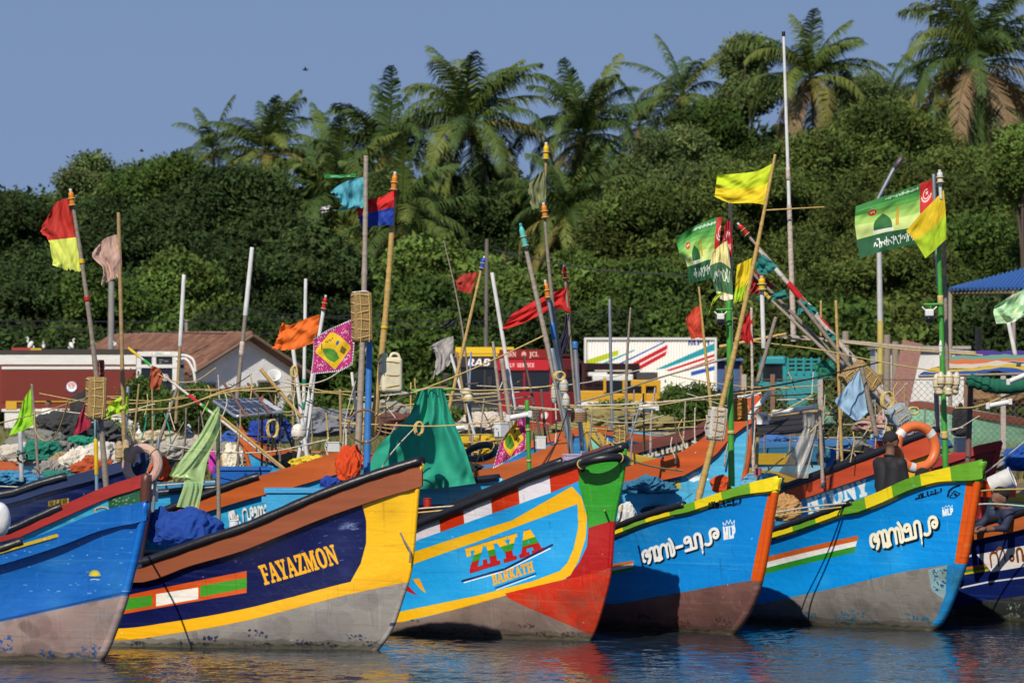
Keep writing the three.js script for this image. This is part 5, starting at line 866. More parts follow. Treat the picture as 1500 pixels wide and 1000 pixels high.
function post(x0, y0, x1, y1, d, r, mat, label) { const a = at(x0, y0, d), b = at(x1, y1, d), base = V(a.x, groundH(a.x, a.z), a.z); const m = mesh('utility_pole', tubeGeo([V(0, 0, 0), b.clone().sub(base)], [r * 1.2, r], { sides: 8 }), mat); m.position.copy(base); return tag(m, label, 'pole', null); }
post(161, 600, 162.5, 412, 162, 0.11, M([0.28, 0.27, 0.26], 'rough'), 'grey concrete pole behind the lorry roof');
post(272, 600, 272.5, 468, 176, 0.07, M([0.30, 0.27, 0.24], 'rough'), 'thin pole sticking up behind the roof ridge');
post(711, 600, 713, 350, 180, 0.075, M([0.16, 0.145, 0.13], 'rough'), 'weathered pole with wires over the bright trees');
for (const [x, y] of [[1239, 485], [1300, 490], [1312, 500], [1434, 482]]) post(x, 600, x, y, 122, 0.10, M([0.30, 0.25, 0.20], 'rough'), ({ 1239: 'wooden stump post left of the street lamp', 1300: 'thin dark post just right of the street lamp', 1312: 'short post second to the right of the street lamp', 1434: 'pale post under the blue roof' })[x]);
function wire(label, x0, y0, x1, y1, d0, d1, sag, r = 0.02) { const a = at(x0, y0, d0), b = at(x1, y1, d1), m = a.clone().lerp(b, 0.5); m.y -= sag; solo('power_line', tubeGeo([a, m, b], r, { seg: 30, sides: 4 }), M([0.04, 0.04, 0.045], 'rubber'), label, 'power line'); }
wire('power line across the dark wood at the left', -20, 470, 713, 448, 162, 180, 0.3);
wire('lower power line across the dark wood at the left', -20, 476, 713, 476, 162, 180, 0.35);
wire('power line running right from the weathered pole', 722, 366, 1010, 404, 180, 172, 0.25, 0.028);
wire('thin power line above the tiled roof', 330, 452, 713, 470, 170, 180, 0.2);
// two birds on the wing
for (const [x, y, s, l] of [[447, 102, 1, 'small dark bird flying high left of the palms'], [207, 221, 0.8, 'tiny dark bird flying over the left ridge']]) {
  const c = at(x, y, 190), t = thing('flying_bird', l, 'bird', null, c), m = M([0.03, 0.03, 0.03], 'canvas'); mesh('body', (() => { const g = lumpGeo(0.13 * s, 0.045 * s, 0.05 * s, 1, 0.05, 2); return g; })(), m, t);
  for (const sg of [-1, 1]) mesh('wing', gridGeo(6, 1, (u, v) => ({ p: V((v - 0.5) * 0.10 * (1 - 0.7 * u) * s, (0.10 * Math.sin(u * 2.2)) * s, sg * (0.03 + u * 0.26) * s), u, v })), m, t);
}
// bushes and rough grass in the yard
const YB = 'bushes in the yard';
for (const [x, y, d, rx, ry, c, n, w] of [[215, 592, 128, 0.8, 0.55, mid, 600, 'left of the solar panel'], [300, 603, 126, 1.2, 0.6, mid, 900, 'below the tiled house'], [370, 600, 124, 1.0, 0.55, mid, 700, 'behind the solar panel'], [435, 612, 122, 0.9, 0.5, light, 500, 'behind the orange flag pole'], [250, 622, 118, 1.4, 0.55, mid, 800, 'behind the white horn speakers'], [900, 612, 128, 0.9, 0.22, light, 400, 'before the yellow jeep'], [985, 598, 124, 0.7, 0.4, light, 600, 'below the container stripes'], [1030, 600, 122, 0.6, 0.5, mid, 500, 'at the foot of the orange-red flag'], [1240, 610, 112, 1.0, 0.5, light, 700, 'behind the pale blue flag'], [1100, 608, 116, 1.0, 0.5, mid, 500, 'behind the green pole foot'], [1475, 610, 112, 0.7, 0.6, mid, 400, 'beside the pale green boat'], [150, 655, 100, 0.7, 0.4, light, 400, 'among the heaps at the left'], [690, 625, 120, 1.1, 0.3, light, 400, 'below the red lorries']])
  tree('leafy bush ' + w, YB, x, y, d, rx, ry, c, { n, lobes: 9, name: 'bush', size: 0.55, fine: 1 });
{
  const blade = (() => { const r = rng(77), pos = [], idx = []; for (let i = 0; i < 16; i++) { const a = r() * 6.28, l = 0.25 + 0.35 * r(), x = (r() - 0.5) * 0.3, z = (r() - 0.5) * 0.3, w = 0.012, b = pos.length / 3; pos.push(x - w, 0, z, x + w, 0, z, x + Math.cos(a) * l * 0.45, l, z + Math.sin(a) * l * 0.45); idx.push(b, b + 1, b + 2); } const g = new THREE.BufferGeometry(); g.setAttribute('position', new THREE.Float32BufferAttribute(pos, 3)); g.setIndex(idx); g.computeVertexNormals(); return clean(g); })();
  const n = 9000, im = new THREE.InstancedMesh(blade, new THREE.MeshStandardMaterial({ color: lin([1, 1, 1]), roughness: 0.9, side: THREE.DoubleSide }), n), r = rng(31); let k = 0; const c = new THREE.Color();
  while (k < n) { const d = 104 + 32 * r(), x = lerp(0, 1500, r()), p = at(x, 600, d); if (n2(p.x * 0.25, p.z * 0.12) < -0.15) { if (r() < 0.9) continue; } const s = 0.7 + 0.9 * r(); im.setMatrixAt(k, new THREE.Matrix4().compose(V(p.x, groundH(p.x, p.z) - 0.03, p.z), new THREE.Quaternion().setFromEuler(new THREE.Euler(0, r() * 6, 0)), V(s, s, s))); const t = r(), b = 0.7 + 0.6 * r(); im.setColorAt(k++, c.setRGB(lerp(0.09, 0.24, t) * b, lerp(0.13, 0.19, t) * b, lerp(0.03, 0.08, t) * b)); }
  im.name = 'grass'; im.castShadow = im.receiveShadow = true; scene.add(im); tag(im, 'dry and green grass tufts over the yard behind the boats', 'grass', null, 'stuff');
}
// ---------------------------------------------------------------- poles
const BAM = M([0.36, 0.24, 0.105], 'wood'), BAMY = M([0.50, 0.33, 0.10], 'wood'), GREYW = M([0.26, 0.215, 0.17], 'wood'), DRIFT = M([0.36, 0.30, 0.24], 'wood'), WHITEP = M([0.70, 0.70, 0.68], 'plastic'), STEEL = M([0.42, 0.45, 0.47], 'metal'), GREENP = M([0.06, 0.32, 0.04]), BLUEP = M([0.04, 0.20, 0.55]), ROPE = M([0.56, 0.42, 0.15], 'rope'), ROPEW = M([0.58, 0.54, 0.44], 'rope'), ROPEB = M([0.02, 0.02, 0.025], 'rope'), RUSTW = M([0.55, 0.45, 0.38], 'rough');
const PG = { bamboo: 'bamboo poles standing in the boats', white: 'white poles standing in the boats', metal: 'metal and painted poles standing in the boats' };
// label, foot, head, distance, radii in picture units at foot and head, material; bands: [from, to, material] along the pole
function pole(kind, label, x0, y0, x1, y1, d, r0, r1, mat, { bands = [], bow = 0, tip, d1 = d } = {}) {
  const a = at(x0, y0, d), b = at(x1, y1, d1), k = d / FPX, t = thing(kind + '_pole', label, 'pole', PG[kind], a), v = b.sub(a), len = v.length(), seedp = x0 * 3 + y1;
  r0 *= 0.86; r1 *= 0.9;
  const pt = (s) => v.clone().multiplyScalar(s).add(V(bow * k * Math.sin(Math.PI * s), 0, 0)), nodes = kind === 'bamboo', step = 0.22 + (seedp % 7) * 0.012;
  const rad = (s) => { const r = lerp(r0, r1, s) * k; if (!nodes) return r; const q = (s * len / step) % 1; return r * (1 + 0.22 * Math.exp(-((q - 0.5) ** 2) * 380) + 0.05 * Math.sin(s * 37 + seedp)); };
  mesh('shaft', tubeGeo([0, 0.25, 0.5, 0.75, 1].map(pt), rad, { seg: nodes ? Math.min(160, Math.round(len / step * 9)) : 10, sides: 8 }), mat, t);
  for (const [s0, s1, m] of bands) mesh('band', tubeGeo([pt(s0), pt((s0 + s1) / 2), pt(s1)], (s) => lerp(r0, r1, lerp(s0, s1, s)) * k * 1.18 + 0.002, { seg: 4, sides: 8 }), m, t);
  if (tip) {                                                  // bottle or torch lashed to the head
    const [tl, tr, tm, cm] = tip, u = v.clone().normalize(), p0 = v.clone().addScaledVector(u, -tl * k * 0.7).add(V(0, 0, r1 * k * 1.5)), p1 = p0.clone().addScaledVector(u, tl * k);
    const o = mesh('lamp_bottle', tubeGeo([p0, p0.clone().lerp(p1, 0.6), p1], (s) => tr * k * (s < 0.72 ? 1 : 1 - (s - 0.72) * 2.2), { seg: 14, sides: 10 }), tm, t);
    mesh('cap', tubeGeo([p1.clone().addScaledVector(u, -tl * k * 0.12), p1.clone().addScaledVector(u, tl * k * 0.1)], tr * k * 0.55, { sides: 8 }), cm, o);
    for (const q of [0.1, 0.5]) { const c = p0.clone().lerp(p1, q), w = new THREE.TorusGeometry(tr * k * 1.25, tr * k * 0.22, 6, 12); w.lookAt(u); w.translate(c.x, c.y, c.z); mesh('lashing', clean(w), ROPE, o); }
  }
  return t;
}
const orangeB = M([0.70, 0.22, 0.02], 'plastic'), yellowB = M([0.72, 0.48, 0.02], 'plastic'), redB = M([0.55, 0.02, 0.02], 'plastic'), clearB = M([0.6, 0.62, 0.62], 'plastic'), tealB = M([0.10, 0.50, 0.45], 'plastic'), blueB = M([0.03, 0.10, 0.55], 'plastic');
pole('bamboo', 'grey bamboo pole carrying the red and yellow flag', 157, 742, 104, 286, 51, 5.2, 3, GREYW, { bow: 6, tip: [24, 4, orangeB, clearB], bands: [[0.78, 0.795, yellowB], [0.66, 0.675, redB]] });
pole('bamboo', 'bamboo pole carrying the beige rag', 183, 720, 173, 311, 53, 3.8, 3, BAM, {});
pole('bamboo', 'short bamboo leaning behind the lime cloth', 190, 700, 203, 562, 55, 2, 1.6, BAM, {});
pole('metal', 'thin blue and yellow pole beside the red and yellow flag pole', 142, 756, 139, 610, 51.2, 3, 2.6, M([0.16, 0.3, 0.36]), { bands: [[0.42, 0.78, yellowB], [0.05, 0.12, yellowB]] });
pole('metal', 'grey pipe behind the crimson flag', 178, 720, 187, 566, 54, 3, 2.8, STEEL);
pole('metal', 'grey pipe with black coil at the left edge', 31, 705, 29, 632, 60, 4, 4, M([0.45, 0.47, 0.5]));
pole('bamboo', 'bamboo carrying the lime pennant', 56, 700, 46, 562, 60, 2.6, 2.2, GREYW);
pole('white', 'white-topped pole left of the house', 257, 620, 269, 402, 70, 3, 2.6, BAM, { bands: [[0.52, 1, WHITEP]] });
pole('white', 'white-topped bark pole before the house gable', 345, 600, 369, 362, 70, 4, 2.8, GREYW, { bands: [[0.58, 1, WHITEP], [0.33, 0.42, RUSTW]] });
pole('bamboo', 'knotty stick left of the lime plastic sheet', 214, 700, 262, 560, 62, 3.4, 2.6, GREYW);
pole('metal', 'pale grey pipe below the lime plastic sheet', 222, 770, 232, 640, 52, 3, 2.6, STEEL);
pole('bamboo', 'dark bamboo propping the lime plastic sheet', 320, 768, 319, 610, 51.6, 3.6, 3.2, GREYW);
pole('white', 'long slanting white pole with red and green fittings', 432, 700, 188, 510, 56, 3, 2, M([0.62, 0.55, 0.48], 'wood'), { d1: 60, bands: [[0.93, 1, yellowB], [0.86, 0.9, M([0.05, 0.4, 0.05])], [0.55, 0.62, redB], [0.5, 0.54, M([0.05, 0.4, 0.05])], [0.42, 0.46, redB]] });
pole('bamboo', 'bamboo slanting below the long white pole', 420, 690, 318, 605, 55, 2.6, 2.2, BAMY, {});
pole('bamboo', 'bamboo slanting up left of the orange flag poles', 442, 612, 381, 540, 57, 3, 3.2, BAMY);
pole('bamboo', 'dark prop under the solar panel', 388, 700, 397, 605, 58, 2.4, 2, M([0.05, 0.04, 0.035], 'wood'));
pole('metal', 'rusty prop behind the solar panel', 383, 690, 384, 580, 60, 2, 2, M([0.35, 0.08, 0.03]));
pole('white', 'white pole with green bands behind the orange flag', 443, 690, 447.5, 408, 62, 3.2, 2.8, WHITEP, { bands: [[0.32, 0.36, M([0.02, 0.24, 0.13])], [0.45, 0.48, M([0.02, 0.24, 0.13])], [0.20, 0.24, M([0.02, 0.24, 0.13])]] });
pole('white', 'white pole carrying the orange flag, red bottle on top', 432, 700, 476, 440, 58, 3.4, 3.2, WHITEP, { tip: [20, 3.2, redB, clearB] });
pole('white', 'white pole leaning right under the orange flag', 452, 690, 429, 512, 57.4, 3.6, 3.2, WHITEP);
pole('white', 'white pole leaning left under the purple flag', 446, 690, 460, 545, 58.2, 3.2, 3, WHITEP);
pole('bamboo', 'bamboo upright between the white poles', 430, 690, 428, 540, 58.6, 2.4, 2, BAM);
pole('bamboo', 'short lashed stick right of the white poles', 500, 690, 498, 570, 57, 2.6, 2.4, BAM);
pole('bamboo', 'grey mast carrying the teal rag and the big burlap float', 522, 700, 536, 228, 53.2, 6, 3.6, DRIFT, { bow: 3 });
pole('bamboo', 'stout yellow bamboo carrying the red and blue flag', 545, 640, 578, 262, 53.6, 6, 4, BAMY, { tip: [26, 4.2, orangeB, clearB], bow: 4, bands: [[0.93, 0.97, redB], [0.30, 0.315, yellowB], [0.42, 0.43, yellowB]] });
pole('metal', 'blue painted pole beside the grey mast, wrapped in clear film', 537, 700, 541, 500, 53.0, 6, 5, BLUEP);
pole('white', 'thin white pole behind the blue painted pole', 530, 680, 515, 545, 54.6, 2.6, 2.4, WHITEP);
pole('bamboo', 'bamboo with blue bottle carrying the small red flag', 648, 640, 708, 382, 58, 3.4, 2.2, BAMY, { tip: [18, 3.2, blueB, clearB] });
pole('bamboo', 'thin crooked stick left of the small red flag', 690, 620, 650, 352, 60, 2.2, 1, GREYW, { bow: 8 });
pole('white', 'white pole leaning left before the red lorry', 754, 600, 720.5, 399, 57, 3.6, 3.2, WHITEP);
pole('bamboo', 'bamboo stub lashed to the white pole before the red lorry', 752, 650, 735, 525, 56.8, 4, 3.8, DRIFT);
pole('bamboo', 'bamboo upright before the black lorry front', 738, 640, 722, 500, 60, 3, 2.4, DRIFT);
pole('white', 'white stick leaning at the grey rag', 696, 640, 658, 512, 59, 2.6, 2.4, WHITEP);
pole('bamboo', 'brown stick beside the white and yellow float', 690, 650, 669, 515, 58.5, 2.2, 2, BAM);
pole('metal', 'thin blue rod before the black lorry', 686, 600, 690, 515, 60, 1.8, 1.6, M([0.2, 0.3, 0.5]));
pole('bamboo', 'leaning bamboo with teal bottle through the red pennant', 832, 640, 765, 340, 55, 5, 3.4, DRIFT, { tip: [34, 4, tealB, M([0.05, 0.35, 0.38], 'plastic')] });
pole('bamboo', 'tall stick carrying the olive rag', 832, 600, 797, 305, 56, 4, 2.4, GREYW, { tip: [22, 4, orangeB, clearB], bow: -4 });
pole('bamboo', 'upper stick with yellow torch over the olive rag', 798, 330, 800, 218, 56.2, 2.6, 2, BAM, { tip: [24, 4, yellowB, clearB] });
pole('metal', 'blue-grey pipe behind the red pennant, orange bottle on top', 838, 660, 800, 420, 55.6, 4, 2.8, STEEL, { tip: [26, 3.8, orangeB, clearB], bands: [[0.68, 0.78, BLUEP]] });
pole('bamboo', 'thin pole carrying the red pennant, red bottles on top', 846, 620, 827, 395, 57, 2.4, 2, GREYW, { tip: [20, 3.2, redB, clearB] });
pole('metal', 'galvanised pipe right of the silver bottle float', 853, 660, 842, 500, 54.5, 4, 3.6, STEEL, { bands: [[0.93, 1, BLUEP]] });
pole('metal', 'galvanised pipe left of the silver bottle float', 838, 668, 808, 510, 54, 4.6, 4.2, STEEL);
pole('bamboo', 'thin stick left of the silver foil rag', 796, 660, 767, 520, 58, 2.4, 2, M([0.14, 0.09, 0.07], 'wood'));
pole('bamboo', 'stick behind the silver foil rag', 800, 650, 793, 570, 58.4, 2.2, 2, M([0.14, 0.09, 0.07], 'wood'));
pole('metal', 'bright green post beside the draped purple flag', 776, 705, 772, 586, 53, 3.6, 3.6, GREENP, { bands: [[0.24, 0.27, ROPE], [0.62, 0.65, ROPE]] });
pole('white', 'silver pole with white knot, before the left part of the container', 897, 630, 893, 438, 58, 2.8, 2.4, STEEL);
pole('bamboo', 'knotty grey stick with green rag before the container', 918, 640, 924, 450, 58, 3.2, 1.6, GREYW, { bow: -3 });
pole('metal', 'thin blue-grey rod leaning before the grass', 921, 650, 940, 585, 57, 1.8, 2, STEEL);
pole('bamboo', 'thin pole carrying the orange-red flag', 1042, 600, 1024, 420, 60, 3, 1.6, BAMY);
pole('metal', 'thick bright green pole beside the white foam float', 1072, 712, 1068, 440, 53.2, 5.6, 5, GREENP, { bands: [[0.28, 0.3, ROPE], [0.57, 0.59, ROPE]] });
pole('white', 'weathered pole carrying the green dome flag with red corner', 1072, 640, 1070, 278, 53.6, 3.6, 3.2, RUSTW);
pole('bamboo', 'long yellow bamboo carrying the yellow and lime flag', 1022, 735, 1136, 226, 53, 6, 2.4, BAMY, { bow: 5 });
pole('white', 'very tall white mast with a crosspiece', 1163, 500, 1148, 46, 61, 4, 2.2, WHITEP, { bands: [[0, 0.44, RUSTW], [0.52, 0.56, RUSTW], [0.985, 1, M([0.01, 0.01, 0.01])]] });
pole('bamboo', 'thin crosspiece lashed to the very tall mast', 1118, 308, 1208, 303, 60.8, 1.4, 1, BAMY);
pole('white', 'white pole with yellow lamp cap right of the yellow bamboo', 1119, 510, 1116, 412, 57, 4, 3.6, WHITEP, { tip: [20, 5, yellowB, M([0.5, 0.45, 0.3], 'plastic')] });
pole('white', 'thin weathered pole carrying the dark red flag', 1104, 690, 1101, 450, 56, 2.6, 2.2, RUSTW);
pole('bamboo', 'crooked driftwood stake behind the dark red flag', 1110, 560, 1137, 464, 58, 4, 3, GREYW);
// the slanting bundle of poles on the right
pole('bamboo', 'uppermost pole of the slanting bundle, red bottle at its head', 1316, 600, 1086, 333, 59, 5, 2.2, DRIFT, { tip: [22, 3.4, redB, clearB], bands: [[0.62, 0.70, redB], [0.52, 0.58, WHITEP], [0.44, 0.50, redB]] });
pole('bamboo', 'second pole of the slanting bundle, white and red banded', 1322, 610, 1112, 366, 58.7, 5, 2.6, M([0.55, 0.48, 0.42], 'wood'), { bands: [[0.68, 0.8, redB], [0.84, 0.92, WHITEP]] });
pole('bamboo', 'third pole of the slanting bundle, grey and knotted', 1300, 600, 1098, 395, 58.4, 4.4, 2.4, GREYW);
pole('bamboo', 'lowest pole of the slanting bundle, through the teal rags', 1290, 590, 1120, 430, 58.2, 4, 2.2, DRIFT, { tip: [16, 2.8, yellowB, redB] });
pole('bamboo', 'short driftwood pole inside the slanting bundle', 1260, 555, 1170, 440, 58.0, 3.6, 3, GREYW);
pole('bamboo', 'long horizontal bamboo across the right side', 1430, 518, 1138, 492, 60, 4, 4, DRIFT, { bow: 0 });
pole('bamboo', 'short horizontal bamboo left of the tall mast', 1054, 508, 1152, 489, 59.5, 3, 2.6, BAMY);
pole('bamboo', 'bamboo upright left of the pale blue flag', 1234, 690, 1225, 440, 58, 3, 2.4, BAMY);
pole('bamboo', 'short bamboo upright on the horizontal pole', 1203, 492, 1203, 440, 59.8, 2, 1.8, BAMY);
pole('bamboo', 'bamboo upright holding the grey plastic sheet', 1206, 715, 1201, 600, 56.2, 3.2, 3, DRIFT);
pole('bamboo', 'grey stake carrying the pale blue flag', 1285, 640, 1262, 536, 56, 4.4, 3.6, GREYW);
pole('metal', 'stout green pole with the camera and the cream float', 1386, 690, 1374, 300, 53.4, 5.4, 3.4, GREENP, { bands: [[0.12, 0.15, ROPE], [0.30, 0.32, ROPE], [0.62, 0.66, ROPE]] });
pole('metal', 'grey pipe on top of the camera pole, carrying the big green flag', 1375, 420, 1368, 255, 53.8, 3.4, 3, STEEL);
pole('white', 'white rod with lamp over the yellow and lime pennant', 1379, 292, 1377, 256, 53.2, 3, 3, WHITEP, { tip: [18, 4.4, WHITEP, clearB] });
pole('bamboo', 'knotty bamboo right of the camera pole', 1389, 560, 1383, 345, 54.6, 3.4, 3, GREYW);
pole('white', 'white pole holding the pale green cloth at the right edge', 1488, 520, 1478, 472, 60, 3.6, 3.6, WHITEP);
pole('metal', 'rusty post under the striped awning', 1418, 690, 1423, 555, 60, 5, 4.6, M([0.20, 0.10, 0.09]));
pole('white', 'pale rusty post behind the camera pole', 1374, 640, 1372, 575, 60, 4, 4, RUSTW);

// ---------------------------------------------------------------- cloth
function cr(p, t) {                                           // Catmull-Rom through a list of numbers' pairs
  const n = p.length - 1, f = clamp(t) * n, i = Math.min(Math.floor(f), n - 1), s = f - i, g = (k) => p[clamp(i + k, 0, n)];
  return [0, 1].map((c) => { const a = i > 0 ? g(-1)[c] : 2 * g(0)[c] - g(1)[c], b = g(0)[c], d = g(1)[c], e = i + 2 <= n ? g(2)[c] : 2 * d - b; return 0.5 * (2 * b + (d - a) * s + (2 * a - 5 * b + 4 * d - e) * s * s + (3 * b - a - 3 * d + e) * s * s * s); });
}
const FG = 'flags flying from the poles';
// net: rows from top to bottom, each from hoist to fly, of measured places; panels: [v0, v1, u0, u1, material, part name]
function cloth(name, label, category, group, d, net, panels, { amp = 0.10, waves = 2.2, ph = 0, jag = 0, slant = 0.4, lean = 0 } = {}) {
  const ev = (u, v) => cr(net.map((row) => cr(row, u)), v), c0 = ev(0, 0), base = at(c0[0], c0[1], d), t = thing(name, label, category, group, base);
  for (const [v0, v1, u0, u1, mat, nm] of panels) mesh(nm ?? 'panel', gridGeo(44, 26, (a, b) => {
    let u = lerp(u0, u1, a), v = lerp(v0, v1, b);
    const ju = u1 === 1 ? 1 + jag * 0.06 * n2(v * 9 + ph, ph) * smooth(0.7, 1, u) : 1, q = ev(u * ju, v + jag * 0.05 * n2(u * 8, ph + 4) * smooth(0.85, 1, v));
    const w = 0.5 * Math.sin(u * waves * 5 + v * slant * 5 + ph + 1.2 * n2(u * 2, v * 2 + ph)) * (0.25 + 0.75 * u) + 0.5 * n2(u * 2.6 + ph * 3, v * 1.6 + u) + 0.07 * n2(u * 6 - v * 3, v * 4 + ph * 5) + 0.012 * n2(u * 15 + v * 7, v * 9 - ph);
    return { p: at(q[0], q[1], d + 0.6 * amp * w + lean * u).sub(base), u, v: 1 - v };
  }), mat, t);
  return t;
}
const C = (c) => M(c, 'cloth');
cloth('flag', 'ragged flag, dark red above and lime yellow below, at the far left', 'flag', FG, 51, [[[105, 289], [84, 295], [68, 318]], [[109, 320], [82, 326], [58, 338]], [[113, 347], [88, 350], [70, 352]], [[117, 374], [94, 374], [76, 382]], [[120, 398], [97, 396], [76, 388]]], [[0, 0.5, 0, 1, C('#c42a1c'), 'upper_half'], [0.5, 1, 0, 1, C('#e2ee66'), 'lower_half']], { jag: 1, amp: 0.12, waves: 1.3 });
cloth('flag', 'torn beige rag on a bamboo pole right of the red and yellow flag', 'flag', FG, 53, [[[175, 342], [155, 348], [146, 356]], [[177, 365], [155, 372], [134, 374]], [[178, 385], [160, 390], [150, 394]], [[179, 404], [163, 410], [147, 418]]], [[0, 1, 0, 1, C('#c9a596')]], { jag: 1.6, amp: 0.12, waves: 1.5, ph: 2 });
cloth('flag', 'lime pennant at the left edge before the maroon lorry', 'flag', FG, 60, [[[46, 566], [38, 578], [32, 590]], [[48, 596], [36, 604], [24, 614]], [[49, 622], [30, 632], [12, 638]]], [[0, 1, 0, 1, C('#96d81e')]], { ph: 1, amp: 0.08 });
cloth('flag', 'crimson flag hanging below the burlap float', 'flag', FG, 52.2, [[[131, 562], [127, 575], [124, 590]], [[131, 600], [122, 606], [114, 612]], [[132, 624], [118, 634], [106, 638]]], [[0, 1, 0, 1, C('#a20b36')]], { ph: 3, amp: 0.08 });
cloth('rag', 'crumpled lime cloth tied beside the burlap float', 'cloth', null, 53, [[[187, 574], [174, 582], [160, 592], [154, 604]], [[188, 590], [176, 594], [164, 602], [156, 612]], [[186, 606], [176, 606], [164, 608], [158, 616]]], [[0, 1, 0, 1, C('#b4d82a')]], { ph: 5, amp: 0.16, waves: 3 });
cloth('flag', 'small brown flag on the long slanting pole before the lorry cab', 'flag', FG, 59, [[[222, 535], [233, 540], [239, 550]], [[219, 550], [228, 554], [236, 560]], [[217, 566], [224, 570], [233, 570]]], [[0, 1, 0, 1, C('#a8502e')]], { ph: 4, amp: 0.08 });
cloth('flag', 'tattered teal rag streaming from the grey mast', 'flag', FG, 53.2, [[[534, 259], [514, 263], [498, 270], [483, 281]], [[534, 272], [516, 276], [505, 283], [492, 290]], [[534, 290], [520, 296], [509, 300], [500, 304]], [[534, 304], [516, 307], [500, 308], [486, 308]]], [[0, 1, 0, 1, C('#52aabd')]], { jag: 2.5, ph: 1, amp: 0.14, waves: 1.8 });
cloth('flag', 'narrow green streamer with white lettering above the teal rag', 'flag', FG, 53.3, [[[521, 254], [500, 256], [475, 255]], [[521, 259], [500, 260.5], [474, 260]]], [[0, 1, 0, 1, new THREE.MeshStandardMaterial({ side: THREE.DoubleSide, roughness: 0.8, map: canvasTex(256, 32, (g, w, h) => { g.fillStyle = '#12803a'; g.fillRect(0, 0, w, h); g.strokeStyle = '#e8efe4'; g.lineWidth = 3; for (let i = 0; i < 13; i++) { g.beginPath(); g.arc(60 + i * 12, 16, 4, i, i + 4.2); g.stroke(); } }) })]], { amp: 0.02, ph: 1 });
cloth('rag', 'black and white knotted rag at the end of the teal rag', 'cloth', null, 53.2, [[[484, 300], [476, 302], [469, 303]], [[483, 305], [477, 307], [468, 308]], [[481, 310], [475, 312], [470, 312]]], [[0, 0.5, 0, 1, C('#e6e2e2')], [0.5, 0.72, 0, 1, C('#1a1416')], [0.72, 1, 0, 1, C('#d8d0d0')]], { amp: 0.08, waves: 3, jag: 2 });
cloth('flag', 'red and blue flag on the stout yellow bamboo', 'flag', FG, 53.5, [[[577, 278], [558, 288], [540, 292], [520, 304]], [[577, 303], [556, 308], [540, 312], [524, 318]], [[576, 330], [556, 331], [541, 333], [534, 342]]], [[0, 0.5, 0, 1, C('#d81a12'), 'upper_half'], [0.5, 1, 0, 1, C('#0c3ca8'), 'lower_half']], { jag: 0.8, ph: 2.5, amp: 0.13, waves: 1.6 });
cloth('flag', 'bright orange flag with torn corner', 'flag', FG, 58, [[[468, 460], [444, 468], [424, 476], [413, 472]], [[466, 480], [440, 486], [420, 492], [404, 498]], [[459, 502], [436, 511], [416, 513], [397, 511]]], [[0, 1, 0, 1, C('#f07010')]], { jag: 1.2, ph: 0.6, amp: 0.13, waves: 1.5 });
const SCARF = canvasTex(512, 400, (g, w, h) => {
  g.fillStyle = '#b0186e'; g.fillRect(0, 0, w, h); const r = rng(4);
  for (let i = 0; i < 260; i++) { g.fillStyle = `rgba(250,225,240,${0.5 + 0.5 * r()})`; g.beginPath(); g.arc(r() * w, r() * h, 2 + r() * 5, 0, 7); g.fill(); }
  g.strokeStyle = '#e6e0e4'; g.lineWidth = 26; g.strokeRect(0, 0, w, h); g.strokeStyle = '#16121a'; g.lineWidth = 10; g.setLineDash([12, 12]); g.strokeRect(8, 8, w - 16, h - 16); g.setLineDash([]);
  g.strokeStyle = '#f2d8ea'; g.lineWidth = 5; for (const [x, y] of [[110, 90], [400, 310], [120, 320], [420, 90]]) for (let i = 0; i < 4; i++) { g.beginPath(); g.arc(x + i * 16 - 24, y + (i % 2) * 8, 9, i, i + 4); g.stroke(); }
  g.fillStyle = '#e9bc10'; g.beginPath(); g.moveTo(300, 34); g.lineTo(470, 120); g.quadraticCurveTo(490, 140, 470, 170); g.lineTo(250, 372); g.quadraticCurveTo(225, 380, 205, 362); g.lineTo(48, 262); g.quadraticCurveTo(36, 240, 52, 222); g.lineTo(262, 44); g.fill();
  g.fillStyle = '#4d8f1e'; g.beginPath(); g.moveTo(180, 300); g.quadraticCurveTo(230, 180, 390, 150); g.quadraticCurveTo(370, 260, 240, 320); g.fill(); g.strokeStyle = '#2a5c12'; g.lineWidth = 5; for (let k = 0; k < 6; k++) { g.beginPath(); g.moveTo(200 + k * 26, 300 - k * 18); g.lineTo(240 + k * 24, 210 - k * 8); g.stroke(); }
  g.fillStyle = '#6a5a18'; g.beginPath(); g.moveTo(90, 250); g.lineTo(150, 205); g.lineTo(175, 250); g.lineTo(120, 285); g.fill(); g.fillStyle = '#1d5aa0'; g.beginPath(); g.arc(205, 165, 20, 0, 7); g.fill(); g.fillStyle = '#5a4a14'; g.fillRect(395, 95, 14, 60); g.fillStyle = '#8a3a14'; for (let k = 0; k < 5; k++) g.fillRect(262 + k * 20, 92 + (k % 2) * 8, 13, 16);
});
const scarfM = new THREE.MeshPhysicalMaterial({ map: SCARF, roughness: 0.8, transmission: 0.2, thickness: 0, side: THREE.DoubleSide });
cloth('flag', 'purple spotted flag with yellow centre, spread out beside the burlap float', 'flag', FG, 53.8, [[[518, 466], [500, 474], [478, 484], [459, 496]], [[519, 500], [498, 506], [478, 516], [458, 524]], [[516, 534], [498, 543], [476, 546], [455, 548]]], [[0, 1, 0, 1, scarfM]], { ph: 1.2, amp: 0.05, waves: 1.2 });
cloth('flag', 'purple spotted flag with yellow centre, hanging slack beside the green post', 'flag', FG, 53.1, [[[770, 600], [764, 606], [758, 614], [752, 622]], [[771, 636], [756, 636], [742, 642], [734, 646]], [[769, 660], [754, 668], [738, 678], [722, 686]]], [[0, 1, 0, 1, scarfM]], { ph: 2.2, amp: 0.10, waves: 2 });
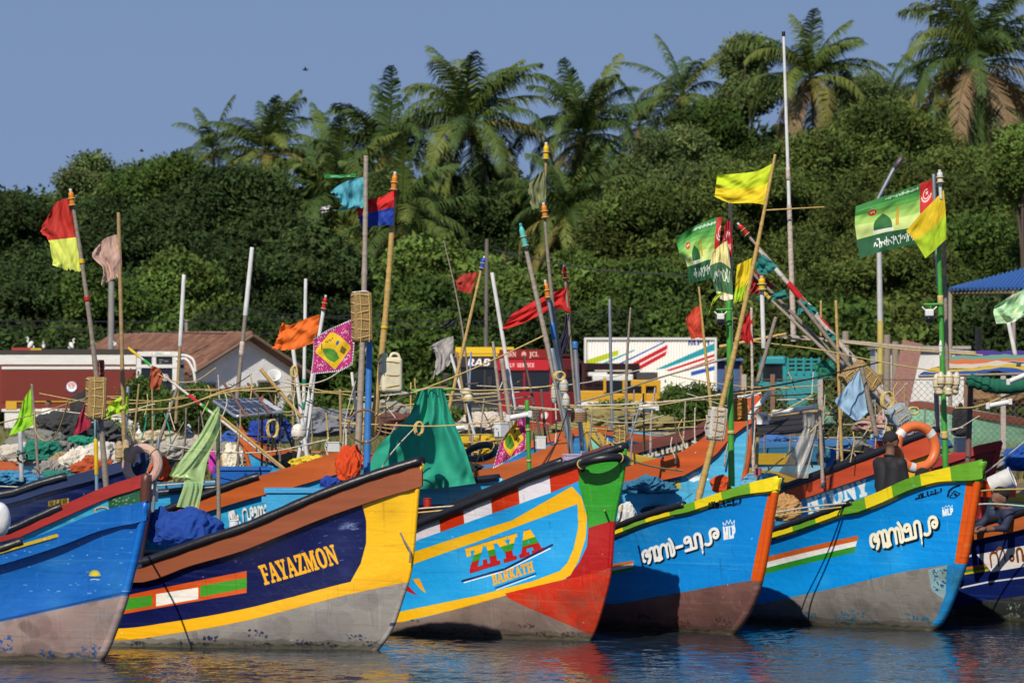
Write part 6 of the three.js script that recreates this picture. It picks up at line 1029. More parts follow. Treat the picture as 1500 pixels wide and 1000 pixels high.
cloth('flag', 'small dark red flag on the bamboo with the blue bottle', 'flag', FG, 58, [[[700, 398], [686, 400], [672, 404]], [[695, 414], [684, 414], [668, 414]], [[690, 430], [680, 428], [670, 424]]], [[0, 1, 0, 1, C('#b03020')]], { ph: 3, amp: 0.08, waves: 1.2 });
cloth('flag', 'torn grey flag beside the black-fronted lorry', 'flag', FG, 59, [[[664, 492], [650, 496], [638, 502], [628, 508]], [[664, 510], [652, 516], [646, 520], [638, 520]], [[662, 530], [652, 540], [642, 548], [634, 556]]], [[0, 1, 0, 1, C('#b2aca8')]], { jag: 2.2, ph: 2, amp: 0.1 });
cloth('rag', 'black rag with yellow straps on the thin crooked stick', 'cloth', null, 60, [[[670, 462], [658, 470], [648, 476]], [[668, 470], [660, 478], [644, 482]]], [[0, 1, 0, 1, C('#16151a')]], { amp: 0.1, waves: 2, jag: 1 });
cloth('flag', 'long shiny red pennant streaming left across the leaning poles', 'flag', FG, 57, [[[831, 404], [828, 420], [806, 430], [776, 444], [750, 460]], [[833, 430], [820, 436], [800, 444], [768, 462], [740, 474]], [[836, 458], [818, 452], [798, 458], [764, 474], [735, 484]]], [[0, 1, 0, 1, M('#cc1410', 'cloth')]], { ph: 1, amp: 0.15, waves: 2 });
cloth('rag', 'dark blue cloth twisted below the red pennant', 'cloth', null, 57, [[[828, 460], [832, 460], [836, 461]], [[826, 480], [832, 482], [837, 480]], [[820, 500], [828, 502], [834, 500]], [[818, 516], [826, 518], [828, 522]]], [[0, 1, 0, 1, C('#22203a')]], { amp: 0.1, waves: 3, ph: 2 });
cloth('flag', 'tattered olive rag under the yellow torch', 'flag', FG, 56.1, [[[799, 248], [792, 252], [786, 256]], [[800, 268], [786, 272], [774, 270]], [[800, 286], [787, 290], [775, 292]], [[799, 297], [790, 304], [780, 308]]], [[0, 1, 0, 1, C('#7c8358')]], { jag: 2.2, ph: 1, amp: 0.1 });
cloth('flag', 'orange-red flag before the right end of the container', 'flag', FG, 60, [[[1027, 446], [1016, 452], [1008, 462], [1004, 468]], [[1028, 470], [1016, 474], [1008, 478], [1007, 478]], [[1030, 497], [1022, 494], [1018, 496], [1014, 500]]], [[0, 1, 0, 1, C('#d8482a')]], { jag: 1.4, ph: 2, amp: 0.1, waves: 1.5 });
cloth('flag', 'flag lime above and yellow below, on the long yellow bamboo', 'flag', FG, 53.2, [[[1134, 238], [1110, 250], [1080, 254], [1051, 256]], [[1129, 268], [1105, 274], [1078, 277], [1049, 272]], [[1122, 300], [1100, 297], [1070, 297], [1047, 288]]], [[0, 0.5, 0, 1, C('#d2e81a'), 'upper_half'], [0.5, 1, 0, 1, C('#f6da14'), 'lower_half']], { ph: 0.3, amp: 0.10, waves: 1.2 });
cloth('flag', 'bunched flag, yellow above and lime below, low on the yellow bamboo', 'flag', FG, 53, [[[1107, 376], [1096, 380], [1080, 388]], [[1100, 404], [1090, 408], [1078, 410]], [[1094, 420], [1086, 424], [1076, 432]], [[1090, 440], [1082, 442], [1074, 444]]], [[0, 0.55, 0, 1, C('#e8d010'), 'upper_half'], [0.55, 1, 0, 1, C('#b8dc18'), 'lower_half']], { ph: 1.4, amp: 0.10, waves: 2 });
cloth('rag', 'lime and yellow streamer by the camera bracket of the green pole', 'cloth', null, 53.2, [[[1058, 428], [1050, 432], [1044, 440]], [[1056, 434], [1046, 444], [1038, 460]]], [[0, 1, 0, 1, C('#c0dc1c')]], { amp: 0.08, waves: 2 });
cloth('flag', 'dark red satin flag right of the green pole', 'flag', FG, 56, [[[1103, 453], [1096, 458], [1090, 466]], [[1103, 478], [1092, 480], [1081, 484]], [[1104, 504], [1094, 502], [1080, 492]]], [[0, 1, 0, 1, C('#c00c14')]], { ph: 2.6, amp: 0.1, waves: 1.6 });
cloth('flag', 'red pennant lying on the slanting bundle', 'flag', FG, 58.5, [[[1136, 420], [1120, 406], [1108, 394]], [[1126, 424], [1112, 418], [1102, 414]], [[1116, 430], [1104, 430], [1097, 432]]], [[0, 1, 0, 1, C('#a8141a')]], { ph: 1, amp: 0.12, waves: 2 });
for (const [l, net, p] of [['teal pennant at the head of the slanting bundle', [[[1118, 372], [1110, 380], [1104, 388]], [[1140, 390], [1128, 400], [1112, 402]]], 1], ['teal rag below the red pennant of the slanting bundle', [[[1150, 424], [1130, 430], [1104, 436]], [[1155, 436], [1130, 440], [1110, 438]]], 2], ['teal rag halfway down the slanting bundle', [[[1172, 436], [1184, 444], [1200, 454]], [[1168, 462], [1184, 458], [1194, 462]]], 3], ['small teal rag low on the slanting bundle', [[[1212, 482], [1220, 488], [1230, 496]], [[1210, 496], [1220, 500], [1226, 502]]], 4]])
  cloth('rag', l, 'cloth', null, 58.2, net, [[0, 1, 0, 1, C('#1f7f78')]], { ph: p, amp: 0.1, waves: 1.6, jag: 0.6 });
cloth('flag', 'dark teal flag sagging under the long horizontal bamboo', 'flag', FG, 59.6, [[[1224, 523], [1208, 528], [1192, 534]], [[1224, 540], [1208, 544], [1196, 548]], [[1222, 552], [1210, 554], [1198, 556]]], [[0, 1, 0, 1, C('#157a60')]], { ph: 2, amp: 0.1, waves: 1.5 });
cloth('flag', 'pale blue cloth flag hanging from the grey stake', 'flag', FG, 56, [[[1261, 541], [1256, 546], [1250, 552]], [[1266, 570], [1248, 570], [1236, 572]], [[1271, 600], [1250, 596], [1224, 588]], [[1272, 604], [1256, 616], [1238, 604]]], [[0, 1, 0, 1, C('#9cc0de')]], { ph: 1.2, amp: 0.08, waves: 1.2 });
cloth('flag', 'crumpled pale green printed cloth at the right edge', 'flag', FG, 60, [[[1520, 412], [1500, 424], [1480, 434], [1458, 448]], [[1520, 440], [1500, 450], [1478, 456], [1456, 458]], [[1520, 464], [1500, 464], [1484, 472], [1460, 474]]], [[0, 1, 0, 1, new THREE.MeshStandardMaterial({ side: THREE.DoubleSide, roughness: 0.8, map: canvasTex(256, 128, (g, w, h) => { g.fillStyle = '#a9cfa0'; g.fillRect(0, 0, w, h); const r = rng(6); for (let i = 0; i < 40; i++) { g.fillStyle = ['#e8efe0', '#7fb080', '#d8c8a0', '#5f9a6a'][i % 4]; g.globalAlpha = 0.5; g.beginPath(); g.ellipse(r() * w, r() * h, 8 + r() * 26, 4 + r() * 10, r() * 3, 0, 7); g.fill(); } }) })]], { ph: 2, amp: 0.16, waves: 2.4 });
// the two printed flags
const script = (g, x, y, w, h, n, seed, c, lw) => { const r = rng(seed); g.strokeStyle = c; g.lineWidth = lw; g.lineCap = 'round'; for (let i = 0; i < n; i++) { const a = x + w * i / n, k = w / n; g.beginPath(); g.moveTo(a, y + h * r()); g.bezierCurveTo(a + k * r(), y - h * 0.2, a + k * 1.5 * r(), y + h * 1.1, a + k, y + h * r()); g.stroke(); if (i % 2) { g.beginPath(); g.moveTo(a + k * 0.5, y + h * 0.95); g.lineTo(a + k * 0.6, y + h * 0.05); g.stroke(); } } };
const domeTex = canvasTex(1024, 640, (g, w, h) => {           // u from the pole (0) to the fly (1): drawn mirrored so that it reads from here
  g.translate(w, 0); g.scale(-1, 1);
  g.fillStyle = '#b9d86a'; g.fillRect(0, 0, w, h); for (const [y, c] of [[0, '#1f7a2e'], [80, '#3f9a3c'], [130, '#63b04a'], [180, '#8cc65c'], [240, '#a6d264']]) { g.fillStyle = c; g.fillRect(0, y, w, h); } g.fillStyle = '#cfe48a'; g.fillRect(0, 320, w, 140);
  g.fillStyle = '#0d5c34'; g.beginPath(); g.moveTo(0, 470); g.quadraticCurveTo(w / 2, 440, w, 470); g.lineTo(w, h); g.lineTo(0, h); g.fill();
  script(g, 330, 24, 420, 40, 12, 3, '#e8f2e0', 7); script(g, 190, 500, 620, 100, 14, 5, '#f2f6f0', 11);
  g.fillStyle = '#1d6a2c'; g.beginPath(); g.moveTo(210, 420); g.bezierCurveTo(200, 290, 290, 270, 320, 230); g.bezierCurveTo(350, 270, 440, 290, 430, 420); g.fill(); g.fillStyle = '#f0f2e8'; g.fillRect(196, 415, 250, 34); g.fillStyle = '#c8a028'; g.fillRect(314, 190, 12, 44);
  g.beginPath(); g.moveTo(470, 400); g.lineTo(474, 250); g.lineTo(490, 150); g.lineTo(506, 250); g.lineTo(510, 400); g.fill();
  g.fillStyle = '#c02414'; g.beginPath(); g.arc(195, 190, 48, 0, 7); g.fill(); script(g, 165, 170, 60, 40, 4, 8, '#f4e6c0', 5);
  const st = rng(2); for (let i = 0; i < 18; i++) { g.fillStyle = '#f4f8e6'; g.fillRect(120 + st() * 600, 100 + st() * 200, 5, 5); }
  g.fillStyle = '#d01c1c'; g.beginPath(); g.moveTo(770, 0); g.lineTo(w, 0); g.lineTo(w, 340); g.lineTo(790, 340); g.fill();
  g.strokeStyle = '#f2e2e0'; g.lineWidth = 12; g.beginPath(); g.arc(895, 150, 86, 0.2, Math.PI - 0.2); g.stroke(); g.lineWidth = 5; for (let i = 0; i < 16; i++) { const a = 0.3 + i * 0.17; g.beginPath(); g.moveTo(895 + 76 * Math.cos(a), 150 + 76 * Math.sin(a)); g.lineTo(895 + 100 * Math.cos(a), 150 + 100 * Math.sin(a)); g.stroke(); }
  g.lineWidth = 12; g.beginPath(); g.arc(895, 150, 56, 0.6, 5.0); g.stroke(); g.fillStyle = '#f2e2e0'; g.beginPath(); for (let i = 0; i < 10; i++) { const a = i * Math.PI / 5 - 1.57, rr = i % 2 ? 14 : 34; g.lineTo(905 + rr * Math.cos(a), 140 + rr * Math.sin(a)); } g.fill();
});
const domeM = new THREE.MeshPhysicalMaterial({ map: domeTex, roughness: 0.75, transmission: 0.25, thickness: 0, side: THREE.DoubleSide });
cloth('flag', 'big green flag with dome, white script and red crescent corner at the right', 'flag', FG, 53.8, [[[1368, 262], [1340, 272], [1300, 286], [1254, 302]], [[1368, 300], [1338, 314], [1296, 322], [1253, 330]], [[1368, 350], [1336, 358], [1300, 366], [1260, 378]]], [[0, 1, 0, 1, domeM]], { ph: 0.8, amp: 0.12, waves: 1.3, slant: 0.2 });
cloth('flag', 'flag yellow above and lime below, overlapping the big green dome flag', 'flag', FG, 53.2, [[[1383, 278], [1370, 292], [1352, 310], [1328, 338]], [[1386, 312], [1374, 326], [1360, 338], [1340, 352]], [[1387, 350], [1378, 358], [1368, 368], [1356, 378]]], [[0, 0.52, 0, 1, C('#e4c40e'), 'upper_half'], [0.52, 1, 0, 1, C('#b4d61e'), 'lower_half']], { ph: 1.8, amp: 0.06, waves: 1 });
cloth('flag', 'green dome flag folded and twisted around the weathered pole', 'flag', FG, 53.6, [[[1066, 316], [1045, 320], [1016, 332], [990, 348]], [[1066, 345], [1040, 352], [1018, 356], [996, 372]], [[1060, 380], [1040, 376], [1022, 382], [1006, 386]], [[1056, 404], [1040, 408], [1024, 412], [1010, 414]]], [[0, 1, 0.14, 1, domeM]], { ph: 2.4, amp: 0.16, waves: 2 });
cloth('flag', 'red cloth with white marks hanging down the weathered pole', 'flag', FG, 53.5, [[[1069, 318], [1066, 322], [1062, 330]], [[1073, 350], [1066, 354], [1058, 362]], [[1073, 372], [1068, 380], [1062, 390]]], [[0, 1, 0, 1, new THREE.MeshStandardMaterial({ side: THREE.DoubleSide, roughness: 0.8, map: canvasTex(128, 256, (g, w, h) => { g.fillStyle = '#b0222a'; g.fillRect(0, 0, w, h); script(g, 30, 60, 70, 50, 5, 3, '#ecd0d0', 5); script(g, 20, 150, 70, 60, 5, 9, '#ecd0d0', 5); }) })]], { ph: 1, amp: 0.1 });
cloth('flag', 'long crumpled printed green and cream cloth at the foot of the dome flag', 'flag', FG, 53.4, [[[1066, 352], [1056, 358], [1044, 370]], [[1070, 384], [1056, 384], [1040, 396]], [[1073, 416], [1058, 412], [1046, 418]], [[1074, 438], [1062, 440], [1052, 436]]], [[0, 1, 0, 1, new THREE.MeshStandardMaterial({ side: THREE.DoubleSide, roughness: 0.85, map: canvasTex(256, 256, (g, w, h) => { g.fillStyle = '#d8cf90'; g.fillRect(0, 0, w, h); g.fillStyle = '#3f6a4a'; g.beginPath(); g.moveTo(0, 110); g.lineTo(w, 60); g.lineTo(w, 210); g.lineTo(0, 230); g.fill(); script(g, 20, 110, 220, 60, 9, 12, '#e8efdc', 6); g.fillStyle = '#efe6d0'; g.fillRect(0, 232, w, 24); }) })]], { ph: 3, amp: 0.16, waves: 2 });
// plastic sheets and tarps
cloth('plastic_sheet', 'long translucent lime plastic sheet tied to the dark bamboo', 'sheet', null, 51.4, [[[318, 594], [322, 600], [323, 612]], [[308, 608], [316, 620], [321, 630]], [[290, 640], [300, 650], [314, 648]], [[258, 682], [270, 690], [306, 664]], [[248, 697], [262, 698], [300, 690]], [[270, 700], [284, 706], [296, 716]], [[258, 742], [276, 744], [290, 746]]], [[0, 1, 0, 1, M('#cdf0a6', 'film')]], { amp: 0.12, waves: 1.6, ph: 1, slant: 0.1 });
cloth('plastic_sheet', 'grey translucent plastic sheet hanging from the bamboo beside the speaker', 'sheet', null, 56.2, [[[1176, 604], [1188, 603], [1198, 612]], [[1178, 624], [1190, 624], [1200, 622]], [[1172, 640], [1186, 650], [1196, 640]], [[1156, 670], [1174, 682], [1190, 664]], [[1141, 692], [1164, 700], [1184, 700]]], [[0, 1, 0, 1, M('#d0ccc6', 'film')]], { amp: 0.13, waves: 2.5, ph: 2 });
cloth('net_drape', 'tall teal net draped like a tent over a bar behind the navy boat', 'fishing net', null, 54.2, [[[650, 569], [640, 567], [628, 568], [612, 572]], [[661, 608], [644, 606], [624, 606], [599, 608]], [[677, 646], [650, 644], [608, 646], [560, 647]], [[690, 686], [654, 688], [598, 690], [546, 668]], [[697, 708], [650, 714], [596, 716], [536, 706]]], [[0, 1, 0, 1, M('#14a486', 'cloth')]], { amp: 0.22, waves: 4, ph: 0.5, slant: 0.05 });
pole('white', 'bar holding the head of the teal net', 598, 572, 668, 570, 54.4, 2.4, 2.4, GREENP);
pole('bamboo', 'prop standing inside the teal net', 636, 700, 634, 568, 54.8, 3, 2.6, GREYW);
// ---------------------------------------------------------------- floats, lifebuoys, speakers and other gear
const kd = (d) => d / FPX;
const BURLAP = M([0.42, 0.26, 0.10], 'rough'), FOAM = M([0.66, 0.60, 0.52], 'rough'), CREAM = M([0.62, 0.56, 0.42], 'plastic'), PVC = M([0.66, 0.66, 0.66], 'plastic');
const GF = 'floats lashed to the poles';
function cords(t, w, h, dd, n, mat, r = 0.008) { for (let i = 0; i < n; i++) { const y = h * (i + 0.6) / n, q = []; for (let k = 0; k <= 12; k++) { const a = k / 12 * 6.283, c = Math.cos(a), s = Math.sin(a), m = Math.max(Math.abs(c), Math.abs(s)) ** 0.75; q.push(V(c / m * w * 0.52, y + 0.015 * Math.sin(i * 2 + k), s / m * dd * 0.52)); } mesh('cord', tubeGeo(q, r, { seg: 24, sides: 5 }), mat, t); } }
function block(label, x, y0, y1, wpx, d, mat, tilt = 0, { n = 4, top, cord = ROPE, lump = 0.02 } = {}) {       // a foam or burlap block bound with cord
  const k = kd(d), w = wpx * k, h = (y1 - y0) * k, t = thing('float', label, 'float', GF, at(x, y1, d - 0.12)); t.rotation.z = tilt; t.rotation.y = 0.35;
  const g = new RoundedBoxGeometry(w, h, w * 0.8, 5, w * 0.16), p = g.attributes.position, v = V(0, 0, 0); for (let i = 0; i < p.count; i++) { v.fromBufferAttribute(p, i); const s = 1 + lump * 2 * n3(v.x * 9 + x, v.y * 6, v.z * 9); p.setXYZ(i, v.x * s, v.y, v.z * s); } g.translate(0, h / 2, 0); g.computeVertexNormals();
  mesh('block', clean(g), mat, t); cords(t, w, h, w * 0.8, n, cord);
  for (const sx of [-0.22, 0.25]) mesh('cord', tubeGeo([V(w * sx, 0, w * 0.41), V(w * (sx + 0.06), h * 0.5, w * 0.425), V(w * sx, h, w * 0.41)], 0.007), cord, t);
  if (top) { const c = lumpGeo(w * 0.47, h * 0.03, w * 0.38, x, 0.4, 2); c.translate(0, h * 1.0, 0); mesh('foam_top', c, top, t); }
  return t;
}
block('burlap wrapped float on the red and yellow flag pole', 139, 552, 614, 28, 51, BURLAP, -0.03, { n: 5 });
block('large burlap wrapped float with white foam top, on the grey mast', 530.5, 428, 501, 28, 52.8, BURLAP, 0.02, { n: 6, top: M([0.75, 0.74, 0.70], 'rough') });
block('white foam float bound with cord on the yellow bamboo', 1047, 596, 645, 26, 52.6, M([0.70, 0.67, 0.60], 'rough'), -0.12, { n: 5, cord: M([0.5, 0.3, 0.12], 'rope') });
block('orange float netted with cord behind the green pole', 1081, 583, 617, 26, 54, M([0.55, 0.20, 0.04], 'rough'), 0.02, { n: 5, cord: M([0.6, 0.3, 0.04], 'rope') });
block('golden brown float standing before the grass', 908, 622, 652, 17, 57, M([0.40, 0.26, 0.09], 'rough'), 0, { n: 4 });
block('upper tan slab lashed to the slanting bundle', 1284, 519, 566, 26, 58, M([0.46, 0.30, 0.13], 'rough'), 0.86, { n: 3 });
block('lower tan slab lashed to the slanting bundle', 1266, 531, 575, 24, 57.6, M([0.46, 0.30, 0.13], 'rough'), 0.8, { n: 3 });
block('white and blue painted slab at the foot of the slanting bundle', 1322, 592, 620, 30, 57, M([0.42, 0.50, 0.58], 'rough'), 0.5, { n: 2 });
block('black bundle bound with coloured bands, above the burlap float', 146, 527, 552, 11, 51.4, M([0.015, 0.015, 0.018], 'rubber'), 0, { n: 3, cord: M([0.5, 0.1, 0.05], 'rope') });
function bundle(label, list, d, mat, cordMat = ROPE) {        // several bottles or sausages tied together: [x, y, rx, ry]
  const t = thing('float', label, 'float', GF, at(list[0][0], list[0][1], d)), k = kd(d);
  list.forEach(([x, y, rx, ry], i) => { const g = lumpGeo(rx * k, ry * k, rx * k, x + i, 0.07, 3); const p = at(x, y, d - (i % 2) * 0.05).sub(t.position); g.translate(p.x, p.y, p.z); mesh('bottle', g, mat, t); for (const q of [-0.45, 0.35]) { const c = new THREE.TorusGeometry(rx * k * 0.93, 0.007, 5, 14); c.rotateX(Math.PI / 2 + 0.1 * q); c.translate(p.x, p.y + q * ry * k, p.z); mesh('cord', clean(c), cordMat, t); } });
  return t;
}
bundle('tan bundle of wrapped bottles before the pink lifebuoy', [[174, 662, 6.5, 17], [184, 661, 6.5, 18], [194, 663, 6, 17]], 52, M([0.45, 0.34, 0.20], 'rough'));
bundle('silver bottle float, two bottles one above the other', [[826, 566, 6.5, 13], [829, 588, 6, 12]], 53.8, M([0.50, 0.51, 0.48], 'plastic'));
bundle('silver bottle half hidden behind the leaning bamboo', [[812, 575, 5, 16]], 55.4, M([0.50, 0.51, 0.48], 'plastic'));
bundle('cream bundle of many small floats on the camera pole', [[1373, 560, 6, 14], [1379, 556, 6, 12], [1385, 563, 6, 14], [1391, 556, 6, 13], [1397, 562, 6, 14], [1402, 557, 5, 13], [1377, 573, 6, 7], [1390, 574, 6, 7], [1400, 572, 5, 7]], 53, CREAM);
bundle('white and yellow float on the brown stick by the teal net', [[683, 574, 8, 6], [686, 584, 7, 7]], 58, M([0.70, 0.64, 0.48], 'plastic'));
bundle('round white float tied to the crossed white poles', [[437, 633, 11, 13]], 56.8, M([0.72, 0.70, 0.64], 'plastic'));
bundle('slim white fender on the camera pole', [[1378.5, 510, 2.8, 12]], 53, WHITEP);
{ // banded pot
  const d = 54, k = kd(d), t = thing('float', 'white float wound round with brown rope beside the galvanised pipes', 'float', GF, at(848, 620, d)), g = new THREE.CylinderGeometry(11 * k, 10 * k, 20 * k, 20); g.translate(0, 12 * k, 0); mesh('core', clean(g), M([0.68, 0.64, 0.56], 'rough'), t); for (let i = 0; i < 6; i++) { const c = new THREE.TorusGeometry(11 * k, 1.4 * k, 6, 22); c.rotateX(Math.PI / 2); c.translate(0, (3 + i * 2.5) * k, 0); mesh('rope_turn', clean(c), M([0.28, 0.17, 0.09], 'rope'), t); }
}
{ // jerry can
  const d = 53.2, k = kd(d), t = thing('jerry_can', 'cream jerry can roped to the stout yellow bamboo', 'jerry can', null, at(572, 576, d)); t.rotation.y = 0.3;
  const g = new RoundedBoxGeometry(32 * k, 52 * k, 24 * k, 5, 6 * k); g.translate(0, 27 * k, 0); mesh('can', clean(g), M([0.72, 0.66, 0.46], 'plastic'), t); const n = new THREE.CylinderGeometry(4 * k, 5 * k, 8 * k, 12); n.translate(-9 * k, 55 * k, 0); mesh('neck', clean(n), M([0.72, 0.66, 0.46], 'plastic'), t);
  mesh('handle', tubeGeo([V(-2 * k, 52 * k, 0), V(3 * k, 58 * k, 0), V(11 * k, 57 * k, 0), V(14 * k, 50 * k, 0)], 2.2 * k, { sides: 7 }), M([0.70, 0.64, 0.44], 'plastic'), t); cords(t, 32 * k, 52 * k, 24 * k, 3, ROPE, 0.007);
}
function ring(name, label, x, y, R, r, d, mat, rx, ry, band, cat = 'lifebuoy') {
  const k = kd(d), t = thing(name, label, cat, null, at(x, y, d)); t.rotation.set(rx, ry, 0); const g = new THREE.TorusGeometry(R * k, r * k, 16, 48); mesh('ring', clean(g), mat, t);
  if (band) for (const a of band) { const b = new THREE.TorusGeometry(R * k, r * k * 1.04, 14, 6, 0.28); b.rotateZ(a); mesh('band', clean(b), WHITEP, t); }
  else { for (let i = 0; i < 3; i++) { const c = new THREE.TorusGeometry(r * k * 1.1, 0.008, 5, 14); c.rotateX(Math.PI / 2); c.rotateZ(0); c.translate(R * k, 0, 0); c.rotateZ(0.8 + i * 2); mesh('lashing', clean(c), ROPE, t); } }
  return t;
}
ring('lifebuoy', 'orange lifebuoy with white bands leaning on the bow behind the man in black', 1343, 655, 31, 7.5, 54.6, M([0.72, 0.17, 0.05], 'plastic'), -0.1, 0.35, [0.6, 2.35, 4.3]);
ring('lifebuoy', 'faded pink lifebuoy on the bow of the navy boat at the left', 208, 681, 25, 7, 51.9, M([0.62, 0.40, 0.34], 'rough'), -0.1, -0.3, null);
ring('rubber_ring', 'black rubber ring lying round the bow of the ZIYA boat', 884, 679, 34, 6.2, 50.0, M([0.014, 0.014, 0.016], 'rubber'), 1.32, 0.12, null, 'fender');
ring('rubber_ring', 'black tyre hanging in the boat right of the teal net', 705, 662, 22, 5, 57, M([0.02, 0.02, 0.022], 'rubber'), 1.1, 0.2, null, 'tyre');
ring('rubber_ring', 'small black coil on the grey pipe at the left edge', 32, 670, 7, 1.6, 59.8, M([0.02, 0.02, 0.022], 'rubber'), 0.2, 0.2, null, 'coil');
function horn(label, x, y, s, d, ry, rx) {                    // horn loudspeaker
  const k = kd(d), t = thing('horn_speaker', label, 'loudspeaker', 'white horn loudspeakers on the boats', at(x, y, d)); t.rotation.set(rx, ry, 0);
  const pr = []; for (let i = 0; i <= 10; i++) { const q = i / 10; pr.push(new THREE.Vector2((0.16 + 0.84 * q * q) * s * k, q * s * 1.5 * k)); } for (let i = 10; i >= 0; i--) { const q = i / 10; pr.push(new THREE.Vector2((0.10 + 0.82 * q * q) * s * k, q * s * 1.5 * k + 0.004)); }
  const g = new THREE.LatheGeometry(pr, 24); mesh('horn', clean(g), M([0.74, 0.74, 0.73], 'plastic'), t); const c = new THREE.CylinderGeometry(s * 0.3 * k, s * 0.3 * k, s * 0.7 * k, 14); c.translate(0, -s * 0.3 * k, 0); mesh('driver', clean(c), M([0.5, 0.5, 0.5], 'plastic'), t);
  mesh('bracket', tubeGeo([V(-s * 0.4 * k, 0, 0), V(-s * 0.5 * k, -s * 0.8 * k, 0), V(0, -s * 1.2 * k, 0)], 0.01), STEEL, t);
}
horn('small white horn pointing down among the bushes at the left', 203, 626, 5.5, 64, 0, Math.PI); horn('white horn under the slanting white pole', 277, 628, 8, 60, 0.3, 2.4); horn('white horn pointing down left of the round white float', 417, 636, 8, 60, 0.2, 2.9); horn('large white horn behind the orange flag', 402, 558, 11, 60, 0.6, 1.0);
{ // square horn speaker beside the sheet
  const d = 55.6, k = kd(d), t = thing('horn_speaker', 'square white horn loudspeaker left of the grey plastic sheet', 'loudspeaker', null, at(1122, 625, d)); t.rotation.y = -0.35; const g = new THREE.CylinderGeometry(13 * k, 4 * k, 15 * k, 4, 1, true); g.rotateY(Math.PI / 4); g.rotateX(Math.PI / 2); g.translate(0, 13 * k, 8 * k); mesh('horn', clean(g), M([0.72, 0.72, 0.72], 'plastic').clone(), t).material.side = THREE.DoubleSide; mesh('driver', boxGeo(9 * k, 9 * k, 12 * k, 0, 13 * k, -5 * k, 0.01), M([0.65, 0.65, 0.65], 'plastic'), t); mesh('throat', boxGeo(4 * k, 4 * k, 2 * k, 0, 13 * k, 2 * k), M([0.2, 0.2, 0.2]), t);
}
function dome(label, x, y, d, s) { // camera on its bracket
  const k = kd(d) * s, t = thing('security_camera', label, 'camera', 'dome cameras on green brackets', at(x, y, d)); const w = M([0.72, 0.72, 0.72], 'plastic');
  mesh('body', boxGeo(13 * k, 11 * k, 11 * k, 0, 4 * k, 0, 2.5 * k), w, t); const b = new THREE.SphereGeometry(7 * k, 20, 14); b.translate(0, -5 * k, 0); mesh('lens_dome', clean(b), M([0.01, 0.01, 0.012], 'glass'), t); for (const sx of [-1, 1]) mesh('antenna', tubeGeo([V(sx * 6 * k, 8 * k, 0), V(sx * 11 * k, 13 * k, 0)], 1.1 * k), w, t); mesh('bracket', tubeGeo([V(-8 * k, 16 * k, 0), V(20 * k, 17 * k, 0)], 1.8 * k), GREENP, t); mesh('bracket', tubeGeo([V(2 * k, 9 * k, 0), V(2 * k, 17 * k, 0)], 1.4 * k), GREENP, t);
}
dome('white dome camera on the right-hand green pole under the big flag', 1362, 462, 53.2, 1); dome('white dome camera on the green pole by the lime streamer', 1056, 467, 53.0, 0.85);
{ // solar panel
  const d = 58.5, q = (x, y, dd) => at(x, y, dd), A = q(312, 587, 60), B = q(385, 585, 60.6), Cc = q(414, 603, 58), D = q(346, 610, 57.4), t = thing('solar_panel', 'solar panel on a stick frame in the boats at the left', 'solar panel', null, A.clone()); const L = (u, v, o = 0) => A.clone().lerp(B, u).lerp(D.clone().lerp(Cc, u), v).sub(A).add(V(0, o, 0));
  mesh('glass', gridGeo(1, 1, (u, v) => ({ p: L(u, v, 0.02), u, v })), new THREE.MeshPhysicalMaterial({ color: lin([0.012, 0.016, 0.035]), roughness: 0.4 }), t);
  for (let i = 1; i < 8; i++) mesh('cell_line', tubeGeo([L(i / 8, 0.02, 0.024), L(i / 8, 0.98, 0.024)], 0.004, { sides: 4 }), PVC, t); for (let i = 1; i < 4; i++) mesh('cell_line', tubeGeo([L(0.02, i / 4, 0.024), L(0.98, i / 4, 0.024)], 0.004, { sides: 4 }), PVC, t);
  mesh('frame', tubeGeo([L(0, 0), L(1, 0), L(1, 1), L(0, 1), L(0, 0)].flatMap((p, i, a) => i ? [a[i - 1].clone().lerp(p, 0.03), a[i - 1].clone().lerp(p, 0.5), a[i - 1].clone().lerp(p, 0.97)] : []), 0.024, { seg: 60, sides: 6 }), M([0.6, 0.6, 0.6], 'metal'), t); mesh('white_edge', gridGeo(1, 1, (u, v) => ({ p: L(0.86 + u * 0.13, v, 0.027), u, v })), WHITEP, t);
  for (const [a, b, c, e] of [[328, 562, 362, 610], [363, 562, 396, 606]]) mesh('stick', tubeGeo([q(a, b, 59).sub(A), q(c, e, 57.3).sub(A)], 0.02), M([0.22, 0.10, 0.08], 'wood'), t);
  for (const [u, v] of [[0.05, 0.95], [0.95, 0.95]]) mesh('leg', tubeGeo([L(u, v), L(u, v).add(V(0, -0.9, -0.2))], 0.018), GREYW, t);
}
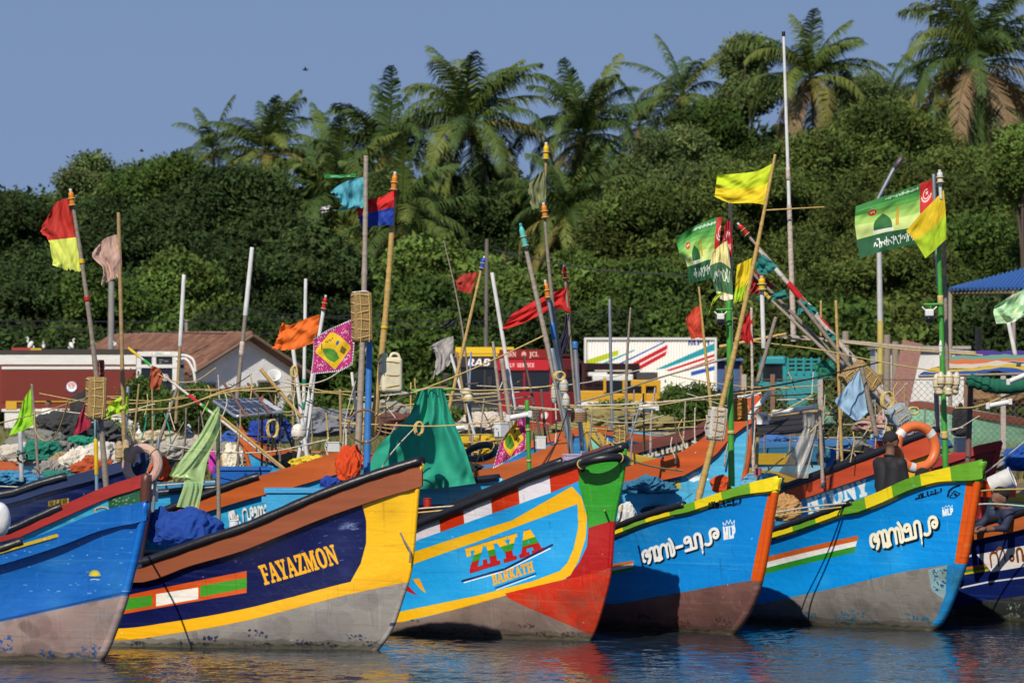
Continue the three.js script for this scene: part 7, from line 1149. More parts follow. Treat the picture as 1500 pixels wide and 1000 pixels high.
// ---------------------------------------------------------------- awning, boxes, buckets, tarps
{
  const t = thing('awning', 'awning of striped cloth, purple, orange, cream and yellow, at the right edge', 'awning', null, at(1420, 540, 60)), b = t.position, cs = ['#4a2a86', '#6aa08a', '#d8743a', '#d8c8b0', '#d4b43c', '#1f4f9a'], F = (u, v) => { const y0 = lerp(550, 514, v) - 6 * u * (1 - v), x = lerp(1346 + 64 * v, 1560, u); return at(x, y0 + 3 * Math.sin(u * 9) * (1 - v), lerp(59, 63, v)).add(V(0, 0.02 * n2(u * 6, v * 6), 0)).sub(b); };
  cs.reverse().forEach((c, i) => mesh('stripe', gridGeo(24, 4, (u, v) => ({ p: F(u, (i + v) / 6), u: u * 2, v })), M(c, 'canvas'), t)); mesh('pole', tubeGeo([at(1346, 551, 59).sub(b), at(1560, 546, 59).sub(b)], 0.02), GREYW, t);
  solo('tarp_roll', (() => { const p = []; for (const [x, y] of [[1416, 556], [1440, 562], [1470, 566], [1530, 562]]) p.push(at(x, y, 58.6)); return tubeGeo(p, (s) => 0.115 * (0.85 + 0.15 * n2(s * 9, 2)) * (s < 0.06 ? 0.6 : 1), { seg: 60, sides: 14 }); })(), M('#10604a', 'canvas'), 'dark green rolled tarp under the striped awning', 'tarp');
}
function tarpLump(name, label, category, x, y0, y1, w, d, mat, seed, rough = 0.28, flat = 0.6) { const k = kd(d), h = (y1 - y0) * k, g = (name === 'buoy' ? lumpGeo : foldGeo)(w * k / 2, h / 2, w * k / 2 * flat, seed, rough, name === 'buoy' ? 4 : 20), c = at(x, (y0 + y1) / 2, d); g.translate(c.x, c.y, c.z); return solo(name, g, mat, label, category, null); }
tarpLump('tarp', 'crumpled blue tarp heaped inside the navy boat', 'tarp', 278, 746, 802, 84, 50.6, M('#0c3f96', 'canvas'), 3, 0.14, 0.8);
tarpLump('tarp', 'blue tarp corner hanging in front of the heap', 'tarp', 240, 752, 800, 40, 50.8, M('#0c3f96', 'canvas'), 8, 0.3);
tarpLump('tarp', 'orange tarp bunched at the bow of the light blue boat, below the grey mast', 'tarp', 511, 656, 706, 30, 52.6, M('#d2450e', 'canvas'), 5, 0.3);
tarpLump('tarp', 'dark blue cloth beside the bunched orange tarp', 'tarp', 487, 700, 722, 34, 52.8, M('#123c9a', 'canvas'), 6, 0.3);
tarpLump('tarp', 'orange bag at the foot of the thick green pole', 'tarp', 1056, 698, 722, 26, 53.4, M('#cc4a14', 'canvas'), 7, 0.25);
tarpLump('tarp', 'tan cloth draped between the two right-hand blue boats', 'tarp', 1150, 728, 764, 46, 54.8, M('#b58a55', 'canvas'), 9, 0.25);
tarpLump('tarp', 'blue tarp at the right edge above the bucket', 'tarp', 1496, 655, 690, 46, 60, M('#1450a8', 'canvas'), 11, 0.25);
tarpLump('tarp', 'orange tarp behind the pink lifebuoy', 'tarp', 236, 672, 706, 26, 54, M('#d2450e', 'canvas'), 12, 0.3);
tarpLump('tarp', 'pale blue sheeting heaped below the grey plastic sheet', 'tarp', 1118, 694, 716, 50, 56.8, M('#5fa0c4', 'canvas'), 13, 0.3);
tarpLump('bag', 'white sack in the gap behind the ZIYA boat', 'sack', 918, 738, 772, 26, 52.6, M([0.62, 0.62, 0.60], 'canvas'), 14, 0.2);
tarpLump('buoy', 'white round buoy hanging at the left edge', 'buoy', -2, 735, 786, 34, 46.2, M([0.74, 0.74, 0.76], 'plastic'), 15, 0.05, 0.9);
tarpLump('tarp', 'black sheet behind the boat lettered NTONY', 'tarp', 1260, 655, 690, 60, 62, M([0.015, 0.015, 0.018], 'canvas'), 16, 0.2);
tarpLump('tarp', 'dark sheet hung on the maroon lorry behind the crimson flag', 'tarp', 128, 575, 645, 44, 96, M([0.03, 0.03, 0.035], 'canvas'), 17, 0.25);
tarpLump('cloth_bundle', 'black bundle crouched by the wire fence left of the striped awning', 'bundle', 1408, 598, 640, 24, 66, M([0.02, 0.02, 0.022], 'canvas'), 18, 0.3);
tarpLump('hat', 'small magenta cloth in the boats left of the dark bamboo', 'cloth', 311, 660, 694, 9, 60, M('#d03aa8', 'canvas'), 19, 0.2);
tarpLump('bag', 'yellow bag among the crossed white poles', 'bag', 452, 668, 688, 46, 57, M('#d8c034', 'canvas'), 20, 0.3);
function crate(name, label, category, x, y1, w, h, d, mat, ry = 0.4) { const k = kd(d), t = thing(name, label, category, null, at(x, y1, d)); t.rotation.y = ry; mesh('body', boxGeo(w * k, h * k, w * k * 0.8, 0, h * k / 2, 0, 1.2 * k), mat, t); mesh('lid', boxGeo(w * k * 1.06, h * k * 0.14, w * k * 0.86, 0, h * k * 1.0, 0, 0.8 * k), mat, t); for (const sx of [-1, 1]) mesh('handle', boxGeo(w * k * 0.08, h * k * 0.2, w * k * 0.3, sx * w * k * 0.53, h * k * 0.7, 0, 0.5 * k), mat, t); return t; }
crate('cooler', 'bright blue box in the second row left of the dark bamboo', 'box', 355, 722, 76, 36, 57, M('#0f5fb4'), 0.15);
crate('crate', 'orange plastic crate at the right edge behind the crouching man', 'crate', 1462, 728, 44, 24, 55.6, M('#c8430e', 'plastic'), 0.3);
crate('box', 'lilac plastic box on the rim of the red-brown boat', 'box', 838, 686, 22, 20, 51.8, M('#b9acc8', 'plastic'), 0.4); crate('box', 'white plastic tub on the worn orange rim', 'box', 792, 658, 14, 18, 55.4, M([0.7, 0.7, 0.7], 'plastic'), 0.2); crate('box', 'white box right of the lashed stick', 'box', 490, 662, 24, 14, 58, M([0.66, 0.66, 0.64], 'plastic'), 0.2);
crate('box', 'white fan box on the red boat at the right', 'box', 1407, 662, 15, 20, 61, M([0.72, 0.72, 0.72], 'plastic'), 0.3); crate('box', 'small red box on the rim of the boat lettered NTONY', 'box', 1290, 660, 15, 14, 56.4, M('#b8300e', 'plastic'), 0.4); crate('chair', 'white plastic chair tipped over on the rim below the grass', 'chair', 735, 640, 18, 20, 60, M([0.72, 0.72, 0.72], 'plastic'), 0.7);
function can(label, x, y1, r, h, d, mat, rim = mat, cat = 'tub') { const k = kd(d), t = thing(cat === 'bucket' ? 'bucket' : 'bollard_cap', label, cat, null, at(x, y1, d)), g = new THREE.CylinderGeometry(r * k, r * k * 0.92, h * k, 22); g.translate(0, h * k / 2, 0); mesh('body', clean(g), mat, t); const q = new THREE.TorusGeometry(r * k, r * k * 0.09, 6, 22); q.rotateX(Math.PI / 2); q.translate(0, h * k, 0); mesh('rim', clean(q), rim, t); return t; }
can('white cap on the mooring post inside the navy boat', 342.5, 782, 7.5, 20, 50, M([0.72, 0.69, 0.72], 'plastic'), undefined, 'post cap'); can('white cap on the second mooring post in the boat with Malayalam letters', 416, 752, 5.5, 16, 52, M([0.72, 0.69, 0.72], 'plastic'), undefined, 'post cap'); can('white square post behind the bow with the red rim', 226, 735, 5.5, 24, 53, M([0.72, 0.70, 0.68], 'plastic'), undefined, 'post cap'); can('pink tub behind the boat lettered NTONY', 1110, 696, 6, 10, 56.2, M('#c06a70', 'plastic')); can('red stub on the low light blue boat', 626, 744, 6, 14, 53.6, M('#b02418'), undefined, 'mooring stub');
{ const b = can('big translucent white bucket lying on the orange crate', 1452, 712, 15, 34, 55.2, M([0.62, 0.62, 0.60], 'plastic'), M([0.7, 0.7, 0.7], 'plastic'), 'bucket'); b.rotation.set(0.5, 0, -1.1); }
// light tubes on arms
function tubeLamp(label, x0, y0, x1, y1, d) { const a = at(x0, y0, d), b = at(x1, y1, d), t = thing('tube_lamp', label, 'tube lamp', 'white tube lamps tied to the poles', a); mesh('tube', tubeGeo([V(0, 0, 0), b.clone().sub(a)], 0.035, { sides: 10 }), WHITEP, t); for (const s of [0.04, 0.96]) { const c = b.clone().sub(a).multiplyScalar(s); mesh('end_cap', boxGeo(0.05, 0.085, 0.085, c.x, c.y, c.z, 0.01), PVC, t); } }
tubeLamp('white tube lamp on the bright green post', 743, 613, 778, 606, 52.9); tubeLamp('white tube lamp by the teal net foot', 664, 628, 684, 625, 57); tubeLamp('white tube lamp above the dark sheet left of the grey plastic', 1132, 605, 1199, 595, 56.4); tubeLamp('white tube lamp behind the thick green pole', 1082, 584, 1114, 578, 57.6); tubeLamp('white tube lamp below the striped awning', 1446, 595, 1482, 588, 58); tubeLamp('white tube lamp at the right edge on the green tarp', 1476, 560, 1510, 546, 58); tubeLamp('grey tube lamp hanging before the grass', 938, 596, 964, 597, 57); tubeLamp('white tube lamp left of the tall mast', 1128, 574, 1096, 612, 57);
// shade over the deck: dark sheet on a frame
{ const t = thing('deck_shade', 'dark sheet stretched under a bamboo frame left of the grey plastic sheet', 'shade', null, at(1150, 640, 57)), b = t.position; mesh('sheet', gridGeo(16, 8, (u, v) => ({ p: at(lerp(1110, 1202, u), lerp(608, 636, v) + 4 * Math.sin(u * 3) * v - 8 * u, lerp(58, 56.6, v)).sub(b), u: u * 2, v })), M([0.02, 0.02, 0.024], 'canvas'), t); for (let i = 0; i < 5; i++) mesh('slat', tubeGeo([at(1106, 612 - i, 56.6 + i * 0.4).sub(b), at(1206, 601 - i, 56.6 + i * 0.4).sub(b)], 0.02), BAM, t); for (const [x, y] of [[1110, 640], [1202, 620]]) mesh('stick', tubeGeo([at(x, y, 56.6).sub(b), at(x - 2, y + 60, 56.6).sub(b)], 0.022), BAM, t); }
// yellow rope coils, hoop net
function coil(label, x, y, rx, ry, n, d, mat) { const k = kd(d), t = thing('rope_coil', label, 'rope coil', 'coils of yellow rope', at(x, y, d)), r = rng(Math.round(x)); for (let i = 0; i < n; i++) { const p = [], a0 = r() * 0.5; for (let j = 0; j <= 14; j++) { const a = j / 14 * 6.283; p.push(V(Math.cos(a) * rx * k * (0.85 + 0.25 * r() * 0.5) + i * 0.006, Math.sin(a) * ry * k * (0.95 + 0.1 * r()) + a0 * 0.02, i * 0.012 - 0.03)); } mesh('turn', tubeGeo(p, 0.011, { seg: 42, sides: 5 }), mat, t); } }
coil('yellow rope coil on the slanting bundle', 1299, 587, 9, 12, 6, 57.2, ROPE); coil('long yellow rope coil hanging under the slanting bundle', 1305, 628, 5, 17, 6, 57, ROPE); coil('small yellow rope coil right of the slanting bundle', 1337, 602, 8, 5, 5, 57.2, ROPE); coil('yellow rope tangle on the teal net', 612, 628, 6, 9, 5, 53.4, ROPE); coil('yellow rope coil hanging near the solar panel', 397, 628, 8, 13, 6, 57.4, ROPE); coil('yellow rope coil among the white poles', 429, 545, 4, 8, 5, 57, ROPE); coil('rope lashing where the leaning poles cross', 818, 551, 7, 6, 6, 53.8, ROPE); coil('rope tangle at the foot of the red and yellow flag pole', 146, 748, 12, 5, 6, 50.6, M([0.5, 0.36, 0.16], 'rope'));
ring('landing_net_hoop', 'rusty hoop of a landing net below the blue painted pole', 534, 624, 24, 1.6, 52.4, M([0.20, 0.12, 0.08], 'rope'), 0.15, 0.2, null, 'landing net');
// stern plate and battens that show between boats
crate('engine_box', 'light blue engine box with black edging behind the navy bow', 'engine box', 440, 764, 100, 46, 51.4, M('#3aa2d4'), 0.05);
solo('plate', boxGeo(0.62, 0.16, 0.02).translate(...at(1133, 672, 60.8).toArray()), M('#b08c10'), 'yellow number plate on the teal boat', 'number plate');
// ---------------------------------------------------------------- ropes, heaps of nets, people
let ropeN = 0;
function rope(label, pts, d0, d1, mat = ROPE, r = 0.009, cat = 'rope') { const n = pts.length, p = pts.map(([x, y], i) => at(x, y, lerp(d0, d1, i / (n - 1)))); return solo('rope', tubeGeo(p, r, { seg: (n - 1) * 10, sides: 5 }), mat, label, cat, null); }
rope('yellow line from the left edge up to the burlap float', [[-10, 622], [60, 604], [125, 584], [190, 580]], 60, 53);
rope('slack yellow loop hanging by the lime pennant', [[50, 600], [52, 632], [66, 646], [84, 632], [100, 585]], 58, 55);
rope('pale line across the left boats at lamp height', [[-10, 712], [150, 716], [300, 706], [400, 704]], 58, 58, ROPEW);
rope('yellow line from the crimson flag to the solar panel frame', [[130, 620], [200, 602], [260, 596], [330, 575], [440, 565]], 56, 57);
rope('thick yellow pole-like line before the bushes at the left', [[186, 600], [260, 597], [330, 572], [372, 566]], 58, 58, BAMY, 0.012);
rope('thin yellow line above the solar panel', [[300, 572], [400, 573], [500, 577], [545, 590]], 60, 56);
rope('yellow line from the orange flag poles to the jerry can', [[420, 555], [470, 572], [520, 574], [570, 580]], 57, 54);
rope('black stay running down from the white-topped pole', [[336, 590], [318, 612], [290, 648], [270, 690]], 62, 60, ROPEB, 0.009);
rope('line from the jerry can over the teal net to the red lorry', [[560, 590], [640, 562], [720, 528], [800, 490]], 54, 55, ROPE, 0.010);
rope('second line over the teal net', [[548, 612], [620, 570], [700, 572], [800, 566], [830, 560]], 54, 54.5);
rope('line across the teal net at half height', [[500, 620], [560, 622], [640, 624], [760, 614]], 53.6, 53);
rope('loose line hanging down the teal net', [[606, 628], [585, 650], [570, 668], [556, 690]], 53.6, 53.6, ROPEW, 0.008);
rope('line from the leaning poles to the thick green pole, through the jeep', [[845, 590], [900, 575], [960, 555], [1065, 525]], 54, 53.2, M([0.28, 0.25, 0.18], 'rope'), 0.012);
rope('pale line before the jeep wheels', [[845, 594], [920, 592], [980, 588], [1055, 578]], 54.4, 53.2, ROPEW, 0.010);
rope('yellow line under the container, ending at the green pole', [[830, 600], [900, 598], [960, 594], [1030, 582], [1065, 578]], 55, 53.4);
rope('black line from the green pole sagging to the pale blue flag', [[1072, 575], [1130, 566], [1200, 552], [1290, 530]], 53.4, 56, ROPEB, 0.010);
rope('yellow line from the horizontal bamboo to the camera pole', [[1104, 500], [1200, 512], [1290, 530], [1380, 545]], 59, 54);
rope('upper yellow line along the horizontal bamboo', [[1120, 494], [1220, 500], [1330, 512], [1440, 520]], 59.6, 58);
rope('yellow mooring line across the orange stem of the hyphen boat', [[1028, 732], [1060, 752], [1090, 774], [1120, 790]], 52.6, 51.2, M([0.68, 0.55, 0.08], 'rope'), 0.014);
rope('yellow knot trailing at the orange stem of the hyphen boat', [[1100, 786], [1110, 782], [1122, 788], [1126, 784]], 51.2, 51.2, M([0.72, 0.50, 0.05], 'rope'), 0.022);
rope('rope tied through the bow of the ZIYA boat', [[886, 748], [890, 756], [898, 764], [908, 762], [912, 740]], 49.9, 51.5, ROPE, 0.014);
rope('rope end hanging at the yellow bow of the navy boat', [[586, 780], [592, 792], [600, 806], [600, 824]], 48.3, 48.3, M([0.25, 0.23, 0.2], 'rope'), 0.012);
rope('pale mooring rope round the stem of the plain blue boat', [[176, 831], [186, 834], [198, 832], [206, 828]], 46.7, 46.8, M([0.62, 0.55, 0.40], 'rope'), 0.022);
rope('yellow rope from the pale mooring rope up to the inner deck', [[198, 832], [203, 810], [205, 790], [196, 776]], 46.9, 48.5, ROPE, 0.012);
rope('double yellow lines behind the ZIYA boat, upper', [[600, 746], [680, 740], [760, 736], [830, 730]], 52, 51.8, ROPEW, 0.010);
rope('double yellow lines behind the ZIYA boat, lower', [[600, 752], [680, 745], [760, 741], [830, 736]], 52.2, 52, ROPE, 0.010);
rope('mooring line from the hyphen boat to the boat lettered NTONY', [[1128, 752], [1190, 742], [1250, 736], [1330, 728]], 52, 53, ROPEW, 0.012);
rope('lower mooring line beside it, ending at the man in black', [[1128, 757], [1190, 748], [1250, 741], [1320, 736]], 52.2, 53, ROPE, 0.010);
rope('line over the crouching man at the right edge', [[1416, 722], [1450, 718], [1510, 716]], 53.4, 54, ROPE, 0.012);
rope('second line over the crouching man', [[1410, 741], [1450, 738], [1510, 742]], 53.2, 53.6, ROPEW, 0.012);
rope('slanting line from the bucket up to the right edge', [[1424, 706], [1460, 680], [1510, 640]], 55, 57, ROPEW, 0.012);
rope('pale line from the horizontal bamboo down to the rim of the bird boat', [[1000, 690], [960, 684], [930, 676], [900, 662]], 55, 52, ROPE, 0.012);
rope('thin line from the boat lettered NTONY up to the slanting bundle', [[1200, 715], [1250, 660], [1285, 610], [1330, 560]], 56, 58, ROPEW, 0.008);
rope('thin line slanting across the grey plastic sheet', [[1122, 692], [1160, 660], [1200, 620]], 56.4, 56.2, ROPE, 0.010);
rope('line with loops below the striped awning', [[1400, 598], [1430, 596], [1470, 582], [1510, 570]], 58, 59, ROPE, 0.014);
rope('line from the lashed stick to the red lorry', [[500, 600], [560, 596], [650, 588], [730, 580]], 57, 58, ROPE, 0.009);
rope('thin stay from the big float to the blue pole foot', [[538, 505], [520, 560], [505, 620], [500, 690]], 54, 54, ROPEW, 0.007);
rope('thin dark stay by the draped purple flag', [[790, 700], [810, 660], [822, 630], [832, 600]], 53, 54, ROPEB, 0.008);
for (const [i, x0, y0, x1, y1, l] of [[0, 214, 605, 206, 645, 'left'], [1, 226, 606, 216, 660, 'middle'], [2, 240, 605, 250, 650, 'right']]) rope('green twine hanging before the bushes, ' + l + ' strand', [[x0, y0], [(x0 + x1) / 2 + 2, (y0 + y1) / 2], [x1, y1]], 60, 60, M([0.02, 0.30, 0.22], 'rope'), 0.010);
// the tangle between the named poles: thin sticks and lines that nothing tells apart
{
  const r = rng(71), SM = [BAM, GREYW, DRIFT, BAMY, RUSTW, M([0.10, 0.07, 0.05], 'wood')], CN = ['brown', 'grey', 'pale grey', 'yellow', 'whitish', 'dark brown'], used = {};
  const LM = [[60, 'the lime pennant'], [120, 'the crimson flag'], [160, 'the burlap float at the left'], [192, 'the grey pipe behind the crimson flag'], [213, 'the pink lifebuoy'], [240, 'the knotty stick'], [300, 'the lime plastic sheet'], [345, 'the bark pole by the house'], [382, 'the solar panel'], [412, 'the white horn speakers'], [437, 'the crossed white poles'], [470, 'the spread purple flag'], [500, 'the lashed stick'], [533, 'the grey mast'], [571, 'the cream jerry can'], [606, 'the left flank of the teal net'], [645, 'the right flank of the teal net'], [684, 'the white and yellow float'], [722, 'the black-fronted lorry'], [750, 'the white pole before the red lorry'], [775, 'the bright green post'], [800, 'the crossing of the leaning poles'], [826, 'the silver bottle float'], [850, 'the rope-bound white float'], [895, 'the silver pole with white knot'], [922, 'the knotty grey stick with green rag'], [962, 'the grass before the container'], [1000, 'the dark brown boat'], [1032, 'the orange-red flag'], [1070, 'the thick green pole'], [1103, 'the dark red flag'], [1140, 'the dark deck shade'], [1170, 'the grey plastic sheet'], [1203, 'the tall white mast foot'], [1240, 'the pale blue flag'], [1285, 'the tan slabs'], [1310, 'the yellow rope coils'], [1345, 'the orange lifebuoy'], [1385, 'the camera pole']];
  const by = (x) => LM.reduce((a, b) => (Math.abs(b[0] - x) < Math.abs(a[0] - x) ? b : a))[1], ONE = ['', 'second ', 'third ', 'fourth ', 'fifth ', 'sixth '];
  const uniq = (what, where) => { const k = what + where, n = (used[k] = (used[k] ?? -1) + 1); return ONE[n] + what + ' ' + where; };
  const stick = (x0, y0, x1, y1, d, w, q) => { const a = at(x0, y0, d), b = at(x1, y1, d + (r() - 0.5)), ln = Math.abs(y1 - y0) < Math.abs(x1 - x0) ? 'level ' : Math.abs(x1 - x0) < 6 ? 'upright ' : x1 > x0 ? 'right-leaning ' : 'left-leaning '; solo('thin_stick', tubeGeo([a, a.clone().lerp(b, 0.5).add(V((r() - 0.5) * 0.06, 0, 0)), b], [w * kd(d), w * 0.7 * kd(d)], { seg: 8, sides: 6 }), SM[q], uniq(ln + CN[q] + ' thin stick', 'beside ' + by((x0 + x1) / 2)), 'stick', 'thin sticks in the tangle of the second row'); };
  for (let i = 0; i < 56; i++) { const x = 190 + 1180 * ((i + r()) / 56), y0 = 690 - 30 * r(), h = 50 + 90 * r() * r() + 30 * r(), ln = (r() - 0.5) * (r() < 0.25 ? 90 : 18); stick(x, y0, x + ln, y0 - h, 56 + 6 * r(), 1.1 + 0.9 * r(), Math.floor(r() * 6)); }
  for (let i = 0; i < 16; i++) { const x = 230 + 1120 * ((i + r()) / 16), y = 566 + 70 * r(); stick(x, y, x + 50 + 60 * r(), y + (r() - 0.5) * 24, 57 + 4 * r(), 1.2 + 0.6 * r(), Math.floor(r() * 6)); }
  for (let i = 0; i < 34; i++) { const x = 40 + 1300 * ((i + r()) / 34), y = 545 + 110 * r(), w = 80 + 190 * r(), dy = (r() - 0.5) * 60, d = 55 + 6 * r(), sag = 4 + 14 * r(), p = [[x, y], [x + w * 0.3, y + dy * 0.3 + sag * 0.85], [x + w * 0.65, y + dy * 0.65 + sag], [x + w, y + dy]].map((q) => at(q[0], q[1], d)); solo('thin_line', tubeGeo(p, 0.006 + 0.003 * r(), { seg: 24, sides: 4 }), [ROPE, ROPEW, ROPEB, ROPE][i % 4], uniq(['yellow', 'pale', 'black', 'yellow'][i % 4] + ' thin line', 'ending at ' + by(x + w)), 'line', 'thin lines strung between the poles'); }
  const TW = []; for (let i = 0; i < 30; i++) { const x = 200 + 1180 * ((i + r()) / 30), y = 540 + 110 * r(), d = 55 + 4 * r(), a = at(x, y, d); solo('rope_tail', tubeGeo([a, a.clone().add(V((r() - 0.5) * 0.12, -0.12, 0)), a.clone().add(V((r() - 0.5) * 0.2, -0.24 - 0.2 * r(), 0.02))], 0.008, { sides: 4 }), [ROPE, ROPEW][i % 2], uniq(['yellow', 'pale'][i % 2] + ' loose rope tail', 'dangling beside ' + by(x)), 'rope tail', 'rope tails dangling in the second row'); }
}
// heaps of nets and tarps on the bank at the left, and skiffs' loads
const HG = null, NETS = [
  [60, 636, 672, 70, 88, '#7d7f78', 'grey net heap under the lime pennant'], [92, 608, 646, 60, 92, '#3a3b3d', 'dark grey tarp heap beside the lorry wheel'], [128, 622, 664, 90, 94, '#4a4a4c', 'long slate tarp heap below the burlap float'], [60, 648, 676, 44, 84, '#1f7a66', 'green net bundle right of the grey pipe'], [122, 640, 662, 40, 90, '#1f8a6c', 'bright green net bundle on the slate heap'],
  [112, 660, 690, 34, 80, '#d8d2c4', 'white polystyrene sheet standing in the heaps'], [96, 664, 684, 34, 82, '#9a8468', 'brown cloth bundle beside the polystyrene sheet'], [30, 652, 682, 50, 86, '#c4bcae', 'pale grey sacks at the left edge'], [150, 652, 686, 44, 86, '#c9c4bb', 'white sack heap behind the red and yellow flag pole'], [84, 690, 716, 40, 70, '#2a7a6c', 'small green bundle low in the heaps'], [70, 676, 700, 30, 74, '#8d8a86', 'square grey bundle below the green net'], [136, 672, 700, 44, 76, '#b0502a', 'rust coloured tarp heap beside the tan bottles'],
  [255, 648, 676, 90, 92, '#a9a59c', 'long pale net heap below the bushes'], [300, 640, 668, 60, 96, '#b5a48c', 'sandy net heap below the white horn'], [230, 634, 654, 60, 98, '#c8bba0', 'cream net heap before the bushes at the left'], [330, 652, 680, 60, 86, '#8f8578', 'brown-grey net heap under the slanting pole'], [395, 618, 650, 50, 90, '#1d3f9a', 'deep blue tarp heap behind the small orange boat'], [345, 636, 664, 46, 94, '#2f58a8', 'blue tarp heap left of the small orange boat'], [340, 652, 694, 20, 74, '#e8e0c8', 'upright cream bundle left of the slanting poles'], [330, 664, 696, 16, 75, '#b08850', 'tan bundle beside the upright cream bundle'], [350, 670, 694, 14, 75, '#c8a468', 'yellow-brown bundle right of the upright cream bundle'],
  [600, 606, 640, 90, 100, '#6a4038', 'rusty red heap behind the teal net'], [470, 600, 640, 70, 100, '#7a7f88', 'grey-blue heap behind the white poles'], [560, 590, 612, 60, 104, '#9a9890', 'pale boulder-like heap behind the jerry can'], [940, 632, 656, 110, 80, '#9a8f78', 'sandy net heap in the skiff before the grass'], [985, 640, 660, 60, 79, '#8f9a88', 'greenish net heap at the right end of the skiff'], [890, 644, 660, 30, 79, '#d0c8b8', 'white bundle at the left end of the skiff'], [900, 604, 640, 120, 98, '#8a8050', 'dry weed mound before the jeep'], [690, 640, 668, 60, 70, '#c9a21c', 'yellow tarp heap in the boat right of the teal net'],
  [1150, 640, 664, 80, 90, '#3d6aa8', 'blue net heap behind the fence, left'], [1230, 650, 680, 90, 88, '#8a8478', 'grey rubble heap behind the wire fence'], [1330, 634, 664, 80, 90, '#2f5fa8', 'blue net heap right of the slanting bundle'], [1290, 610, 636, 50, 92, '#b98f84', 'pinkish net heap by the leaning plank'], [1440, 660, 690, 90, 80, '#8d877c', 'grey stone-like heap below the pale green boat'], [1470, 560, 596, 70, 110, '#8a6a48', 'brown brush heap behind the fence'], [1200, 600, 626, 30, 75, '#6f8f78', 'netted round bundle on the fence post'], [720, 606, 634, 60, 96, '#c8bcae', 'white sheet heap below the lorries'], [640, 612, 640, 50, 98, '#a0a090', 'grey stones left of the white sheet heap'],
  [1395, 700, 728, 40, 56, '#3a2c2a', 'dark net heap inside the red boat'], [1240, 694, 716, 60, 62, '#5a5a5a', 'grey net heap inside the boat lettered NTONY'], [660, 676, 700, 60, 58, '#2a2a2e', 'dark net heap below the teal net'], [950, 700, 724, 60, 58, '#2f6f94', 'blue net heap in the bird boat'], [440, 664, 690, 60, 60, '#6a5a48', 'brown net heap between the crossed white poles'], [20, 690, 712, 60, 66, '#3f86b0', 'light blue sheeting at the left edge'], [180, 700, 722, 50, 60, '#2c4a60', 'slate blue heap behind the red rim'], [560, 690, 712, 60, 57, '#4a6a7a', 'blue-grey net heap left of the teal net foot']];
NETS.forEach(([x, y0, y1, w, d, c, l], i) => tarpLump('net_heap', l, /tarp|sheet/.test(l) ? 'tarp heap' : /weed|stone|rubble|boulder|brush/.test(l) ? 'heap' : 'net heap', x, y0, y1, w * 1.1, d, M(c, 'rough'), 40 + i, 0.34, 0.6));

// ---------------------------------------------------------------- people: one continuous body from a smooth field
function bodyGeo(bones, cell = 0.014, k = 0.035) {            // bones: [ax, ay, az, ra, bx, by, bz, rb]
  const lo = V(1e9, 1e9, 1e9), hi = V(-1e9, -1e9, -1e9); for (const b of bones) for (const o of [0, 4]) { lo.min(V(b[o] - b[o + 3], b[o + 1] - b[o + 3], b[o + 2] - b[o + 3])); hi.max(V(b[o] + b[o + 3], b[o + 1] + b[o + 3], b[o + 2] + b[o + 3])); }
  const c = lo.clone().add(hi).multiplyScalar(0.5), half = Math.max(hi.x - lo.x, hi.y - lo.y, hi.z - lo.z) / 2 * 1.12, n = Math.min(150, Math.ceil(2 * half / cell)), mc = new MarchingCubes(n, new THREE.MeshBasicMaterial(), false, false, 120000); mc.isolation = 0;
  for (let z = 0; z < n; z++) for (let y = 0; y < n; y++) for (let x = 0; x < n; x++) {
    const px = c.x + (x / (n / 2) - 1) * half, py = c.y + (y / (n / 2) - 1) * half, pz = c.z + (z / (n / 2) - 1) * half; let s = 0, m = 0.1;
    for (const b of bones) { const dx = b[4] - b[0], dy = b[5] - b[1], dz = b[6] - b[2], L = dx * dx + dy * dy + dz * dz, ox = px - b[0] - dx / 2, oy = py - b[1] - dy / 2, oz = pz - b[2] - dz / 2, far = Math.sqrt(L) / 2 + Math.max(b[3], b[7]) + 0.1; if (ox * ox + oy * oy + oz * oz > far * far) continue; const t = L ? clamp(((px - b[0]) * dx + (py - b[1]) * dy + (pz - b[2]) * dz) / L) : 0, d = Math.hypot(px - b[0] - t * dx, py - b[1] - t * dy, pz - b[2] - t * dz) - lerp(b[3], b[7], t); if (d < m) m = d; s += Math.exp(-Math.min(d, 1) / k * 1.4); }
    mc.field[z * n * n + y * n + x] = s > 0 ? Math.log(s) * k / 1.4 : -m;
  }
  mc.update(); const g = new THREE.BufferGeometry(), p = mc.positionArray.slice(0, mc.count * 3), q = mc.normalArray.slice(0, mc.count * 3);
  for (let i = 0; i < p.length; i += 3) { p[i] = p[i] * half + c.x; p[i + 1] = p[i + 1] * half + c.y; p[i + 2] = p[i + 2] * half + c.z; }
  g.setAttribute('position', new THREE.BufferAttribute(p, 3)); g.setAttribute('normal', new THREE.BufferAttribute(q, 3)); return g;
}
const SKIN = M([0.16, 0.075, 0.045], 'plastic'), HAIR = M([0.008, 0.007, 0.007], 'canvas');
function tinted(g, f) { const p = g.attributes.position, c = new Float32Array(p.count * 3); for (let i = 0; i < p.count; i++) { const k = f(p.getX(i), p.getY(i), p.getZ(i)); c.set(k, i * 3); } g.setAttribute('color', new THREE.BufferAttribute(c, 3)); return g; }
const skinned = new THREE.MeshStandardMaterial({ color: lin([1, 1, 1]), vertexColors: true, roughness: 0.75 });
const skin = [0.17, 0.08, 0.05];
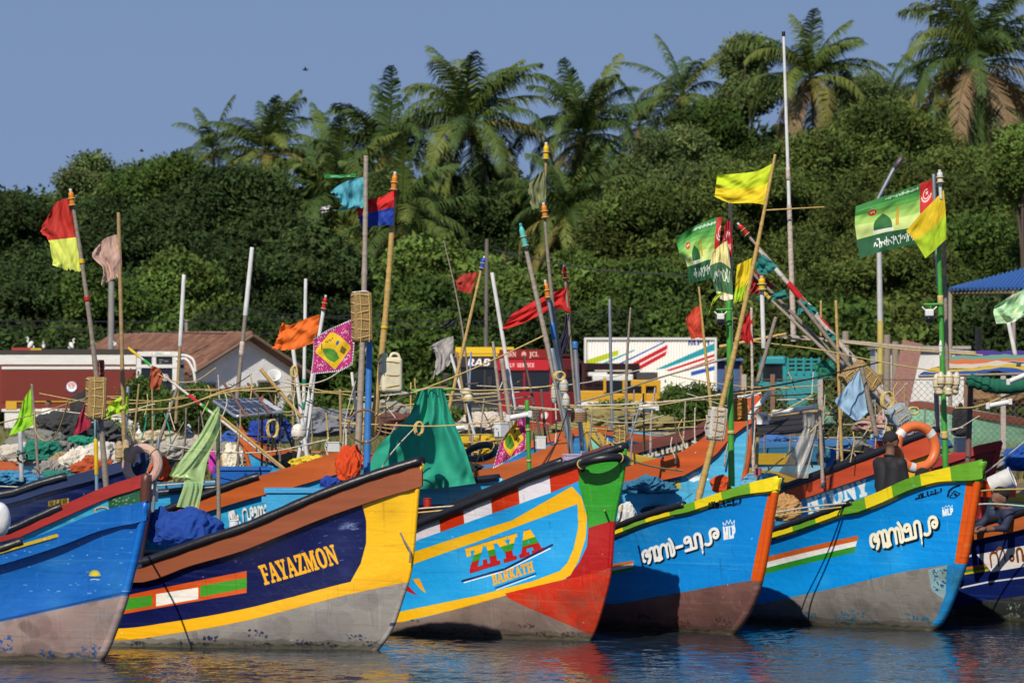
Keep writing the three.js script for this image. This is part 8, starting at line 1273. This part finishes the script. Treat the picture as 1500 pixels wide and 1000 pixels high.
const finger = (h, dir, up, n = 4) => { const out = [], side = dir.clone().cross(up).normalize(); for (let i = 0; i < n; i++) { const l = [0.068, 0.08, 0.074, 0.058][i], b = h.clone().addScaledVector(side, (i - 1.5) * 0.02).addScaledVector(dir, 0.07), m = b.clone().addScaledVector(dir, l * 0.5).addScaledVector(up, -0.008), e = m.clone().addScaledVector(dir, l * 0.4).addScaledVector(up, -0.028); out.push([b.x, b.y, b.z, 0.0095, m.x, m.y, m.z, 0.009], [m.x, m.y, m.z, 0.009, e.x, e.y, e.z, 0.0075]); } const t0 = h.clone().addScaledVector(side, -0.04).addScaledVector(dir, 0.015), t1 = t0.clone().addScaledVector(side, -0.03).addScaledVector(dir, 0.035), t2 = t1.clone().addScaledVector(dir, 0.03).addScaledVector(up, -0.012); out.push([t0.x, t0.y, t0.z, 0.012, t1.x, t1.y, t1.z, 0.0105], [t1.x, t1.y, t1.z, 0.0105, t2.x, t2.y, t2.z, 0.0085]); return out; };
function headBones(x, y, z, f) {                              // f: facing (unit, horizontal); head about 0.23 high
  const s = V(f.z, 0, -f.x), P = (a, b, h) => [x + f.x * a + s.x * b, y + h, z + f.z * a + s.z * b];
  const B = (p, r, q, r2) => [...p, r, ...q, r2];
  return [B(P(-0.018, 0, 0.035), 0.090, P(0.02, 0, 0.028), 0.082), B(P(0.02, 0, -0.02), 0.066, P(0.045, 0, -0.072), 0.040), B(P(0.088, 0, 0.015), 0.011, P(0.112, 0, -0.022), 0.015), B(P(0.084, -0.02, -0.052), 0.009, P(0.084, 0.02, -0.052), 0.009), B(P(0, 0.083, 0.008), 0.014, P(-0.004, 0.088, -0.03), 0.010), B(P(0, -0.083, 0.008), 0.014, P(-0.004, -0.088, -0.03), 0.010), B(P(0.078, 0.032, 0.03), 0.012, P(0.082, 0.02, 0.032), 0.012), B(P(0.078, -0.032, 0.03), 0.012, P(0.082, -0.02, 0.032), 0.012)];
}
function eyes(t, x, y, z, f) { const s = V(f.z, 0, -f.x); for (const k of [-1, 1]) { const e = new THREE.SphereGeometry(0.010, 8, 6); e.translate(x + f.x * 0.084 + s.x * 0.03 * k, y + 0.008, z + f.z * 0.084 + s.z * 0.03 * k); mesh('eye', clean(e), M([0.5, 0.48, 0.45], 'plastic'), t); } }
function hairCap(t, x, y, z, f, name, mat, r = 0.103, cut = -0.005) { const g = lumpGeo(r, r * 0.98, r * 0.95, 5, 0.05, 4), p = g.attributes.position; for (let i = 0; i < p.count; i++) { const a = p.getX(i) * f.x + p.getZ(i) * f.z; if (p.getY(i) < cut + a * 0.55) { p.setXYZ(i, p.getX(i) * 0.8, cut + a * 0.5, p.getZ(i) * 0.8); } } g.computeVertexNormals(); g.translate(x - f.x * 0.012, y + 0.04, z - f.z * 0.012); mesh(name, g, mat, t); }
{ // man in black, standing in the boat, seen from behind at an angle
  const d = 54.2, b = at(1304, 724, d), t = thing('person', 'man in black shirt and black cap standing behind the painted eye boat, seen from behind', 'person', null, V(b.x, b.y - 0.45, b.z)); const f = V(0.72, 0, -0.69), s = V(f.z, 0, -f.x), P = (a, w, h) => [f.x * a + s.x * w, h, f.z * a + s.z * w], B = (p, r, q, r2) => [...p, r, ...q, r2];
  const sh = 0.88, hy = 1.085;                                // shoulders and head above the thing's base
  const bones = [B(P(0, 0, 0.02), 0.15, P(0, 0, 0.36), 0.145), B(P(0, -0.05, 0.4), 0.135, P(0.0, -0.10, sh - 0.10), 0.115), B(P(0, 0.05, 0.4), 0.135, P(0.0, 0.10, sh - 0.10), 0.115), B(P(0, -0.18, sh - 0.03), 0.068, P(0, 0.18, sh - 0.03), 0.068), B(P(-0.01, 0, sh), 0.062, P(0.015, 0, hy - 0.07), 0.056), ...[-1, 1].flatMap((k) => { const e = P(0.06, 0.24 * k, sh - 0.33), w = P(0.30, 0.16 * k, sh - 0.38), h = P(0.37, 0.13 * k, sh - 0.38); return [B(P(0, 0.2 * k, sh - 0.04), 0.062, e, 0.046), B(e, 0.044, w, 0.029), B(w, 0.028, h, 0.034), ...finger(V(...h).addScaledVector(f, -0.035), f, V(0, 1, 0))]; }), ...[-1, 1].map((k) => B(P(0, 0.09 * k, 0), 0.1, P(0.02, 0.10 * k, -0.45), 0.075)), ...headBones(f.x * 0.025, hy + 0.02, f.z * 0.025, f)];
  const g = bodyGeo(bones, 0.0125, 0.022), hx = 0; mesh('body', tinted(g, (x, y, z) => { const fw = x * f.x + z * f.z; return y > sh + 0.055 || fw > 0.27 ? skin : y < 0.06 ? [0.03, 0.035, 0.05] : [0.010, 0.010, 0.012]; }), skinned, t);
  mesh('collar', tubeGeo(Array.from({ length: 13 }, (_, i) => { const a = i / 12 * 6.283; return V(0.066 * Math.cos(a), sh + 0.055 - 0.012 * (f.x * Math.cos(a) + f.z * Math.sin(a)), 0.066 * Math.sin(a)); }), 0.016, { seg: 30, sides: 6 }), M([0.010, 0.010, 0.012], 'canvas'), t);
  eyes(t, f.x * 0.025, hy + 0.02, f.z * 0.025, f); hairCap(t, f.x * 0.025, hy + 0.028, f.z * 0.025, f, 'cap', M([0.012, 0.012, 0.014], 'canvas'), 0.106, -0.012);
}
{ // crouching man at the right edge, only the back and head above the rim
  const d = 54.4, b = at(1468, 772, d), t = thing('person', 'crouching dark-haired man in navy shirt bending forward at the right edge', 'person', null, b.clone()), f = V(-0.8, 0, 0.6), s = V(f.z, 0, -f.x), P = (a, w, h) => [f.x * a + s.x * w, h, f.z * a + s.z * w], B = (p, r, q, r2) => [...p, r, ...q, r2];
  const hx = f.x * 0.06 + 0.02, hz = f.z * 0.06, hy = 0.36;
  const bones = [B(P(-0.28, 0, -0.05), 0.15, P(-0.08, 0, 0.12), 0.15), B(P(-0.1, -0.1, 0.12), 0.11, P(0.02, -0.13, 0.16), 0.09), B(P(-0.1, 0.1, 0.12), 0.11, P(0.02, 0.13, 0.16), 0.09), B(P(0.0, 0, 0.18), 0.062, [hx, hy - 0.06, hz], 0.054), ...[-1, 1].flatMap((k) => { const e = P(0.18, 0.24 * k, 0.0), w = P(0.40, 0.14 * k, -0.02), h = P(0.47, 0.12 * k, -0.01); return [B(P(0.02, 0.18 * k, 0.16), 0.06, e, 0.046), B(e, 0.044, w, 0.029), B(w, 0.028, h, 0.034), ...finger(V(...h).addScaledVector(f, -0.035), f, V(0, 1, 0))]; }), ...headBones(hx, hy, hz, f)];
  mesh('body', tinted(bodyGeo(bones, 0.0125, 0.022), (x, y, z) => (y > hy - 0.12 || x * f.x + z * f.z > 0.33 ? skin : [0.012, 0.018, 0.05])), skinned, t); eyes(t, hx, hy, hz, f); hairCap(t, hx, hy + 0.01, hz, f, 'hair', HAIR, 0.112, -0.03);
}
{ // a head just above the rim
  const d = 54.0, b = at(1352, 697, d), t = thing('person', 'person bending low behind the green and yellow rim, only dark hair showing', 'person', null, b.clone().add(V(0, -0.05, 0))), f = V(-0.5, 0, -0.86), B = (p, r, q, r2) => [...p, r, ...q, r2];
  mesh('body', tinted(bodyGeo([B([0, -0.3, -0.35], 0.15, [0, -0.22, -0.1], 0.13), B([-0.16, -0.2, -0.06], 0.08, [0.16, -0.2, -0.06], 0.08), B([0, -0.18, -0.05], 0.06, [0, -0.08, 0], 0.055), ...[-1, 1].flatMap((k) => [B([0.17 * k, -0.2, -0.06], 0.06, [0.22 * k, -0.45, -0.05], 0.045), B([0.22 * k, -0.45, -0.05], 0.044, [0.14 * k, -0.5, -0.28], 0.03), ...finger(V(0.14 * k, -0.5, -0.28), V(0, 0, -1), V(0, 1, 0))]), ...headBones(0, 0, 0, f)], 0.014, 0.022), (x, y) => (y > -0.12 ? skin : [0.015, 0.015, 0.02])), skinned, t); eyes(t, 0, 0, 0, f); hairCap(t, 0, 0.005, 0, f, 'hair', HAIR, 0.110, -0.04);
}
{ // person by the lorry
  const d = 148, b = at(70, 655, d), t = thing('person', 'person in white shirt and maroon sarong standing beside the maroon lorry', 'person', null, b.clone()), k = 1.0, f = V(-0.9, 0, 0.4), B = (p, r, q, r2) => [...p, r, ...q, r2], H = 1.58;
  const arm = (sx, hx, hy, hz) => [B([0.17 * sx, 1.28, 0], 0.055, [0.24 * sx, 1.02, 0.03], 0.042), B([0.24 * sx, 1.02, 0.03], 0.040, [hx, hy, hz], 0.028), B([hx, hy, hz], 0.03, [hx + (sx < 0 ? -0.06 : 0.0), hy - 0.05, hz], 0.03), ...finger(V(hx, hy - 0.02, hz), V(0, -1, 0), V(0, 0, 1))];
  const g = bodyGeo([B([0, 0.88, 0], 0.14, [0, 1.1, 0], 0.14), B([-0.08, 1.12, 0], 0.11, [-0.1, 1.22, 0], 0.1), B([0.08, 1.12, 0], 0.11, [0.1, 1.22, 0], 0.1), B([-0.16, 1.28, 0], 0.065, [0.16, 1.28, 0], 0.065), B([0, 1.3, 0], 0.06, [0, 1.4, 0], 0.055), B([-0.05, 0.85, 0], 0.15, [-0.07, 0.45, 0], 0.12), B([0.05, 0.85, 0], 0.15, [0.07, 0.45, 0], 0.12), B([-0.08, 0.45, 0], 0.06, [-0.09, 0.06, 0], 0.04), B([0.08, 0.45, 0], 0.06, [0.09, 0.06, 0], 0.04), B([-0.09, 0.04, 0], 0.04, [-0.11, 0.03, 0.14], 0.035), B([0.09, 0.04, 0], 0.04, [0.07, 0.03, 0.14], 0.035), ...arm(-1, -0.36, 0.84, 0.08), ...arm(1, 0.26, 0.78, 0.04), ...headBones(0, 1.49, 0, f)], 0.016, 0.024);
  mesh('body', tinted(g, (x, y) => (y > 1.36 || y < 0.4 || (Math.abs(x) > 0.22 && y < 1.08) ? skin : y > 0.86 ? [0.68, 0.67, 0.64] : [0.16, 0.03, 0.06])), skinned, t); eyes(t, 0, 1.49, 0, f); hairCap(t, 0, 1.5, 0, f, 'hair', HAIR, 0.106, -0.01);
}
renderer.render(scene, camera);
